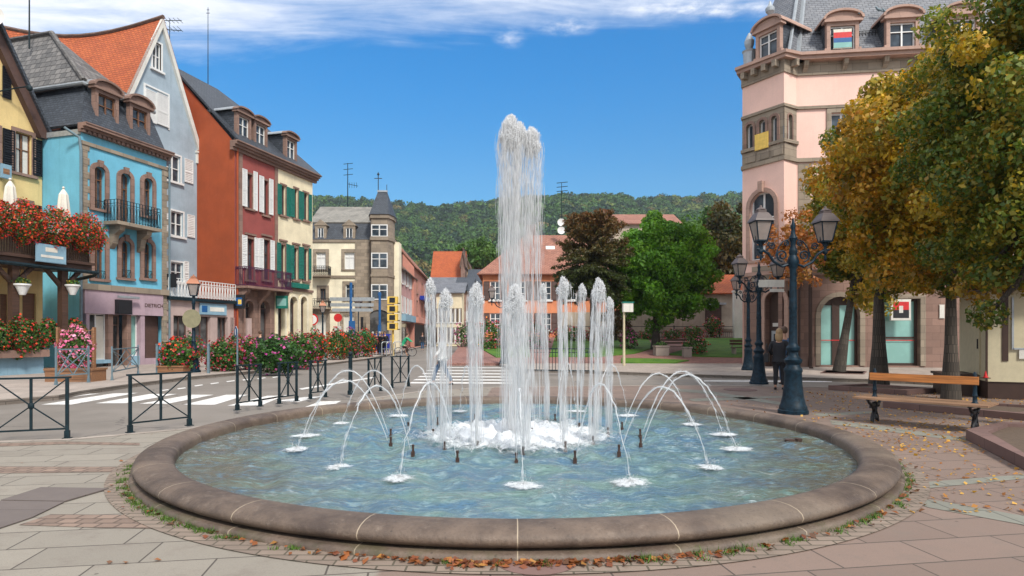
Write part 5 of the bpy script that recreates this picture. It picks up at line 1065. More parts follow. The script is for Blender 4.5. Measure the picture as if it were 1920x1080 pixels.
# --- pink corner building
A_, B_, C_ = XZ(1392,0,30.3)[0], XZ(1470,0,28.4)[0], XZ(1493,0,28.9)[0]
PA, PB, PC = (A_,30.3),(B_,28.4),(C_,28.9); F1 = Frame(PA,(B_-A_,-1.9)); F2 = Frame(PB,(C_-B_,.5)); F3 = Frame(PC,(.9925,-.122)); PD = F3.W(16)
p = thing('pink_building','tall pink corner building with stone bay, slate roof and arched dormers','building')
L1 = math.dist(PA,PB); L2 = math.dist(PB,PC)
def face(fr, name, L, z0, z1, ops, mat, rev=.2):
    mb = MB(); wall(mb, 0, L, z0, z1, 0, ops, rev); o = mb.build(name, M[mat], p); o.location = (fr.o[0],fr.o[1],0); o.rotation_euler = (0,0,fr.rz); return o
def on(fr, f):
    """run f(root) with parts built in the facade's own frame and hung on the pink building"""
    before = set(C.objects); f()
    for o in set(C.objects)-before:
        if o.parent is p: o.location = (fr.o[0],fr.o[1],0); o.rotation_euler = (0,0,fr.rz)
Z = {k: F3.z(1495,v) for k,v in dict(gf=508,b1=300,b2=204,top=141,cor=116).items()}
PG = Z['gf']
def f1():
    o_ = []
    for x0,x1,y0,y1 in ((1400,1413,229,283),(1424,1436,223,277),(1447,1458,219,272)):
        q = F1.rect(x0,x1,y0,y1); q = (q[0],q[1],F1.z(1430,279),F1.z(1430,225)); o_.append(window(p,q,0,'white','glass','sandstone',rise=(q[1]-q[0])/2,st=.13,sp=.07,nm=0,tr=(),sill=False))
    q = F1.rect(1407,1453,360,487); f = frame_mb(q[0],q[1],q[2],q[3],.15,.08,1,(.62,)); o = f.build('window',M['white'],p); MB().box(q[0],q[1],.21,.22,q[2],q[3]).build('pane',M['glass'],o); s = MB(); surround(s,*q,(q[1]-q[0])/2,.2,0,.08); s.build('surround',M['sandstone_pink'],o); kk = MB(); u = (q[0]+q[1])/2; kk.box(u-.12,u+.12,-.22,-.0,q[3]-.02,q[3]+.5); kk.build('keystone',M['sandstone_pink'],o); MB().box(q[0]-.15,q[1]+.15,-.12,.1,q[2]-.12,q[2]).build('sill',M['sandstone_pink'],o)
    MB().box(q[0]+.1,q[1]-.1,-.03,0,q[2]-1.0,q[2]-.3).build('apron_panel',M['sandstone_grey'],p)
    wl = MB(); zA, zB = F1.z(1430,298), F1.z(1430,207)
    wall(wl,0,L1,PG,Z['b1']-.05,0,[q+((q[1]-q[0])/2,)],.2); wl.build('bay_wall',M['pink'],p); wl = MB(); wall(wl,0,L1,Z['b2'],Z['top'],0,[],.2); wl.build('bay_wall',M['pink'],p)
    wl = MB(); wall(wl,0,L1,Z['b1']-.05,Z['b2'],-.02,o_,.22); wl.build('bay_stone',M['sandstone_grey'],p)
    bd = MB()
    for k in range(3): bd.box(.2+k*.72,.78+k*.72,-.06,-.02,Z['b1']+.15,Z['b1']+.55)
    bd.each('apron_panel',M['sandstone_grey'],p)
on(F1,f1)
def f2():
    q = (L2*.3,L2*.62,F1.z(1430,279),F1.z(1430,225)); o_ = [window(p,q,0,'white','glass','sandstone',rise=.12,st=.08,sp=.05,nm=0,tr=(),sill=False)]
    wl = MB(); wall(wl,0,L2,PG,Z['b1']-.05,0,[],.2); wl.build('bay_wall',M['pink'],p); wl = MB(); wall(wl,0,L2,Z['b2'],Z['top'],0,[],.2); wl.build('bay_wall',M['pink'],p); wl = MB(); wall(wl,0,L2,Z['b1']-.05,Z['b2'],-.02,o_,.22); wl.build('bay_stone',M['sandstone_grey'],p)
on(F2,f2)
def f3():
    o_ = []
    for x0,x1,y0,y1 in ((1558,1600,211,276),(1558,1600,365,460),(1700,1742,208,274),(1700,1742,365,460),(1850,1892,205,272)): q = F3.rect(x0,x1,y0,y1); o_.append(window(p,q,0,'white','glass','sandstone_grey',st=.2,sp=.07,tr=(),nm=1,ft=.08))
    wl = MB(); wall(wl,0,16,PG,Z['top'],0,o_,.22); wl.build('wall',M['pink'],p)
    for q in o_[:1]: railing(p,[(q[0]+.02,-.05),(q[1]-.02,-.05)],.42,'black',q[2]+.02,.12,.01,True,'window_guard')
    MB().box(0,16,-.1,0,Z['b1']-.12,Z['b1']+.06).box(0,16,-.1,0,Z['b2']-.05,Z['b2']+.08).each('string_course',M['sandstone_grey'],p)
    quoins(p,.08,.62,PG,Z['b1']-.15,0,'sandstone_grey',.42)
    # frieze with brackets, cornice
    MB().box(0,16,-.08,.1,Z['top']-.05,Z['cor']-.1).build('frieze',M['sandstone_grey'],p)
    br = MB()
    for k in range(9): u = .35+k*1.75; br.prism_x([(-.08,Z['cor']-.1),(-.42,Z['cor']-.1),(-.34,Z['cor']-.3),(-.08,Z['cor']-.55)],u-.1,u+.1)
    br.each('bracket',M['sandstone_grey'],p)
    MB().box(-.1,16.4,-.5,.1,Z['cor']-.1,Z['cor']+.06).box(-.14,16.5,-.62,.1,Z['cor']+.06,Z['cor']+.2).build('cornice',M['sandstone_pink'],p)
    # ground floor
    g = []
    for x0,x1,y0,y1,ar in ((1538,1612,560,690,.9),(1657,1725,560,686,0),(1870,1960,560,686,0)): q = F3.rect(x0,x1,y0,y1); g.append((q[0],q[1],.12,F3.z((x0+x1)/2,y0 if not ar else 556),ar))
    wl = MB(); wall(wl,0,16,0,PG,0,g,.35); wl.build('ground_floor_wall',M['sandstone'],p)
    for i,q in enumerate(g):
        f = frame_mb(q[0],q[1],q[2],q[3],.25,.12,0,(.42,)) if i else MB().box(q[0],q[0]+.12,.25,.3,.12,q[3]).box(q[1]-.12,q[1],.25,.3,.12,q[3]).box(q[0]+.62,q[0]+.95,.25,.3,.12,q[3]).box(q[0]+.12,q[0]+.62,.26,.3,2.95,q[3]).box(q[0]+.95,q[1]-.12,.26,.3,2.95,q[3])
        o = f.build('shop_window' if i else 'bank_door', M['kbrown'], p); MB().box(q[0]+.02,q[1]-.02,.32,.34,.14,q[3]-.02).build('pane',M['glass_green'],o); MB().box(q[0]+.12,q[1]-.12,.245,.25,1.28,1.32).build('red_strip',M['redsign'],o)
        s = MB(); surround(s,q[0],q[1],q[2],q[3],q[4],.22,0,.06); s.build('surround',M['sandstone_grey'],o)
    MB().box(0,16,-.12,0,PG-.2,PG+.05).box(0,g[0][0]-.25,-.1,0,0,.5).build('plinth',M['sandstone'],p)
    for x_ in (1497,1516): u = F3.u(x_); MB().tube([(u,-.14,0),(u,-.14,PG-.2)],.05,8).build('drainpipe',M['kbrown'],p)
on(F3,f3)
def fg():   # ground floor under the bay with the arched door
    wl = MB(); q = F1.rect(1430,1474,545,710); h = (q[1]-q[0])/2; a,b = F1.u(1432),F1.u(1472)-.08; z1 = F1.z(1452,545); wall(wl,0,L1,0,PG-.02,.12,[(a,b,0,z1,(b-a)/2)],.4); wl.build('ground_floor_wall',M['sandstone'],p)
    MB().box(a,b,.45,.5,0,z1).build('door',M['kbrown'],p); s = MB(); surround(s,a,b,0,z1,(b-a)/2,.18,.12,.08); s.build('surround',M['sandstone_pink'],p)
    MB().box(a+.15,b-.15,.38,.45,.95,1.75).build('cash_machine',M['zinc'],p); MB().box(a+.28,b-.28,.36,.38,1.2,1.6).build('screen',M['glass'],p); MB().box(a+.2,b-.2,.4,.45,1.95,2.12).build('door_sign',M['offwhite'],p)
    mb = MB()
    for k,(pz,pw) in enumerate(((0,.0),(.18,.1),(.34,.2))): mb.box(-.1+.2-pw,L1+pw,.1-pw,.5,PG-.5+pz,PG-.34+pz)
    mb.build('bay_corbel',M['sandstone_pink'],p)
on(F1,fg)
def fg2(): MB().box(0,L2,.1,.3,0,PG).build('ground_floor_wall',M['sandstone'],p)
on(F2,fg2)
def bandpoly(z0,z1,e,mat,name):
    def off(P, n, k): return (P[0]-n[0]*k, P[1]-n[1]*k)
    nA = F1.n; nB = ((F1.n[0]+F2.n[0])/2,(F1.n[1]+F2.n[1])/2); nC = F2.n
    MB().prism([off(PA,nA,e),off(PB,nB,e*1.1),off((PC[0]-.01,PC[1]),nC,e),(PC[0]+.5,PC[1]+2),(PA[0]+1.1,PA[1]+2)],z0,z1).build(name,M[mat],p)
bandpoly(Z['b1']-.12,Z['b1']+.06,.12,'sandstone_grey','string_course'); bandpoly(Z['b2']-.05,Z['b2']+.08,.12,'sandstone_grey','string_course'); bandpoly(Z['b1']+.7,Z['b1']+.85,.14,'sandstone_grey','string_course')
bandpoly(Z['top']-.05,Z['cor']-.1,.1,'sandstone_grey','frieze'); bandpoly(Z['cor']-.1,Z['cor']+.06,.45,'sandstone_pink','cornice'); bandpoly(Z['cor']+.061,Z['cor']+.2,.58,'sandstone_pink','cornice'); bandpoly(PG-.15,PG+.02,.1,'sandstone_pink','string_course')
mb = MB()
for fr,n,L in ((F1,4,L1),(F2,1,L2)):
    for k in range(n):
        u = (k+.5)*L/n; a = fr.W(u-.1,-.1); b = fr.W(u+.1,-.1); c2 = fr.W(u+.1,-.4); d2 = fr.W(u-.1,-.4); mb.prism([a,d2,c2,b],Z['cor']-.4,Z['cor']-.1)
mb.each('bracket',M['sandstone_grey'],p)
MB().prism([PA,(PA[0]+6.5,PA[1]+14),(PA[0]+6.9,PA[1]+14),(PA[0]+.4,PA[1]+.2)],0,Z['cor']).build('back_wall',M['pink'],p)
# steep slate roof
zc = Z['cor']+.2; zt = zc+7.2; E = [F1.W(0,.3),F1.W(L1,.35),F3.W(.1,.15),F3.W(16,.15)]; ins = 3.3; T2 = [(E[0][0]+3.3,E[0][1]+2.2),(E[1][0]+2.3,E[1][1]+3.2),(E[2][0]+2.1,E[2][1]+ins),(E[3][0],E[3][1]+ins+1)]
def p3(q,z): return (q[0],q[1],z)
roofpoly(p, [[p3(E[i],zc),p3(E[i+1],zc),p3(T2[i+1],zt),p3(T2[i],zt)] for i in range(3)]+[[p3((E[0][0]+4.9,E[0][1]+10),zc),p3(E[0],zc),p3(T2[0],zt),p3((T2[0][0]+3.5,T2[0][1]+8),zt)],[p3(T2[0],zt),p3(T2[1],zt),p3(T2[2],zt),p3(T2[3],zt),p3((T2[3][0],T2[3][1]+6),zt+.5),p3((T2[0][0]+3,T2[0][1]+6),zt+.5)]], 'slate_light')
MB().tube([p3(E[2],zc+.05),p3(T2[2],zt+.05)],.12,6).tube([p3(E[1],zc+.05),p3(T2[1],zt+.05)],.08,6).build('hip_flashing',M['zinc'],p)
def fd3():
    for x0,x1 in ((1561,1600),(1672,1714),(1786,1826)):
        a, b = F3.u(x0,.0), F3.u(x1,.0); o = dormer_arch(p,(a+b)/2,1.42,zc,zc+1.55,.0,3.2,'sandstone_pink','slate','white','sandstone_pink',True,.36)
    railing(p,[(.8,.9),(15,.9)],.5,'black',zc+1.0,.14,.012,False,'snow_guard')
    MB().box(6.2,7.4,2.55,2.6,zc+4.4,zc+4.5).add([(6.2,2.35,zc+4.9),(7.3,2.35,zc+4.9),(7.3,2.85,zc+5.9),(6.2,2.85,zc+5.9)],[(0,1,2,3)]).build('skylight',M['white'],p)
on(F3,fd3)
def fd1():
    a, b = F1.u(1420), F1.u(1450); dormer_arch(p,(a+b)/2+.05,1.3,zc,zc+1.5,.1,3.4,'sandstone_pink','slate','white','sandstone_pink',True,.36)
    MB().lathe([(.16,0),(.2,.1),(.08,.2),(.2,.35),(.22,.5),(.1,.65),(.03,.85)],((a+b)/2+.05,.3,zc+2.05),12).lathe([(.25,0),(.3,.9),(.35,1.),(.15,1.1),(.22,1.3),(.24,1.5),(.05,1.9)],(.1,.4,zc),12).build('finial',M['zinc'],p)
on(F1,fd1)
# signs and things on the pink building
fsign('window_banner','yellow notice hung across the arched bay windows of the pink building',F1,1415,1440,250,279,-.12,.03,'signyel')
fsign('window_banner','blurred red blue and green banner in the left front dormer window',F3,1563,1597,55,90,-.03,.03,'canvas',inner=[(0,1,.55,.85,'redsign'),(0,1,.3,.55,'poleblue'),(0,1,.02,.3,'glass_green')])
fsign('bank_sign','white framed red and black sign over the green shop window',F3,1671,1708,562,600,-.35,.15,'offwhite',inner=[(.1,.9,.5,.9,'redsign'),(.1,.9,.1,.5,'black'),(.4,.6,.35,.7,'offwhite')])
fsign('wall_plate','small white plate on the sandstone wall right of the green shop window',F3,1762,1771,572,596,-.06,.05,'offwhite')
# ---------------------------------------------------------------- railings on the plaza edge
def barrier(name, label, a, b, h=.92, mat='paint_dark', group=None, kind='x', z=0):
    a, b = Vector((*a,0)), Vector((*b,0)); d = b-a; L = d.length; r = thing(name, label, 'barrier', (a.x,a.y,z), math.atan2(d.y,d.x), group)
    for x in (0,L): MB().box(x-.021,x+.021,-.021,.021,0,h).box(x-.032,x+.032,-.032,.032,0,.12).box(x-.055,x+.055,-.055,.055,0,.012).build('post', M[mat], r)
    if kind == 'x':
        MB().box(-.05,L+.05,-.022,.022,h,h+.028).build('top_rail', M[mat], r); MB().box(.028,L-.028,-.012,.012,.135,.16).build('bottom_rail', M[mat], r)
        MB().box(L/2-.016,L/2+.016,-.015,.015,.16,h).build('middle_post', M[mat], r); m = MB(); zc = h*.56
        for x,zz in ((.03,h-.03),(L-.03,h-.03),(.03,.17),(L-.03,.17)): m.bar((L/2,0,zc),(x,0,zz),.017)
        m.ell((L/2,0,zc),(.042,.035,.055)); m.build('cross_bars', M[mat], r)
    elif kind == 'lattice':
        for z_ in (h-.1,.28): MB().box(.028,L-.028,-.02,.02,z_-.02,z_+.02).build('rail', M[mat], r)
        m = MB(); n = 2
        for k in range(n):
            for s in (0,1): m.bar((L*k/n+.03,-.006+.012*s,(.3,h-.12)[s]),(L*(k+1)/n-.0,-.006+.012*s,(h-.12,.3)[s]),.02)
        for s in (0,1): m.bar((.03,-.02+.04*s,(.3,h-.12)[s]),(L-.03,-.02+.04*s,(h-.12,.3)[s]),.02)
        m.build('lattice', M[mat], r)
    else:
        MB().box(-.03,L+.03,-.03,.03,h,h+.04).box(.028,L-.028,-.02,.02,.12,.16).box(.028,L-.028,-.02,.02,h-.14,h-.11).build('rails', M[mat], r); m = MB()
        for k in range(1,int(L/.13)): m.box(k*.13-.011,k*.13+.011,-.011,.011,.16,h)
        m.build('bars', M[mat], r)
    return r
bg_ = 'dark crossed railings along the plaza edge'
for l,a,b in (('nearest dark crossed railing, at the left edge of the photo',(-12,829),(126,822)),('wide dark crossed railing left of the basin, second from the left',(244,811),(355,798)),('narrow dark crossed railing just above the left rim of the basin',(445,769),(488,762)),('dark crossed railing fourth from the left, before the dark green flower bush',(523.5,757),(556,752)),('dark crossed railing directly left of the bollard',(582,748),(610,744.5)),('dark crossed railing right after the bollard, behind the arching jets',(691,737.5),(714,733)),('farthest dark crossed railing of the curved row, nearest the crosswalk',(735,727.5),(766,724.5))): barrier('crossed_railing', l, G(*a), G(*b), .90, group=bg_)
x,y = G(657,740); t = thing('bollard','round dark bollard with ball top between the crossed railings','bollard',(x,y,0)); MB().lathe([(.075,0),(.075,.10),(.055,.12),(.05,.95),(.062,.96),(.062,1.0),(.04,1.01)],(0,0,0),14).build('post',M['paint_dark'],t,smooth=True); MB().ell((0,0,1.06),.06,12,8).build('cap',M['paint_dark'],t,smooth=True)
barrier('barred_railing','long dark vertical bar railing across the road behind the water jets',G(988,700),G(1121,702),.98,'paint_dark',kind='bars')
lg = 'grey blue lattice barriers on the left pavement'
barrier('lattice_barrier','grey blue lattice barrier in front of the pink flower trellis',G(105,722,ZS),G(166,717,ZS),1.16,'paint_greyblue',lg,'lattice',ZS)
barrier('lattice_barrier','grey blue lattice barrier before the lilac shop window',G(210,713,ZS),G(259,701,ZS),1.12,'paint_greyblue',lg,'lattice',ZS)
for px,l in ((295,'grey blue post left of the first flower bush'),(391,'grey blue post between the lamp and the second flower bush'),(610,'grey blue post among the far flower bushes')):
    x,y = G(px,700 if px<600 else 676,ZS); MB_ = thing('post',l,'post',(x,y,ZS)); MB().box(-.04,.04,-.04,.04,0,1.12).build('post',M['paint_greyblue'],MB_); MB().box(-.05,.05,-.05,.05,1.12,1.15).build('cap',M['paint_greyblue'],MB_)
# ---------------------------------------------------------------- street lamps
def lantern(root, c, s=1., copper=False):
    x,y,z = c; g = MB(); n = 4; q = lambda r,zz: [(x+r*a,y+r*b,z+zz) for a,b in ((-1,-1),(1,-1),(1,1),(-1,1))]
    A, B_ = q(.10*s,.0), q(.175*s,.42*s); g.add(A+B_,[(0,1,5,4),(1,2,6,5),(2,3,7,6),(3,0,4,7)]); fr = MB()
    for i in range(4): fr.bar(A[i],B_[i],.022*s); fr.bar(A[i],A[(i+1)%4],.03*s); fr.bar(B_[i],B_[(i+1)%4],.035*s)
    fr.tube([(x,y,z-.10*s),(x,y,z)],.05*s,8).ell((x,y,z-.14*s),.03*s,8,5)
    L = fr.build('lantern', M['paint_lamp'], root); g.build('lantern_glass', M['lglass'], L)
    r = MB(); P = [q(.215*s,.42*s),q(.20*s,.46*s),q(.12*s,.60*s),q(.09*s,.62*s),q(.09*s,.68*s)]
    r.add([v for k in P for v in k],[(4*i+j,4*i+(j+1)%4,4*i+4+(j+1)%4,4*i+4+j) for i in range(4) for j in range(4)]+[(3,2,1,0)]); r.lathe([(.10,0),(.08,.02),(.03,.05),(.02,.09)],(x,y,z+.68*s),10); r.build('lantern_roof', M['copper' if copper else 'lroof'], L); return L
M['lroof'] = paint('lantern_roof', (.10,.075,.07), .5)
def scroll(c, r, s, sx, n=22, turns=1.5):
    return [(c[0]+sx*r*(1-.75*i/n)*math.cos(s+turns*2*math.pi*i/n), 0, c[2]+r*(1-.75*i/n)*math.sin(s+turns*2*math.pi*i/n)) for i in range(n+1)]
def lamp2(label, loc, rz, s=1., group='blue iron two armed street lamps', arms=(-1,1)):
    r = thing('street_lamp', label, 'street lamp', (loc[0],loc[1],loc[2] if len(loc)>2 else 0), rz, group)
    prof = [(.31,0),(.31,.07),(.285,.09),(.28,.15),(.255,.19),(.215,.36),(.185,.62),(.175,.86),(.19,.90),(.185,.95),(.15,.99),(.135,1.04),(.175,1.09),(.18,1.14),(.13,1.19),(.10,1.24),(.10,1.30),(.135,1.34),(.14,1.40),(.10,1.44),(.085,1.5),(.075,2.2),(.088,2.24),(.075,2.3),(.065,3.05),(.08,3.1),(.10,3.15),(.12,3.22),(.10,3.30),(.07,3.36),(.085,3.42),(.075,3.48),(.05,3.55),(.055,3.65),(.085,3.72),(.05,3.8),(.035,3.9),(.05,3.96),(.03,4.05),(.012,4.14)]
    MB().lathe([(a*(.92 if b<1 else .95),b*.93) for a,b in prof],(0,0,0),20).build('post',M['paint_lamp'],r,smooth=True)
    for k in arms:
        m = MB(); pts = [(k*(.05),0,2.96),(k*.22,0,2.90),(k*.40,0,3.0),(k*.50,0,3.15),(k*.62,0,3.22),(k*.74,0,3.24)]
        sp_ = []
        for i in range(len(pts)-1):
            for j in range(4): sp_.append(Vector(pts[i]).lerp(Vector(pts[i+1]), j/4))
        sp_.append(Vector(pts[-1])); m.tube(sp_,.026,8); m.tube(scroll((k*.22,0,3.12),.12,math.pi*(1.5),k),.016,6); m.tube(scroll((k*.44,0,3.30),.075,0,k),.013,6); m.tube(scroll((k*.14,0,3.36),.06,math.pi/2,k),.012,6)
        m.tube([(k*.05,0,3.45),(k*.2,0,3.40),(k*.3,0,3.28),(k*.36,0,3.1)],.013,6); m.ell((k*.66,0,3.19),.05,8,6); m.ell((k*.66,0,3.08),(.025,.025,.07),8,6); m.tube([(k*.66,0,3.24),(k*.66,0,3.34)],.03,8); m.tube([(k*.66,0,3.30),(k*.66-.1,0,3.40),(k*.66-.1,0,3.5)],.012,5).tube([(k*.66,0,3.30),(k*.66+.1,0,3.40),(k*.66+.1,0,3.5)],.012,5)
        m.build('arm',M['paint_lamp'],r,smooth=True); lantern(r,(k*.66,0,3.40),.90)
    return r
x,y = G(1487,775); L1_ = lamp2('nearest blue iron two armed street lamp, tallest, between basin and bench',(x,y),R(4))
x,y = G(1423,720); lamp2('middle blue iron two armed lamp, left of the waiting woman',(x,y),R(10))
x,y = G(1403,694,ZS); lamp2('farthest blue iron two armed lamp on the far pavement at the lawn',(x,y,ZS),R(25))
x,y = G(946,684); lamp2('blue iron two armed lamp behind the tall centre jet, before the orange house',(x,y,ZS),R(5),1.)
r = thing('direction_plate','white plate fixed on the post of the middle two armed lamp','sign',(*G(1423,720),0)); q = XZ(1442,521,19.4); MB().box(-.05,.75,-.12,-.10,3.05,3.28).box(-.05,.0,-.10,-.04,3.1,3.2).box(.3,.75,-.1,-.09,2.9,3.0).build('sign_plate',M['offwhite'],r)
def lamp1(label, loc, h, copper=True, s=1.):
    r = thing('street_lamp', label, 'street lamp', loc, R(20), 'single lantern street lamps on the left pavement'); k = h/4.0
    prof = [(.27,0),(.27,.08),(.22,.12),(.19,.5),(.15,.75),(.16,.8),(.12,.9),(.14,1.0),(.09,1.08),(.08,1.3),(.10,1.34),(.065,1.4),(.055,2.9),(.08,2.95),(.06,3.05),(.07,3.12),(.03,3.2)]
    MB().lathe([(a,b*k) for a,b in prof],(0,0,0),16).build('post',M['paint_lamp'],r,smooth=True); lantern(r,(0,0,3.28*k),1.12*s,copper); return r
x,y = G(363,698,ZS); lamp1('blue lamp with copper topped lantern before the mauve low shop',(x,y,ZS),3.75)
x,y = XZ(605,0,43)[0],43; lamp1('blue lamp with copper topped lantern beyond the flower bushes, before the tower house',(x,y,ZS),3.75)
x,y = XZ(672,0,57)[0],57; t = thing('wall_lantern','small dark lantern on a short pole before the stone tower base','street lamp',(x,y,ZS)); lantern(t,(0,0,3.9),1.6); MB().tube([(0,0,0),(0,0,3.85)],.05,8).build('post',M['paint_lamp'],t)
# ---------------------------------------------------------------- signs on posts
def post_sign(name,label,px,py,h,parts,Y=None,z=ZS,r=.03,pm='paint_greyblue',rz=0):
    x,y = G(px,py,z) if not Y else (XZ(px,0,Y)[0],Y); t = thing(name,label,'sign',(x,y,z),rz); MB().tube([(0,0,0),(0,0,h)],r,10).build('pole',M[pm],t)
    for k,(sh,cx2,cz,a,b,m) in enumerate(parts):
        w_ = -.05-.012*k
        if sh == 'disc': MB().tube([(cx2,w_-.006,cz),(cx2,w_,cz)],a,28).build('sign_disc',M[m],t)
        elif sh == 'box': MB().box(cx2-a,cx2+a,w_-.01,w_,cz-b,cz+b).build('sign_plate',M[m],t)
    return t
M['signback'] = paint('sign_back',(.24,.22,.13),.5)
x,y = G(363,698,ZS); t = thing('round_sign','large round olive grey sign seen from behind on the lamp post','sign',(x,y,ZS)); MB().tube([(0,-.16,2.15),(0,-.14,2.15)],.37,28).build('sign_disc',M['signback'],t); MB().box(-.3,.3,-.14,-.10,2.1,2.2).build('bracket',M['zinc'],t)
t = post_sign('direction_sign','blue round sign with white arrow on a grey post among the flowers',445,697,1.75,[('disc',0,1.62,.24,0,'white'),('disc',0,1.62,.215,0,'poleblue'),('box',0,1.62,.035,.13,'white'),('box',0,1.2,.12,.03,'zinc')],r=.035); t.rotation_euler = (0,0,R(-52))
post_sign('no_parking_sign','small red and white parking sign on a thin post at the cream tower house',586,0,3.1,[('disc',0,2.8,.5,0,'redsign'),('disc',0,2.8,.38,0,'white'),('box',0,1.9,.3,.2,'white'),('box',0,2.8,.05,.26,'redsign')],Y=52)
post_sign('street_sign','blue pole with pale grey direction boards before the tower house',658,0,5.6,[('box',.1,4.3,1.75,.14,'zinc'),('box',.1,3.85,1.7,.13,'zinc'),('box',.15,3.45,1.6,.12,'zinc'),('box',.1,1.6,.25,1.,'poleblue')],Y=48,pm='poleblue',r=.11)
post_sign('street_sign','second blue pole standing before the arched tower doorway',712,0,5.0,[('box',.0,4.8,.14,.1,'poleblue'),('box',.0,1.5,.14,.8,'poleblue')],Y=50,pm='poleblue',r=.10)
post_sign('parking_sign','small red pennant sign on a post beside the blue direction pole',634,0,3.2,[('disc',0,2.9,.34,0,'redsign'),('box',0,2.0,.28,.22,'white')],Y=50)
post_sign('slim_sign','dark slim sign on a post in front of the tower house ground floor',679,0,3.0,[('box',0,2.5,.12,.55,'black')],Y=53)
t = post_sign('traffic_sign','yellow traffic light column with stacked black signal heads beside the tower',737,0,4.1,[],Y=44,pm='signyel',r=.07)
for k in range(4): b = MB().box(-.36,.36,-.3,.1,1.85+k*.62,2.38+k*.62).build('signal_head',M['signyel'],t); MB().box(-.2,.2,-.33,-.30,1.95+k*.62,2.3+k*.62).box(.36,.5,-.25,.05,1.87+k*.62,1.93+k*.62).build('signal_lens',M['black'],b)
x,y = XZ(1170,0,30.)[0],30.; t = thing('park_lamp','slim cream pole with a rectangular green topped lamp box at the lawn edge','street lamp',(x,y,ZS)); MB().tube([(0,0,0),(0,0,1.6),(0,0,3.0)],[.07,.055,.05],10).build('pole',M['kiosk'],t); MB().box(-.06,.42,-.18,.18,2.62,3.05).build('lamp_box',M['offwhite'],t); MB().box(-.1,.46,-.2,.2,3.05,3.12).build('lamp_roof',M['green_shutter'],t)
x = XZ(1531,0,27.2)[0]; pl = thing('dark_pole','thin dark pole standing on the far pavement left of the bank door','pole',(XZ(1521,0,27.5)[0],27.5,ZS)); MB().tube([(0,0,0),(0,0,3.0),(0,0,5.2)],[.05,.045,.04],8).build('pole',M['kbrown'],pl); MB().lathe([(.09,0),(.09,.06),(.055,.08)],(0,0,0),10).build('pole_base',M['kbrown'],pl)
# ---------------------------------------------------------------- bench in front right
b0 = Vector((*G(1640,791),0)); b1 = Vector((*G(1828,809),0)); d = b1-b0; Lb = d.length
t = thing('park_bench','varnished double sided plank bench with ornate black iron legs right of the basin','bench',tuple(b0),math.atan2(d.y,d.x))
for x in (0,Lb):
    m = MB(); 
    m.tube([(x,-.13,.0),(x,-.11,.05),(x,-.03,.10),(x,.03,.10),(x,.11,.05),(x,.13,0)],.028,8)
    for s in (-1,1):
        m.tube([(x,s*.13,.02),(x,s*.12,.10),(x,s*.05,.16),(x,s*.02,.21),(x,s*.07,.26),(x,s*.07,.30),(x,s*.03,.34)],[.03,.03,.035,.035,.026,.026,.035],8); m.tube([(x,s*.04,.32),(x,s*.16,.31),(x,s*.27,.36),(x,s*.34,.41)],[.035,.03,.024,.02],8); m.tube([(x,s*.20,.33),(x,s*.23,.27),(x,s*.18,.27)],.016,6)
    m.box(x-.025,x+.025,-.36,.36,.405,.425); m.ell((x,0,.10),(.04,.09,.05),10,6); m.build('leg',M['black'],t,smooth=True)
    p_ = MB().lathe([(.05,0),(.052,.03),(.034,.05),(.03,.13),(.04,.15),(.03,.18),(.027,.34),(.038,.36),(.03,.38),(.028,.50),(.01,.53)],(x,.0,.425),12).build('back_post',M['paint_lamp'],t,smooth=True)
for k in range(7): y_ = -.33+.11*k; MB().box(-.24,Lb+.24,y_-.046,y_+.046,.425,.455).build('seat_plank',M['wood_seat'],t) if abs(y_)>.04 else MB().box(.04,Lb-.04,y_-.046,y_+.046,.425,.455).box(-.24,-.04,y_-.046,y_+.046,.425,.455).box(Lb+.04,Lb+.24,y_-.046,y_+.046,.425,.455).build('seat_plank',M['wood_seat'],t)
MB().box(-.06,Lb+.06,-.07,-.035,.75,.88).build('backrest',M['wood_bench'],t); MB().box(-.03,.03,-.035,.0,.77,.86).box(Lb-.03,Lb+.03,-.035,0,.77,.86).build('backrest_bracket',M['black'],t)
# ---------------------------------------------------------------- kiosk
KF = Frame(XZ(1850,0,14.9)[:1]+(14.9,), (.91,-.41)); k = house('kiosk','cream closed market kiosk with dark brown base and roof at the right edge',KF); k['category'] = 'kiosk'
xl = XZ(1808,0,17.3); KA = (xl[0],17.3); zt = 2.62
P = [(0,0),(3.2,0),(3.2,2.6),(.25,2.6)]; K0 = KF.o
import mathutils
MB().prism([(0,0),(3.4,0),(3.4,2.6),(.0,2.6)],.42,zt).build('body',M['kiosk'],k); MB().prism([(.03,.03),(3.37,.03),(3.37,2.57),(.03,2.57)],0,.42).build('base',M['kbrown'],k)
MB().box(.30,.42,-.02,.0,.92,zt).box(-.02,.02,-.015,.02,.42,zt).build('corner_posts',M['kbrown'],k)
f = MB().box(.50,2.4,-.03,-.0,1.22,2.45).build('serving_hatch',M['kiosk'],k); MB().box(.5,2.4,-.045,-.03,1.2,1.24).box(.48,.52,-.045,-.03,1.2,2.45).build('hatch_frame',M['zinc'],f); MB().box(.62,.98,-.036,-.03,.98,1.2).build('notice',M['offwhite'],k)
MB().box(-.03,0,.5,1.9,.55,2.4).build('side_panel',M['kiosk'],k); MB().box(-.05,-.03,.6,.66,1.2,1.45).build('handle',M['black'],k)
m = MB(); e = .45; m.add([(-e,-e,zt),(3.4+e,-e,zt),(3.4+e,2.6+e,zt),(-e,2.6+e,zt),(.7,.9,zt+.75),(2.6,.9,zt+.75),(2.6,1.7,zt+.75),(.7,1.7,zt+.75)],[(3,2,1,0),(0,1,5,4),(1,2,6,5),(2,3,7,6),(3,0,4,7),(4,5,6,7)]); m.build('roof',M['kbrown'],k)
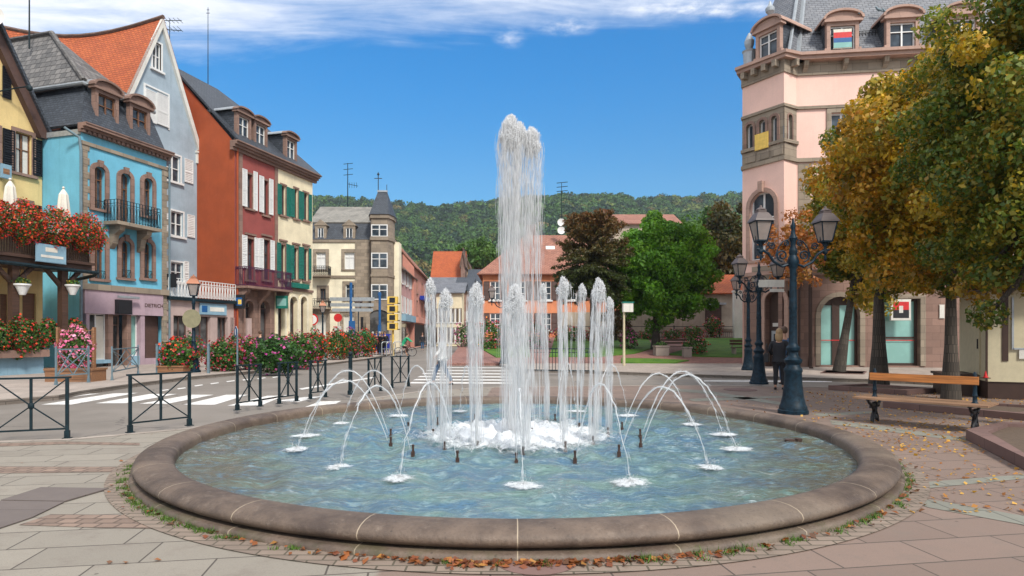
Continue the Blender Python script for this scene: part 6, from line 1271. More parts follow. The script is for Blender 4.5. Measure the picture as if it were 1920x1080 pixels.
t = thing('warning_cone','small red and white triangular marker at the kiosk corner','cone',(*KF.W(-.05,-.12),0)); MB().lathe([(.06,.0),(.06,.012),(.04,.02),(.008,.16)],(0,0,.52),10).build('cone',M['redsign'],t); MB().box(-.07,.07,-.07,.07,.50,.52).build('shelf',M['kbrown'],t)
MB().prism([(-.75,.6),(-.1,.6),(-.1,1.9),(-.75,1.9)],.0,.5).box(-.8,-.05,.55,1.95,.5,.56).build('locker',M['kbrown'],k)
# ---------------------------------------------------------------- raised tree pits
def pit(label, pts, h=.13, w=.16, z=0, mat='kerb_brown'):
    P = [Vector(G(px,py,z)) for px,py in pts]; c = sum(P,Vector((0,0)))/len(P); t = thing('tree_pit',label,'tree pit',(c.x,c.y,z)); n = len(P); Q = [p+(c-p).normalized()*w*1.6 for p in P]; m = MB()
    for i in range(n):
        q = [P[i]-c,P[(i+1)%n]-c,Q[(i+1)%n]-c,Q[i]-c]; a = sum(q[j].x*q[(j+1)%4].y-q[(j+1)%4].x*q[j].y for j in range(4)); q = q if a>0 else q[::-1]; m.prism([(v.x,v.y) for v in q],0,h)
    m.build('kerb_frame',M[mat],t); m = MB(); q = [(v-c) for v in Q]; a = sum(q[j].x*q[(j+1)%n].y-q[(j+1)%n].x*q[j].y for j in range(n)); q = q if a>0 else q[::-1]; m.prism([(v.x,v.y) for v in q],.0,h-.05); m.build('soil',M['soil'],t); return t
pit('far raised brown kerbed bed round the second tree trunk',[(1553,731),(1700,741),(1755,737),(1620,727)])
pit('middle brown kerbed bed of leaves behind the bench, round the thick trunk',[(1655,764),(1930,790),(2000,776),(1720,757)])
pit('near brown kerbed bed at the right edge in front of the bench',[(1811,824),(1925,884),(2150,880),(1990,812),(1880,808)],.15)
pit('flat soil patch round the thin leaning tree on the far pavement',[(1538,700),(1620,702),(1625,697),(1548,695)],.03,.05,ZS)
# ---------------------------------------------------------------- trees
YEL = [(.09,.16,.018),(.18,.21,.02),(.40,.29,.02),(.58,.36,.02),(.52,.23,.015),(.05,.095,.012)]
def lime(px, py, label, cpx, cpy, rad, nc, rc, per, h0, tr, wts, z=0, size=.12, lean=(0,0), grad=0):
    x,y = G(px,py,z); X,Z_c = XZ(cpx,cpy,y); c = (X-x,0,Z_c-z)
    def col(P,t):
        gl = np.clip((P[:,0]-c[0])/rad[0]*grad+.15*rng.normal(size=len(P)),-1,1); g = pick([(.05,.11,.014),(.08,.14,.018),(.035,.08,.012)],[2,2,1],len(P),.3)
        f = (gl > .25)[:,None]; return np.where(f,g*.6+t*.4,t)
    return tree('lime_tree',label,(x,y,z),h0,c,rad,nc,rc,per,size,YEL,wts,tr,'autumn lime trees along the right side',inner=.42,droop=.5,lean=lean,noisecol=col if grad else None)
lime(1783,749,'large autumn lime tree with thick dark trunk behind the bench, mostly orange yellow',1790,320,(2.6,2.2,2.75),290,.5,330,2.6,.17,[2,3,4,5,3,1],size=.105)
lime(1648,727,'yellow green autumn lime tree with straight trunk left of the thick trunk',1706,345,(1.8,1.9,3.1),250,.5,300,2.6,.22,[2,3,4,5,3,1],size=.12,grad=0)
lime(1573,697,'slender lime tree with thin leaning trunk before the bank door, mostly green',1618,400,(1.9,1.8,3.4),190,.6,280,3.0,.19,[5,5,3,2,1,2],z=ZS,size=.15,lean=(.5,0))
x,y = 8.9,10.2
tree('lime_tree','nearest lime tree with dark green leaves filling the upper right corner',(x,y,0),2.9,(.15,.3,5.15),(1.6,2.0,2.9),270,.42,360,.08,YEL,[5,5,3,2.2,.6,3],.2,'autumn lime trees along the right side',inner=.45,droop=.5)
x,y = XZ(1492,0,24.)[0],24.; tree('young_tree','small sparse orange leaved tree behind the nearest lamp',(x,y,ZS),2.6,(-.1,0,4.75),(1.25,.9,1.35),60,.30,60,.11,[(.45,.16,.03),(.35,.12,.03),(.25,.16,.03)],[3,2,1],.06,None,inner=.2)
g0 = Gp(1230,655); tree('maple_tree','round bright green tree with short thick trunk in the park',(g0[0],g0[1],g0[2]),1.9,(.15,0,4.95),(3.15,2.8,3.2),260,.6,360,.16,[(.09,.25,.014),(.13,.33,.014),(.05,.15,.012),(.20,.40,.02)],[4,4,2,2],.28,None,inner=.4,droop=.4)
g0 = Gp(1112,662); ar = thing('monkey_puzzle_tree','dark reddish brown monkey puzzle tree with drooping spiky branches left of the green tree','tree',(g0[0],g0[1],g0[2]))
def araucaria(root, H=8.3, R0=2.35):
    mb = MB(); mb.tube([(0,0,0),(0,0,H*.5),(0,0,H*.95)],[.22,.17,.07],10); P = []; O = []
    for k in range(165):
        t_ = rng.random(); z0 = H*(.50+.42*t_); a = rng.uniform(0,6.28); ln = R0*math.sqrt(max(.05,1-(t_*1.0)**2.2))*(.82+.25*min(1,t_*3))*rng.uniform(.8,1.05); pts = []
        for i in range(9): s = i/8; pts.append(Vector((math.cos(a)*ln*s, math.sin(a)*ln*s, z0+ (.25+.75*t_)*ln*s - (1.3*(1-t_)**1.5+.1)*ln*s*s*.7 + .2*ln*max(0,s-.75)*2)))
        mb.tube(pts,[.035*(1-.6*i/8) for i in range(9)],5,False)
        for i in range(1,9):
            m = 26; q = np.array([list(pts[i-1].lerp(pts[i],rng.random())) for _ in range(m)]); dd = rng.normal(size=(m,3)); dd /= np.linalg.norm(dd,axis=1,keepdims=True); P.append(q+dd*rng.uniform(.04,.22,(m,1))); O.append(dd)
            if i > 3:
                for s in (-1,1):
                    m = 12; tip = pts[i]+Vector((-math.sin(a)*s,math.cos(a)*s,-.15))*ln*.22*(1-.05*i); q = np.array([list(pts[i].lerp(tip,rng.random())) for _ in range(m)]); dd = rng.normal(size=(m,3)); dd /= np.linalg.norm(dd,axis=1,keepdims=True); P.append(q+dd*rng.uniform(.02,.13,(m,1))); O.append(dd)
    mb.build('trunk',M['bark'],root); P = np.concatenate(P); O = np.concatenate(O); n = len(P); top = np.clip((P[:,2]/H-.55)*2.2,0,1)[:,None]
    t_ = pick([(.05,.08,.015),(.07,.09,.018),(.03,.045,.012)],[2,2,2],n,.3)*(1-top)+pick([(.22,.09,.03),(.16,.09,.025),(.09,.065,.02)],[3,2,2],n,.3)*top
    V,F,T_ = leaves(P,.17,t_,O,aspect=.35); mesh_np('crown',V,F,M['leaf'],root,T_)
araucaria(ar)
def simple_tree(label, px, Y, cy, rad, cols, wts, n=70, rc=.9, per=200, size=.3, tr=.25, z=1.2, name='tree', h0=2.5, group=None):
    X,Zc = XZ(px,cy,Y); tree(name,label,(X,Y,z),h0,(0,0,Zc-z),rad,n,rc,per,size,cols,wts,tr,group,inner=.4)
simple_tree('dark autumn tree between the garden building and the pink building',1362,57,462,(3.0,2.5,4.0),[(.07,.06,.012),(.04,.05,.012),(.13,.08,.012)],[3,3,2],tr=.3,name='autumn_tree')
simple_tree('brownish bare looking small tree before the garden wall left of the green tree',1155,40,600,(1.0,.9,1.5),[(.16,.08,.03),(.08,.08,.02),(.2,.11,.03)],[2,2,1],n=40,rc=.3,per=60,size=.13,tr=.06,name='small_tree',h0=1)
for px,Y,cy,l in ((655,80,0,''),): pass
for px,cy,Y,l in ((885,480,118,'bright green bushy tree beyond the far roofs left of the centre jets'),(912,478,125,'second bright green tree beyond the far roofs, nearer the centre jets'),(1330,440,90,'dark green tree behind the garden building roof'),(1290,460,85,'green tree behind the garden building, right of the maple')): simple_tree(l,px,Y,cy,(3.4,3,3.0),[(.06,.15,.015),(.09,.18,.02),(.035,.09,.012)],[2,2,1],n=50,rc=1.2,per=90,size=.5,z=2,name='bushy_tree',group='green trees behind the roofs')
# park shrubs, fence, benches, planters
pf = thing('park_fence','long dark thin railing along the back of the lawn','fence',(XZ(1050,0,46.3)[0],46.3,zp(46))); Lf = XZ(1392,0,46.3)[0]-XZ(1050,0,46.3)[0]
m = MB(); 
for z_ in (.12,.5,.92): m.box(0,Lf,-.02,.02,z_-.02,z_+.02)
m.build('rails',M['paint_dark'],pf); m = MB()
for k_ in range(int(Lf/.16)): m.box(k_*.16-.008,k_*.16+.008,-.008,.008,.12,.5)
m.build('bars',M['paint_dark'],pf)
for k_ in range(9): MB().box(Lf*k_/8-.035,Lf*k_/8+.035,-.035,.035,0,1.0).build('post',M['paint_dark'],pf)
PINKF = [(.45,.04,.06),(.5,.12,.2),(.42,.05,.03)]
for px,py,rad,l,fl in ((1300,636,(.8,.6,.55),'red flowered shrub by the fence right of the maple trunk',PINKF),(1262,636,(.8,.6,.4),'low dark red flowered shrub behind the maple trunk',PINKF),(1215,637,(.7,.6,.4),'low shrub at the fence left of the maple trunk',PINKF),(1304,665,(.72,.7,.62),'round red flowering bush beside the stone planter on the lawn',PINKF),(1180,655,(.55,.5,.75),'dark leafy bush beside the cream lamp pole',MAG),(1338,634,(.7,.6,.9),'taller green shrub with red flowers before the garden building',PINKF),(1070,640,(1.4,.6,.6),'long flowering shrub behind the right hand jets',PINKF),(1130,640,(1.2,.6,.6),'flowering shrub at the foot of the monkey puzzle tree',PINKF),(915,655,(.9,.6,1.),'orange and pink flower clump behind the third jet',[(.6,.2,.03),(.5,.12,.25),(.5,.05,.05)]),(880,650,(1.,.6,.9),'tall pink flower clump at the left end of the park',MAG+PINK),(1000,650,(1.2,.7,.9),'dark pink shrub right of the tall centre jet',MAG+PINKF),(950,652,(1.,.6,1.),'pink and orange flower clump directly behind the centre jet',PINK+PINKF)):
    q = Gp(px,py); o = flower_bush('flowering_shrub',l,(q[0],q[1]),rad,fl,int(120*rad[0]*3*rad[2]),int(900*rad[0]*(rad[2]+.3)),.12,None,'shrub',fs=.10); o.location.z = q[2]-.05
def pbench(label,px,py,L,rz,back=True):
    q = Gp(px,py); t = thing('park_bench',label,'bench',(q[0],q[1],q[2]),rz,'slatted benches in the park')
    for k_ in range(3): MB().box(0,L,k_*.14,k_*.14+.11,.42,.46).build('seat_plank',M['wood_dark'],t)
    for k_ in range(2): MB().box(0,L,.44,.48,.6+k_*.17,.72+k_*.17).build('back_plank',M['wood_dark'],t)
    for x in (.15,L-.2): MB().box(x,x+.06,0,.42,0,.42).box(x,x+.06,.48,.54,0,.9).build('leg',M['kerb'],t)
pbench('slatted park bench between two stone planters under the maple',1242,664,1.55,R(-2)); pbench('slatted park bench at the right end of the lawn behind the far lamp',1374,666,1.5,R(3))
for px,py,s,l in ((1237,665,.38,'square stone planter at the foot of the maple trunk'),(1285,668,.22,'small stone planter beside the red flowering bush')):
    q = Gp(px,py); t = thing('stone_planter',l,'planter',(q[0],q[1]-.3,q[2]-.05)); MB().box(-s,s,-s,s,0,.6).box(-s-.04,s+.04,-s-.04,s+.04,.52,.6).build('planter_box',M['kerb'],t); P,dn = bush_np((0,0,.62),220,(s,s,.22),None,.1); V,F,T_ = leaves(P,.10,pick(GREEN,[1,1,1],220),dn); mesh_np('foliage',V,F,M['leaf'],t,T_)
# ---------------------------------------------------------------- flower bushes along the left pavement
fg_ = 'flower bushes along the left kerb'
for px,py,rad,fl,l,pl_ in ((322,700,(.72,.6,.72),DRED+RED+[(.35,.03,.12)],'red flower bush in a wooden box left of the lamp, first of the row',(.5,.35)),(411,697,(.75,.6,.72),DRED+PINKF,'dark red and pink flower bush right of the lamp, second of the row',None),(462,694,(.55,.6,.75),MAG+PINKF,'pink flowered bush behind the blue arrow sign',None),(560,689,(.75,.7,.85),MAG+DRED,'magenta and red flower bush right of the big dark green one',None),(586,681,(.7,.7,.95),DRED+RED,'red flower bush beyond the big green one, fifth of the row',None),(628,675,(.75,.8,1.0),DRED+RED,'red flower bush behind the bollard',None),(655,672,(.75,.8,1.0),DRED+MAG,'crimson flower bush right of the bollard, second last of the row',None),(683,669.5,(.75,.8,1.0),DRED+RED,'last red flower bush of the row, next to the group of people',None)):
    x,y = G(px,py,ZS); flower_bush('flower_bush',l,(x,y+.4),rad,fl,400,2700,.10,fg_,'flower bush',pl_,fs=.085)
x,y = G(508,706,ZR); flower_bush('flower_bush','largest bush, dark green leaves with few magenta flowers at its foot, by the kerb',(x,y+.6),(1.02,.85,.78),MAG,130,5200,.10,fg_,'flower bush',leafcols=[(.03,.10,.015),(.05,.15,.02),(.02,.06,.012)],fs=.09)
for px,py,l in ((345,690,'dark red spiky grass and flowers behind the lamp post'),(430,688,'loose tall flowers with brown grasses before the mauve shop'),(540,683,'pink flowers beyond the big green bush')):
    x,y = G(px,py,ZS); flower_bush('flower_bush',l,(x,y+.6),(.6,.5,.85),PINKF+DRED,260,900,.10,fg_,'flower bush',fs=.08)
x,y = G(128,716,ZS); t = flower_bush('flower_trellis','pink impatiens climbing a wooden trellis planter in front of the turquoise house',(x,y+.35),(.55,.30,.72),PINK,620,1600,.07,None,'planter',fs=.085,z=1.05); t.location.z = ZS
MB().box(-.62,-.56,-.05,.05,0,1.75).box(.56,.62,-.05,.05,0,1.75).each('trellis_post',M['wood_box'],t); MB().box(-.75,.75,-.35,.35,0,.42).box(-.78,.78,-.38,.38,.36,.424).build('planter_box',M['wood_box'],t)
m = MB()
for k_ in range(5): m.bar((-.56,0,.45+k_*.3),(.56,0,.45+k_*.3),.02).bar((-.5+k_*.25,.02,.42),(-.5+k_*.25,.02,1.7),.02)
m.build('lattice',M['wood_box'],t)
# ---------------------------------------------------------------- aerials, pigeons, dish
def aerial(label, px, ytop, ybase, Y, kind=0, r=.03):
    r *= .7
    X,Z1 = XZ(px,ytop,Y); _,Z0 = XZ(px,ybase,Y); H = Z1-Z0; t = thing('roof_aerial',label,'aerial',(X,Y,Z0)); MB().tube([(0,0,-.3),(0,0,H)],[r,r*.6],6).build('mast',M['paint_dark'],t); m = MB()
    if kind == 1:
        for k_ in range(2): z_ = H*(.96-.25*k_); m.bar((-.8,0,z_),(.8,0,z_-.1*k_),.035); [m.bar((-.7+j*.28,-.35,z_),(-.7+j*.28,.35,z_),.022) or m.bar((-.7+j*.28,0,z_-.22),(-.7+j*.28,0,z_+.22),.02) for j in range(6)]
    elif kind == 2:
        for k_ in range(3): z_ = H*(.98-.12*k_); m.bar((-.45,0,z_),(.55,0,z_+.1),.05)
        m.bar((0,0,H*.55),(1.1,0,H*.5),.05); [m.bar((.2+j*.25,0,H*.46),(.2+j*.25,0,H*.58),.03) for j in range(4)]
    else: m.bar((-.12,0,H*.93),(.12,0,H*.93),.03); m.bar((-.08,0,H*.97),(.08,0,H*.97),.03)
    m.build('antenna_bars',M['paint_dark'],t); return t
aerial('tall thin mast aerial rising above the rust house roof',390,14,165,43,0,.045); aerial('grey comb aerial behind the gable tip of the grey house',318,36,100,41,1,.04); aerial('dark pole with pale foot on the tiled roof of the turquoise house',55,-60,80,31,0,.06)
aerial('tall branched aerial on the tower house roof',652,306,392,66,2,.09); aerial('branched aerial with mast above the orange house',1053,342,408,56,2,.06)
for py,l in ((418,'upper white satellite dish on the aerial above the orange house'),(433,'lower white satellite dish on the aerial above the orange house')):
    X,Z1 = XZ(1052,py,56); t = thing('satellite_dish',l,'satellite dish',(X,55.8,Z1),0,'satellite dishes on the orange house aerial'); MB().lathe([(.02,0),(.2,.02),(.34,.09),(.35,.10),(.2,.04),(.03,.02)],(0,0,0),18).build('dish',M['white'],t,smooth=True); t.rotation_euler = (R(85),0,0); MB().tube([(0,0,.02),(0,0,.2)],.012,6).tube([(0,0,-.3),(0,0,0)],.03,6).build('dish_arm',M['zinc'],t)
X,Z1 = XZ(-16,32,26); t = thing('satellite_dish','white satellite dish cut by the left edge above the ochre house','satellite dish',(X,26,Z1)); MB().lathe([(.02,0),(.3,.04),(.48,.13),(.5,.15),(.3,.07),(.03,.03)],(0,0,0),22).build('dish',M['white'],t,smooth=True); t.rotation_euler = (R(85),0,R(20)); MB().tube([(0,0,0),(0,-.3,.0),(0,-1.4,-.1)],.03,6).build('dish_arm',M['zinc'],t)
pg = thing('pigeon','dark pigeon on the left cornice ball of the bay dormer roof, leftmost of the birds','pigeon',(0,0,0),0,'pigeons on the pink building roof')
MB().tube([(-.13,0,.05),(-.08,0,.075),(0,0,.10),(.06,0,.13),(.09,0,.18),(.11,0,.21),(.14,0,.215),(.165,0,.205)],[.012,.035,.055,.048,.03,.028,.018,.004],10).tube([(-.22,0,.03),(-.1,0,.06)],[.018,.03],6).tube([(.0,.02,.0),(.0,.02,.06)],.006,5).tube([(.0,-.02,0),(.0,-.02,.06)],.006,5).build('body',M['paint_greyblue'],pg,smooth=True)
kids.clear(); scan()
for i,(px,py,fr,wv,lab) in enumerate(((1440,30,F1,1.0,None),(1458,36,F1,1.4,'dark pigeon second from left on the bay dormer roof'),(1487,41,F1,1.8,'dark pigeon at the back end of the bay dormer roof'),(1616,23,F3,0,'dark pigeon on the right shoulder of the left front dormer'),(1648,17,F3,1.2,'dark pigeon in the slate valley between the front dormers'),(1661,21,F3,.0,'dark pigeon on the left shoulder of the right front dormer'),(1730,16,F3,0,'dark pigeon on the right shoulder of the right front dormer'),(1727,64,F3,.9,'dark pigeon on the snow guard left of the lime tree'),(1741,62,F3,.9,'dark pigeon on the snow guard nearest the lime tree'))):
    u,_ = fr.hit(px,wv); W_ = fr.W(u,wv); loc = (W_[0],W_[1],fr.z(px,py+6,wv))
    if i == 0: pg.location = loc; pg.scale = (1.2,)*3
    else: clone(pg,loc,random.choice((0,3.14,.5)),lab)
# ---------------------------------------------------------------- people
def skin_mesh(name, joints, edges, mat, parent, sub=1, root=0):
    me = bpy.data.meshes.new(name); me.from_pydata([j[:3] for j in joints], edges, []); me.materials.append(M[mat]); o = bpy.data.objects.new(name, me); C.objects.link(o); o.parent = parent
    s = o.modifiers.new('skin','SKIN'); s.use_smooth_shade = True; me.skin_vertices.new() if not me.skin_vertices else None
    for i,j in enumerate(joints): sv = me.skin_vertices[0].data[i]; r_ = j[3]; sv.radius = r_ if isinstance(r_, tuple) else (r_, r_); sv.use_root = (i == root)
    ss = o.modifiers.new('sub','SUBSURF'); ss.levels = ss.render_levels = sub; return o
def hand(J, E, wrist_i, w, fwd, side):
    """palm and five bent fingers"""
    w = Vector(w); f = Vector(fwd).normalized(); s = Vector(side).normalized(); n = f.cross(s); k = len(J); p = w+f*.06; J.append((*p,(.035,.018))); E.append((wrist_i,k))
    for i,(o_,L) in enumerate(((-.03,.065),(-.01,.078),(.01,.072),(.03,.055))):
        a = p+f*.03+s*o_; b_ = a+f*L*.55+n*.012; c_ = b_+f*L*.35+n*.03; q = len(J); J += [(*a,.010),(*b_,.0085),(*c_,.007)]; E += [(k,q),(q,q+1),(q+1,q+2)]
    a = w+f*.04-s*.038; b_ = a+f*.035-s*.022+n*.012; q = len(J); J += [(*a,.011),(*b_,.008)]; E += [(k,q),(q,q+1)]
def person(label, loc, rz, H=1.72, top='darkcloth', legs='darkcloth', hair='hair', pose='stand', group=None, longhair=False, hands=False, bag=None, coat=.0, z=0, shoes='black', phase=1):
    """figure facing local -y"""
    r = thing('person', label, 'person', (loc[0],loc[1],z), rz, group); k = H/1.72; lean = 0; hip = .92; st = .12
    if pose == 'walk': fl, fr_ = (-.28*phase, .26*phase)
    else: fl, fr_ = (-.03,.05)
    sh = 1.42; hp = (0,0,hip)
    kneeL = (-.09,fl*.55-.04,.48); kneeR = (.09,fr_*.55-.04,.48); ankL = (-.10,fl,.09); ankR = (.10,fr_+(.04 if pose=='walk' else 0),.09)
    if pose == 'ride':
        hp = (0,.22,.90); kneeL = (-.10,-.18,.72); kneeR = (.10,-.14,.58); ankL = (-.10,-.02,.38); ankR = (.10,-.06,.20); lean = -.38
    def top_(y,zz): return (0, hp[1]+lean*(zz-hip)/.5 if lean else y, zz)
    ch = top_(0,1.22); nk = (0, (hp[1]+lean*.95) if lean else 0, sh+.05); hd = (0, nk[1]-.02, sh+.20)
    shy = nk[1]+.0
    shL = (-.19,shy,sh-.03); shR = (.19,shy,sh-.03)
    if pose == 'ride': elL = (-.24,shy-.18,1.20); elR = (.24,shy-.18,1.20); wrL = (-.24,shy-.38,1.06); wrR = (.24,shy-.38,1.06)
    elif pose == 'walk': elL = (-.26,.10*phase,1.14); elR = (.26,-.10*phase,1.14); wrL = (-.27,.12*phase-.12,.92); wrR = (.27,-.12*phase-.14,.94)
    elif pose == 'pocket': elL = (-.27,.06,1.14); elR = (.26,.04,1.14); wrL = (-.20,-.10,.98); wrR = (.19,-.12,1.0)
    elif pose == 'fold': elL = (-.27,-.02,1.14); elR = (.27,-.02,1.14); wrL = (.02,-.18,1.14); wrR = (-.04,-.20,1.10)
    else: elL = (-.25,.03,1.14); elR = (.25,.03,1.14); wrL = (-.26,-.05,.88); wrR = (.26,-.05,.88)
    J = [(*hp,(.13,.10)),(*ch,(.15,.105)),(*nk,.055),(*hd,(.078,.095)),(0,hd[1]-.005,hd[2]+.07,(.07,.085)),
         (*shL,.055),(*elL,.042),(*wrL,.028),(*shR,.055),(*elR,.042),(*wrR,.028),
         (*(kneeL),.058),(*ankL,.038),(*(kneeR),.058),(*ankR,.038),(-.10,ankL[1]-.15,.03,(.035,.025)),(.10,ankR[1]-.15,.03,(.035,.025)),
         (-.09,hp[1]-.01,hp[2]-.06,.09),(.09,hp[1]-.01,hp[2]-.06,.09),(0,hd[1]-.095,hd[2]-.015,.016),(0,hd[1]-.07,hd[2]-.07,.03)]
    E = [(0,1),(1,2),(2,3),(3,4),(1,5),(5,6),(6,7),(1,8),(8,9),(9,10),(0,17),(17,11),(11,12),(0,18),(18,13),(13,14),(12,15),(14,16),(3,19),(3,20)]
    if hands:
        for wi,w_,e_ in ((7,wrL,elL),(10,wrR,elR)): fwd = Vector(w_)-Vector(e_); sd2 = Vector((0,1,0)) if abs(fwd.normalized().y)<.8 else Vector((1,0,0)); hand(J,E,wi,w_,fwd,sd2)
    else:
        for wi,w_,e_ in ((7,wrL,elL),(10,wrR,elR)):
            fwd = (Vector(w_)-Vector(e_)).normalized(); q = Vector(w_)+fwd*.08; J.append((*q,(.035,.02))); E.append((wi,len(J)-1))
    bo = skin_mesh('body', J, E, 'skin', r)
    g = .022; L0 = hp[2]-.32-coat
    T_ = [(hp[0],hp[1],hp[2]+.05,(.165+g,.125+g)),(*ch,(.165+g,.125+g)),(0,nk[1],sh+.0,.085),(*shL,.075),(*elL,.058),(*(Vector(elL).lerp(Vector(wrL),.92)),.043),(*shR,.075),(*elR,.058),(*(Vector(elR).lerp(Vector(wrR),.92)),.043),(hp[0],hp[1],hp[2]-.10-coat,(.175+g,.135+g))]
    skin_mesh('jacket',T_,[(0,1),(1,2),(1,3),(3,4),(4,5),(1,6),(6,7),(7,8),(0,9)],top,r)
    skin_mesh('trousers',[(hp[0],hp[1],hp[2]-.02,(.15,.12)),(-.09,hp[1],hp[2]-.12,.105),(*kneeL,.075),(ankL[0],ankL[1],ankL[2]+.03,.058),(.09,hp[1],hp[2]-.12,.105),(*kneeR,.075),(ankR[0],ankR[1],ankR[2]+.03,.058)],[(0,1),(1,2),(2,3),(0,4),(4,5),(5,6)],legs,r)
    for a_,x_ in ((ankL,-.10),(ankR,.10)): skin_mesh('shoe',[(x_,a_[1]+.05,a_[2]-.045,(.045,.04)),(x_,a_[1]-.05,a_[2]-.05,(.045,.038)),(x_,a_[1]-.17,a_[2]-.06,(.038,.028))],[(0,1),(1,2)],shoes,r)
    h = MB().ell((0,hd[1]+.025,hd[2]+.045),(.098,.108,.12),12,8)
    if longhair: h.ell((0,hd[1]+.055,hd[2]-.08),(.11,.075,.18),12,8)
    h.build('hair',M[hair],r,smooth=True)
    MB().ell((-.033,hd[1]-.088,hd[2]+.02),.011,8,5).ell((.033,hd[1]-.088,hd[2]+.02),.011,8,5).build('eyes',M['black'],r); MB().box(-.022,.022,hd[1]-.094,hd[1]-.085,hd[2]-.05,hd[2]-.044).build('mouth',M['redsign'],r)
    r.scale = (k,k,k)
    if bag: m = MB(); m.box(-.17,.17,-.06,.06,0,.22).box(-.15,.15,-.05,.05,.22,.25).tube([(-.13,0,.24),(-.12,0,.42),(.0,0,.52),(.12,0,.42),(.13,0,.24)],.012,6); o = m.build('shoulder_bag',M['black']); W_ = Matrix.Rotation(rz,4,'Z') @ Vector((.33*k,.05,.80*k)); o.location = Vector((loc[0],loc[1],z))+W_; o.rotation_euler = (0,0,rz+R(90)); tag(o,'black shoulder bag hanging at the waiting woman in black','bag')
    return r
x,y = G(1461,731); person('blond woman in black jacket and trousers with a shoulder bag, waiting beside the lamp',(x,y),R(150),1.68,'darkcloth','darkcloth','blond','pocket',longhair=True,hands=True,bag=1)
x,y = G(1471,722); person('person in blue jeans and dark jacket just behind the woman in black',(x+.08,y+.2),R(185),1.76,'jeans','jeans','hair','stand',hands=True)
gg = 'group of people in dark clothes at the tower house'
for i,(px,Y,H,tp,hr,l) in enumerate(((699,47,1.70,'darkcloth','greyhair','leftmost of the dark clothed group, grey haired, beside the flowers'),(706,46.5,1.74,'darkcloth','hair','dark clothed person second from left in the group'),(712,47.5,1.72,'darkcloth','greyhair','grey haired dark clothed person in the middle of the group'),(716.5,46.3,1.70,'darkcloth','blond','fair haired dark clothed person right of the middle of the group'),(722,47.2,1.76,'darkcloth','hair','rightmost dark clothed person of the group'),(692,48.5,1.68,'darkcloth','blond','person half hidden behind the last flower bush'))):
    person(l,(XZ(px,0,Y)[0],Y),R(random.uniform(-60,60)),H,tp,'darkcloth',hr,('fold','stand','pocket')[i%3],gg,coat=.25,z=ZS)
x,y = G(829,722,ZR); person('person in white top and jeans walking over the crosswalk behind the left jets',(x,y),R(-75),1.72,'whitecloth','jeans','hair','walk',z=ZR)
x,y = XZ(650,0,34)[0],34; person('person in a dark jacket before the arched door of the red house',(XZ(488,0,35)[0],35),R(180),1.7,'darkcloth','jeans','hair','stand',z=ZS)
for px,Y,l,tp in ((792,60,'pedestrian in dark clothes before the salmon house','darkcloth'),(1000,31,'seated looking pedestrian in dark jacket behind the jets','darkcloth')): 
    if px<900: person(l,(XZ(px,0,Y)[0],Y),R(20),1.7,tp,'jeans','hair','stand',z=ZS)
# cyclist
def bicycle(label, loc, rz, z):
    t = thing('bicycle',label,'bicycle',(loc[0],loc[1],z),rz)
    for y_ in (-.52,.52):
        w_ = MB(); c_ = [(0,y_+.33*math.cos(a),.34+.33*math.sin(a)) for a in [i*math.pi/14 for i in range(29)]]; w_.tube(c_,.022,6,False); o = w_.build('wheel',M['black'],t); m = MB(); [m.bar((0,y_,.34),(0,y_+.31*math.cos(a),.34+.31*math.sin(a)),.006) for a in [i*math.pi/6 for i in range(12)]]; m.tube([(-.04,y_,.34),(.04,y_,.34)],.025,8); m.build('spokes',M['zinc'],o)
    m = MB(); B0,S0,H0 = (0,.02,.30),(0,.20,.78),(0,-.34,.80)
    for a,b in ((B0,S0),(B0,H0),(S0,H0),((0,.52,.34),B0),((0,.52,.34),S0),((0,-.52,.34),(0,-.36,.80)),((0,-.36,.78),(0,-.33,.98))): m.tube([a,b],.018,6)
    m.build('frame',M['black'],t); MB().tube([(-.28,-.28,1.02),(-.1,-.36,.99),(.1,-.36,.99),(.28,-.28,1.02)],.014,6).build('handlebar',M['black'],t); MB().box(-.07,.07,.10,.32,.80,.84).box(-.008,.008,.18,.22,.7,.8).build('saddle',M['black'],t); m = MB(); m.tube([(-.1,.02,.30),(.1,.02,.30)],.05,8).bar((-.1,.02,.30),(-.1,-.04,.40),.02).bar((.1,.02,.30),(.1,.08,.18),.02); m.build('pedals',M['black'],t); return t
x,y = G(760,668,ZR); bicycle('black bicycle ridden by the person in green near the kerb',(x,y),R(90),ZR); person('cyclist in a green jacket riding across behind the railings',(x,y),R(90),1.74,'greencloth','shutter_brown','hair','ride',z=ZR)
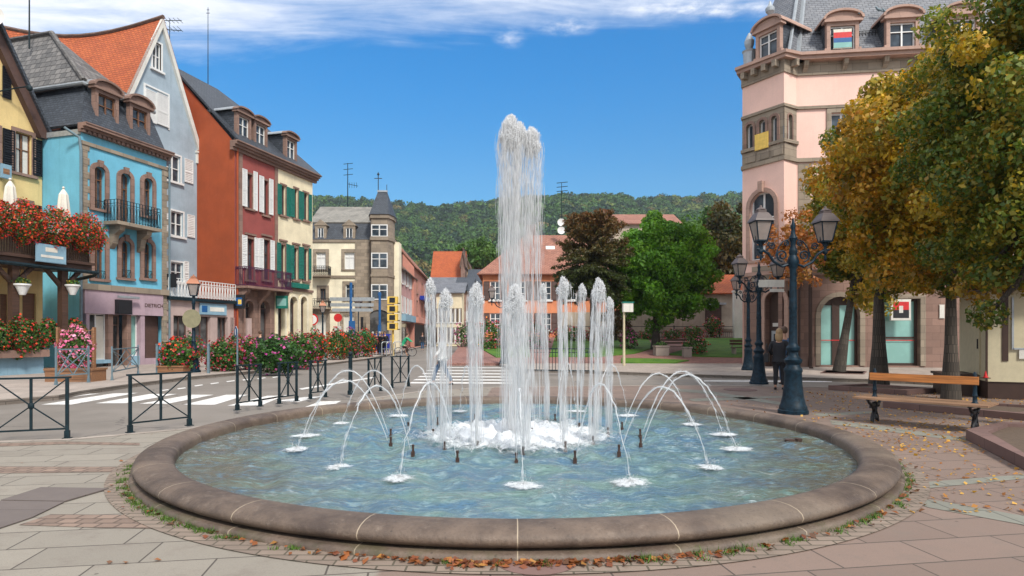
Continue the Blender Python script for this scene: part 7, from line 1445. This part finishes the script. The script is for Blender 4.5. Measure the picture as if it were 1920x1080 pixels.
# ---------------------------------------------------------------- things round the tower house
x0,x1 = XZ(620,0,50)[0],XZ(668,0,50)[0]; t = thing('orange_barrier','orange plastic site barrier before the tower house','barrier',(x0,50,ZS)); M['orangep'] = paint('orange_plastic',(.75,.27,.02),.5); m = MB(); L = x1-x0
for k_ in range(4): m.box(L*k_/4+.02,L*(k_+1)/4-.02,-.03,.03,.55,1.1).box(L*k_/4+.05,L*k_/4+.12,-.03,.03,0,.55)
m.build('panels',M['orangep'],t); MB().box(0,L,-.04,.04,1.1,1.16).build('top_rail',M['orangep'],t)
x0,x1 = XZ(640,0,52)[0],XZ(733,0,52)[0]; t = thing('blue_fence','blue metal site fence behind the group of people','fence',(x0,52,ZS)); L = x1-x0; MB().box(0,L,-.03,.03,1.5,1.58).box(0,L,-.03,.03,.3,.38).build('rails',M['blue'],t); m = MB(); [m.box(k_*.16-.014,k_*.16+.014,-.014,.014,0,1.5) for k_ in range(int(L/.16))]; m.build('bars',M['blue'],t); MB().box(L-1.3,L-.1,-.06,-.03,.4,1.55).build('panel',M['blue'],t)
t = thing('green_parasol','small green cloth covered sign stand beside the blue fence','sign',(XZ(683,0,49)[0],49,ZS)); MB().prism_y([(-.5,1.75),(.5,1.75),(.42,1.35),(0,1.1),(-.42,1.35)],-.05,.05).build('cloth',M['greencloth'],t); MB().tube([(0,0,0),(0,0,1.3)],.03,6).build('pole',M['zinc'],t)
for i,(px,l) in enumerate(((724,'grey hoop bike rack right of the dark clothed group'),(733,'second grey hoop bike rack, middle of three'),(745,'third grey hoop bike rack, next to the cyclist'))):
    t = thing('bike_rack',l,'bike rack',(XZ(px,0,44)[0],44,ZS),R(40),'grey hoop bike racks'); MB().tube([(-.35,0,0),(-.35,0,.9),(-.25,0,1.),(.25,0,1.),(.35,0,.9),(.35,0,0)],.03,6).build('hoop',M['zinc'],t); MB().bar((-.35,0,.5),(.35,0,.5),.04).build('crossbar',M['zinc'],t)

# ---------------------------------------------------------------- the air between here and the hills
hz = MB().box(-1100,1100,-60,960,-1.2,240); m_ = bpy.data.materials.new('haze'); m_.use_nodes = True; t_ = NT(m_.node_tree)
pv = t_.n('ShaderNodeVolumePrincipled', {'Color': (.80,.88,1,1), 'Density': .00022, 'Anisotropy': .2}); o_ = t_.n('ShaderNodeOutputMaterial'); t_.t.links.new(pv.outputs[0], o_.inputs['Volume']); tag(hz.build('haze', m_), kind='stuff')
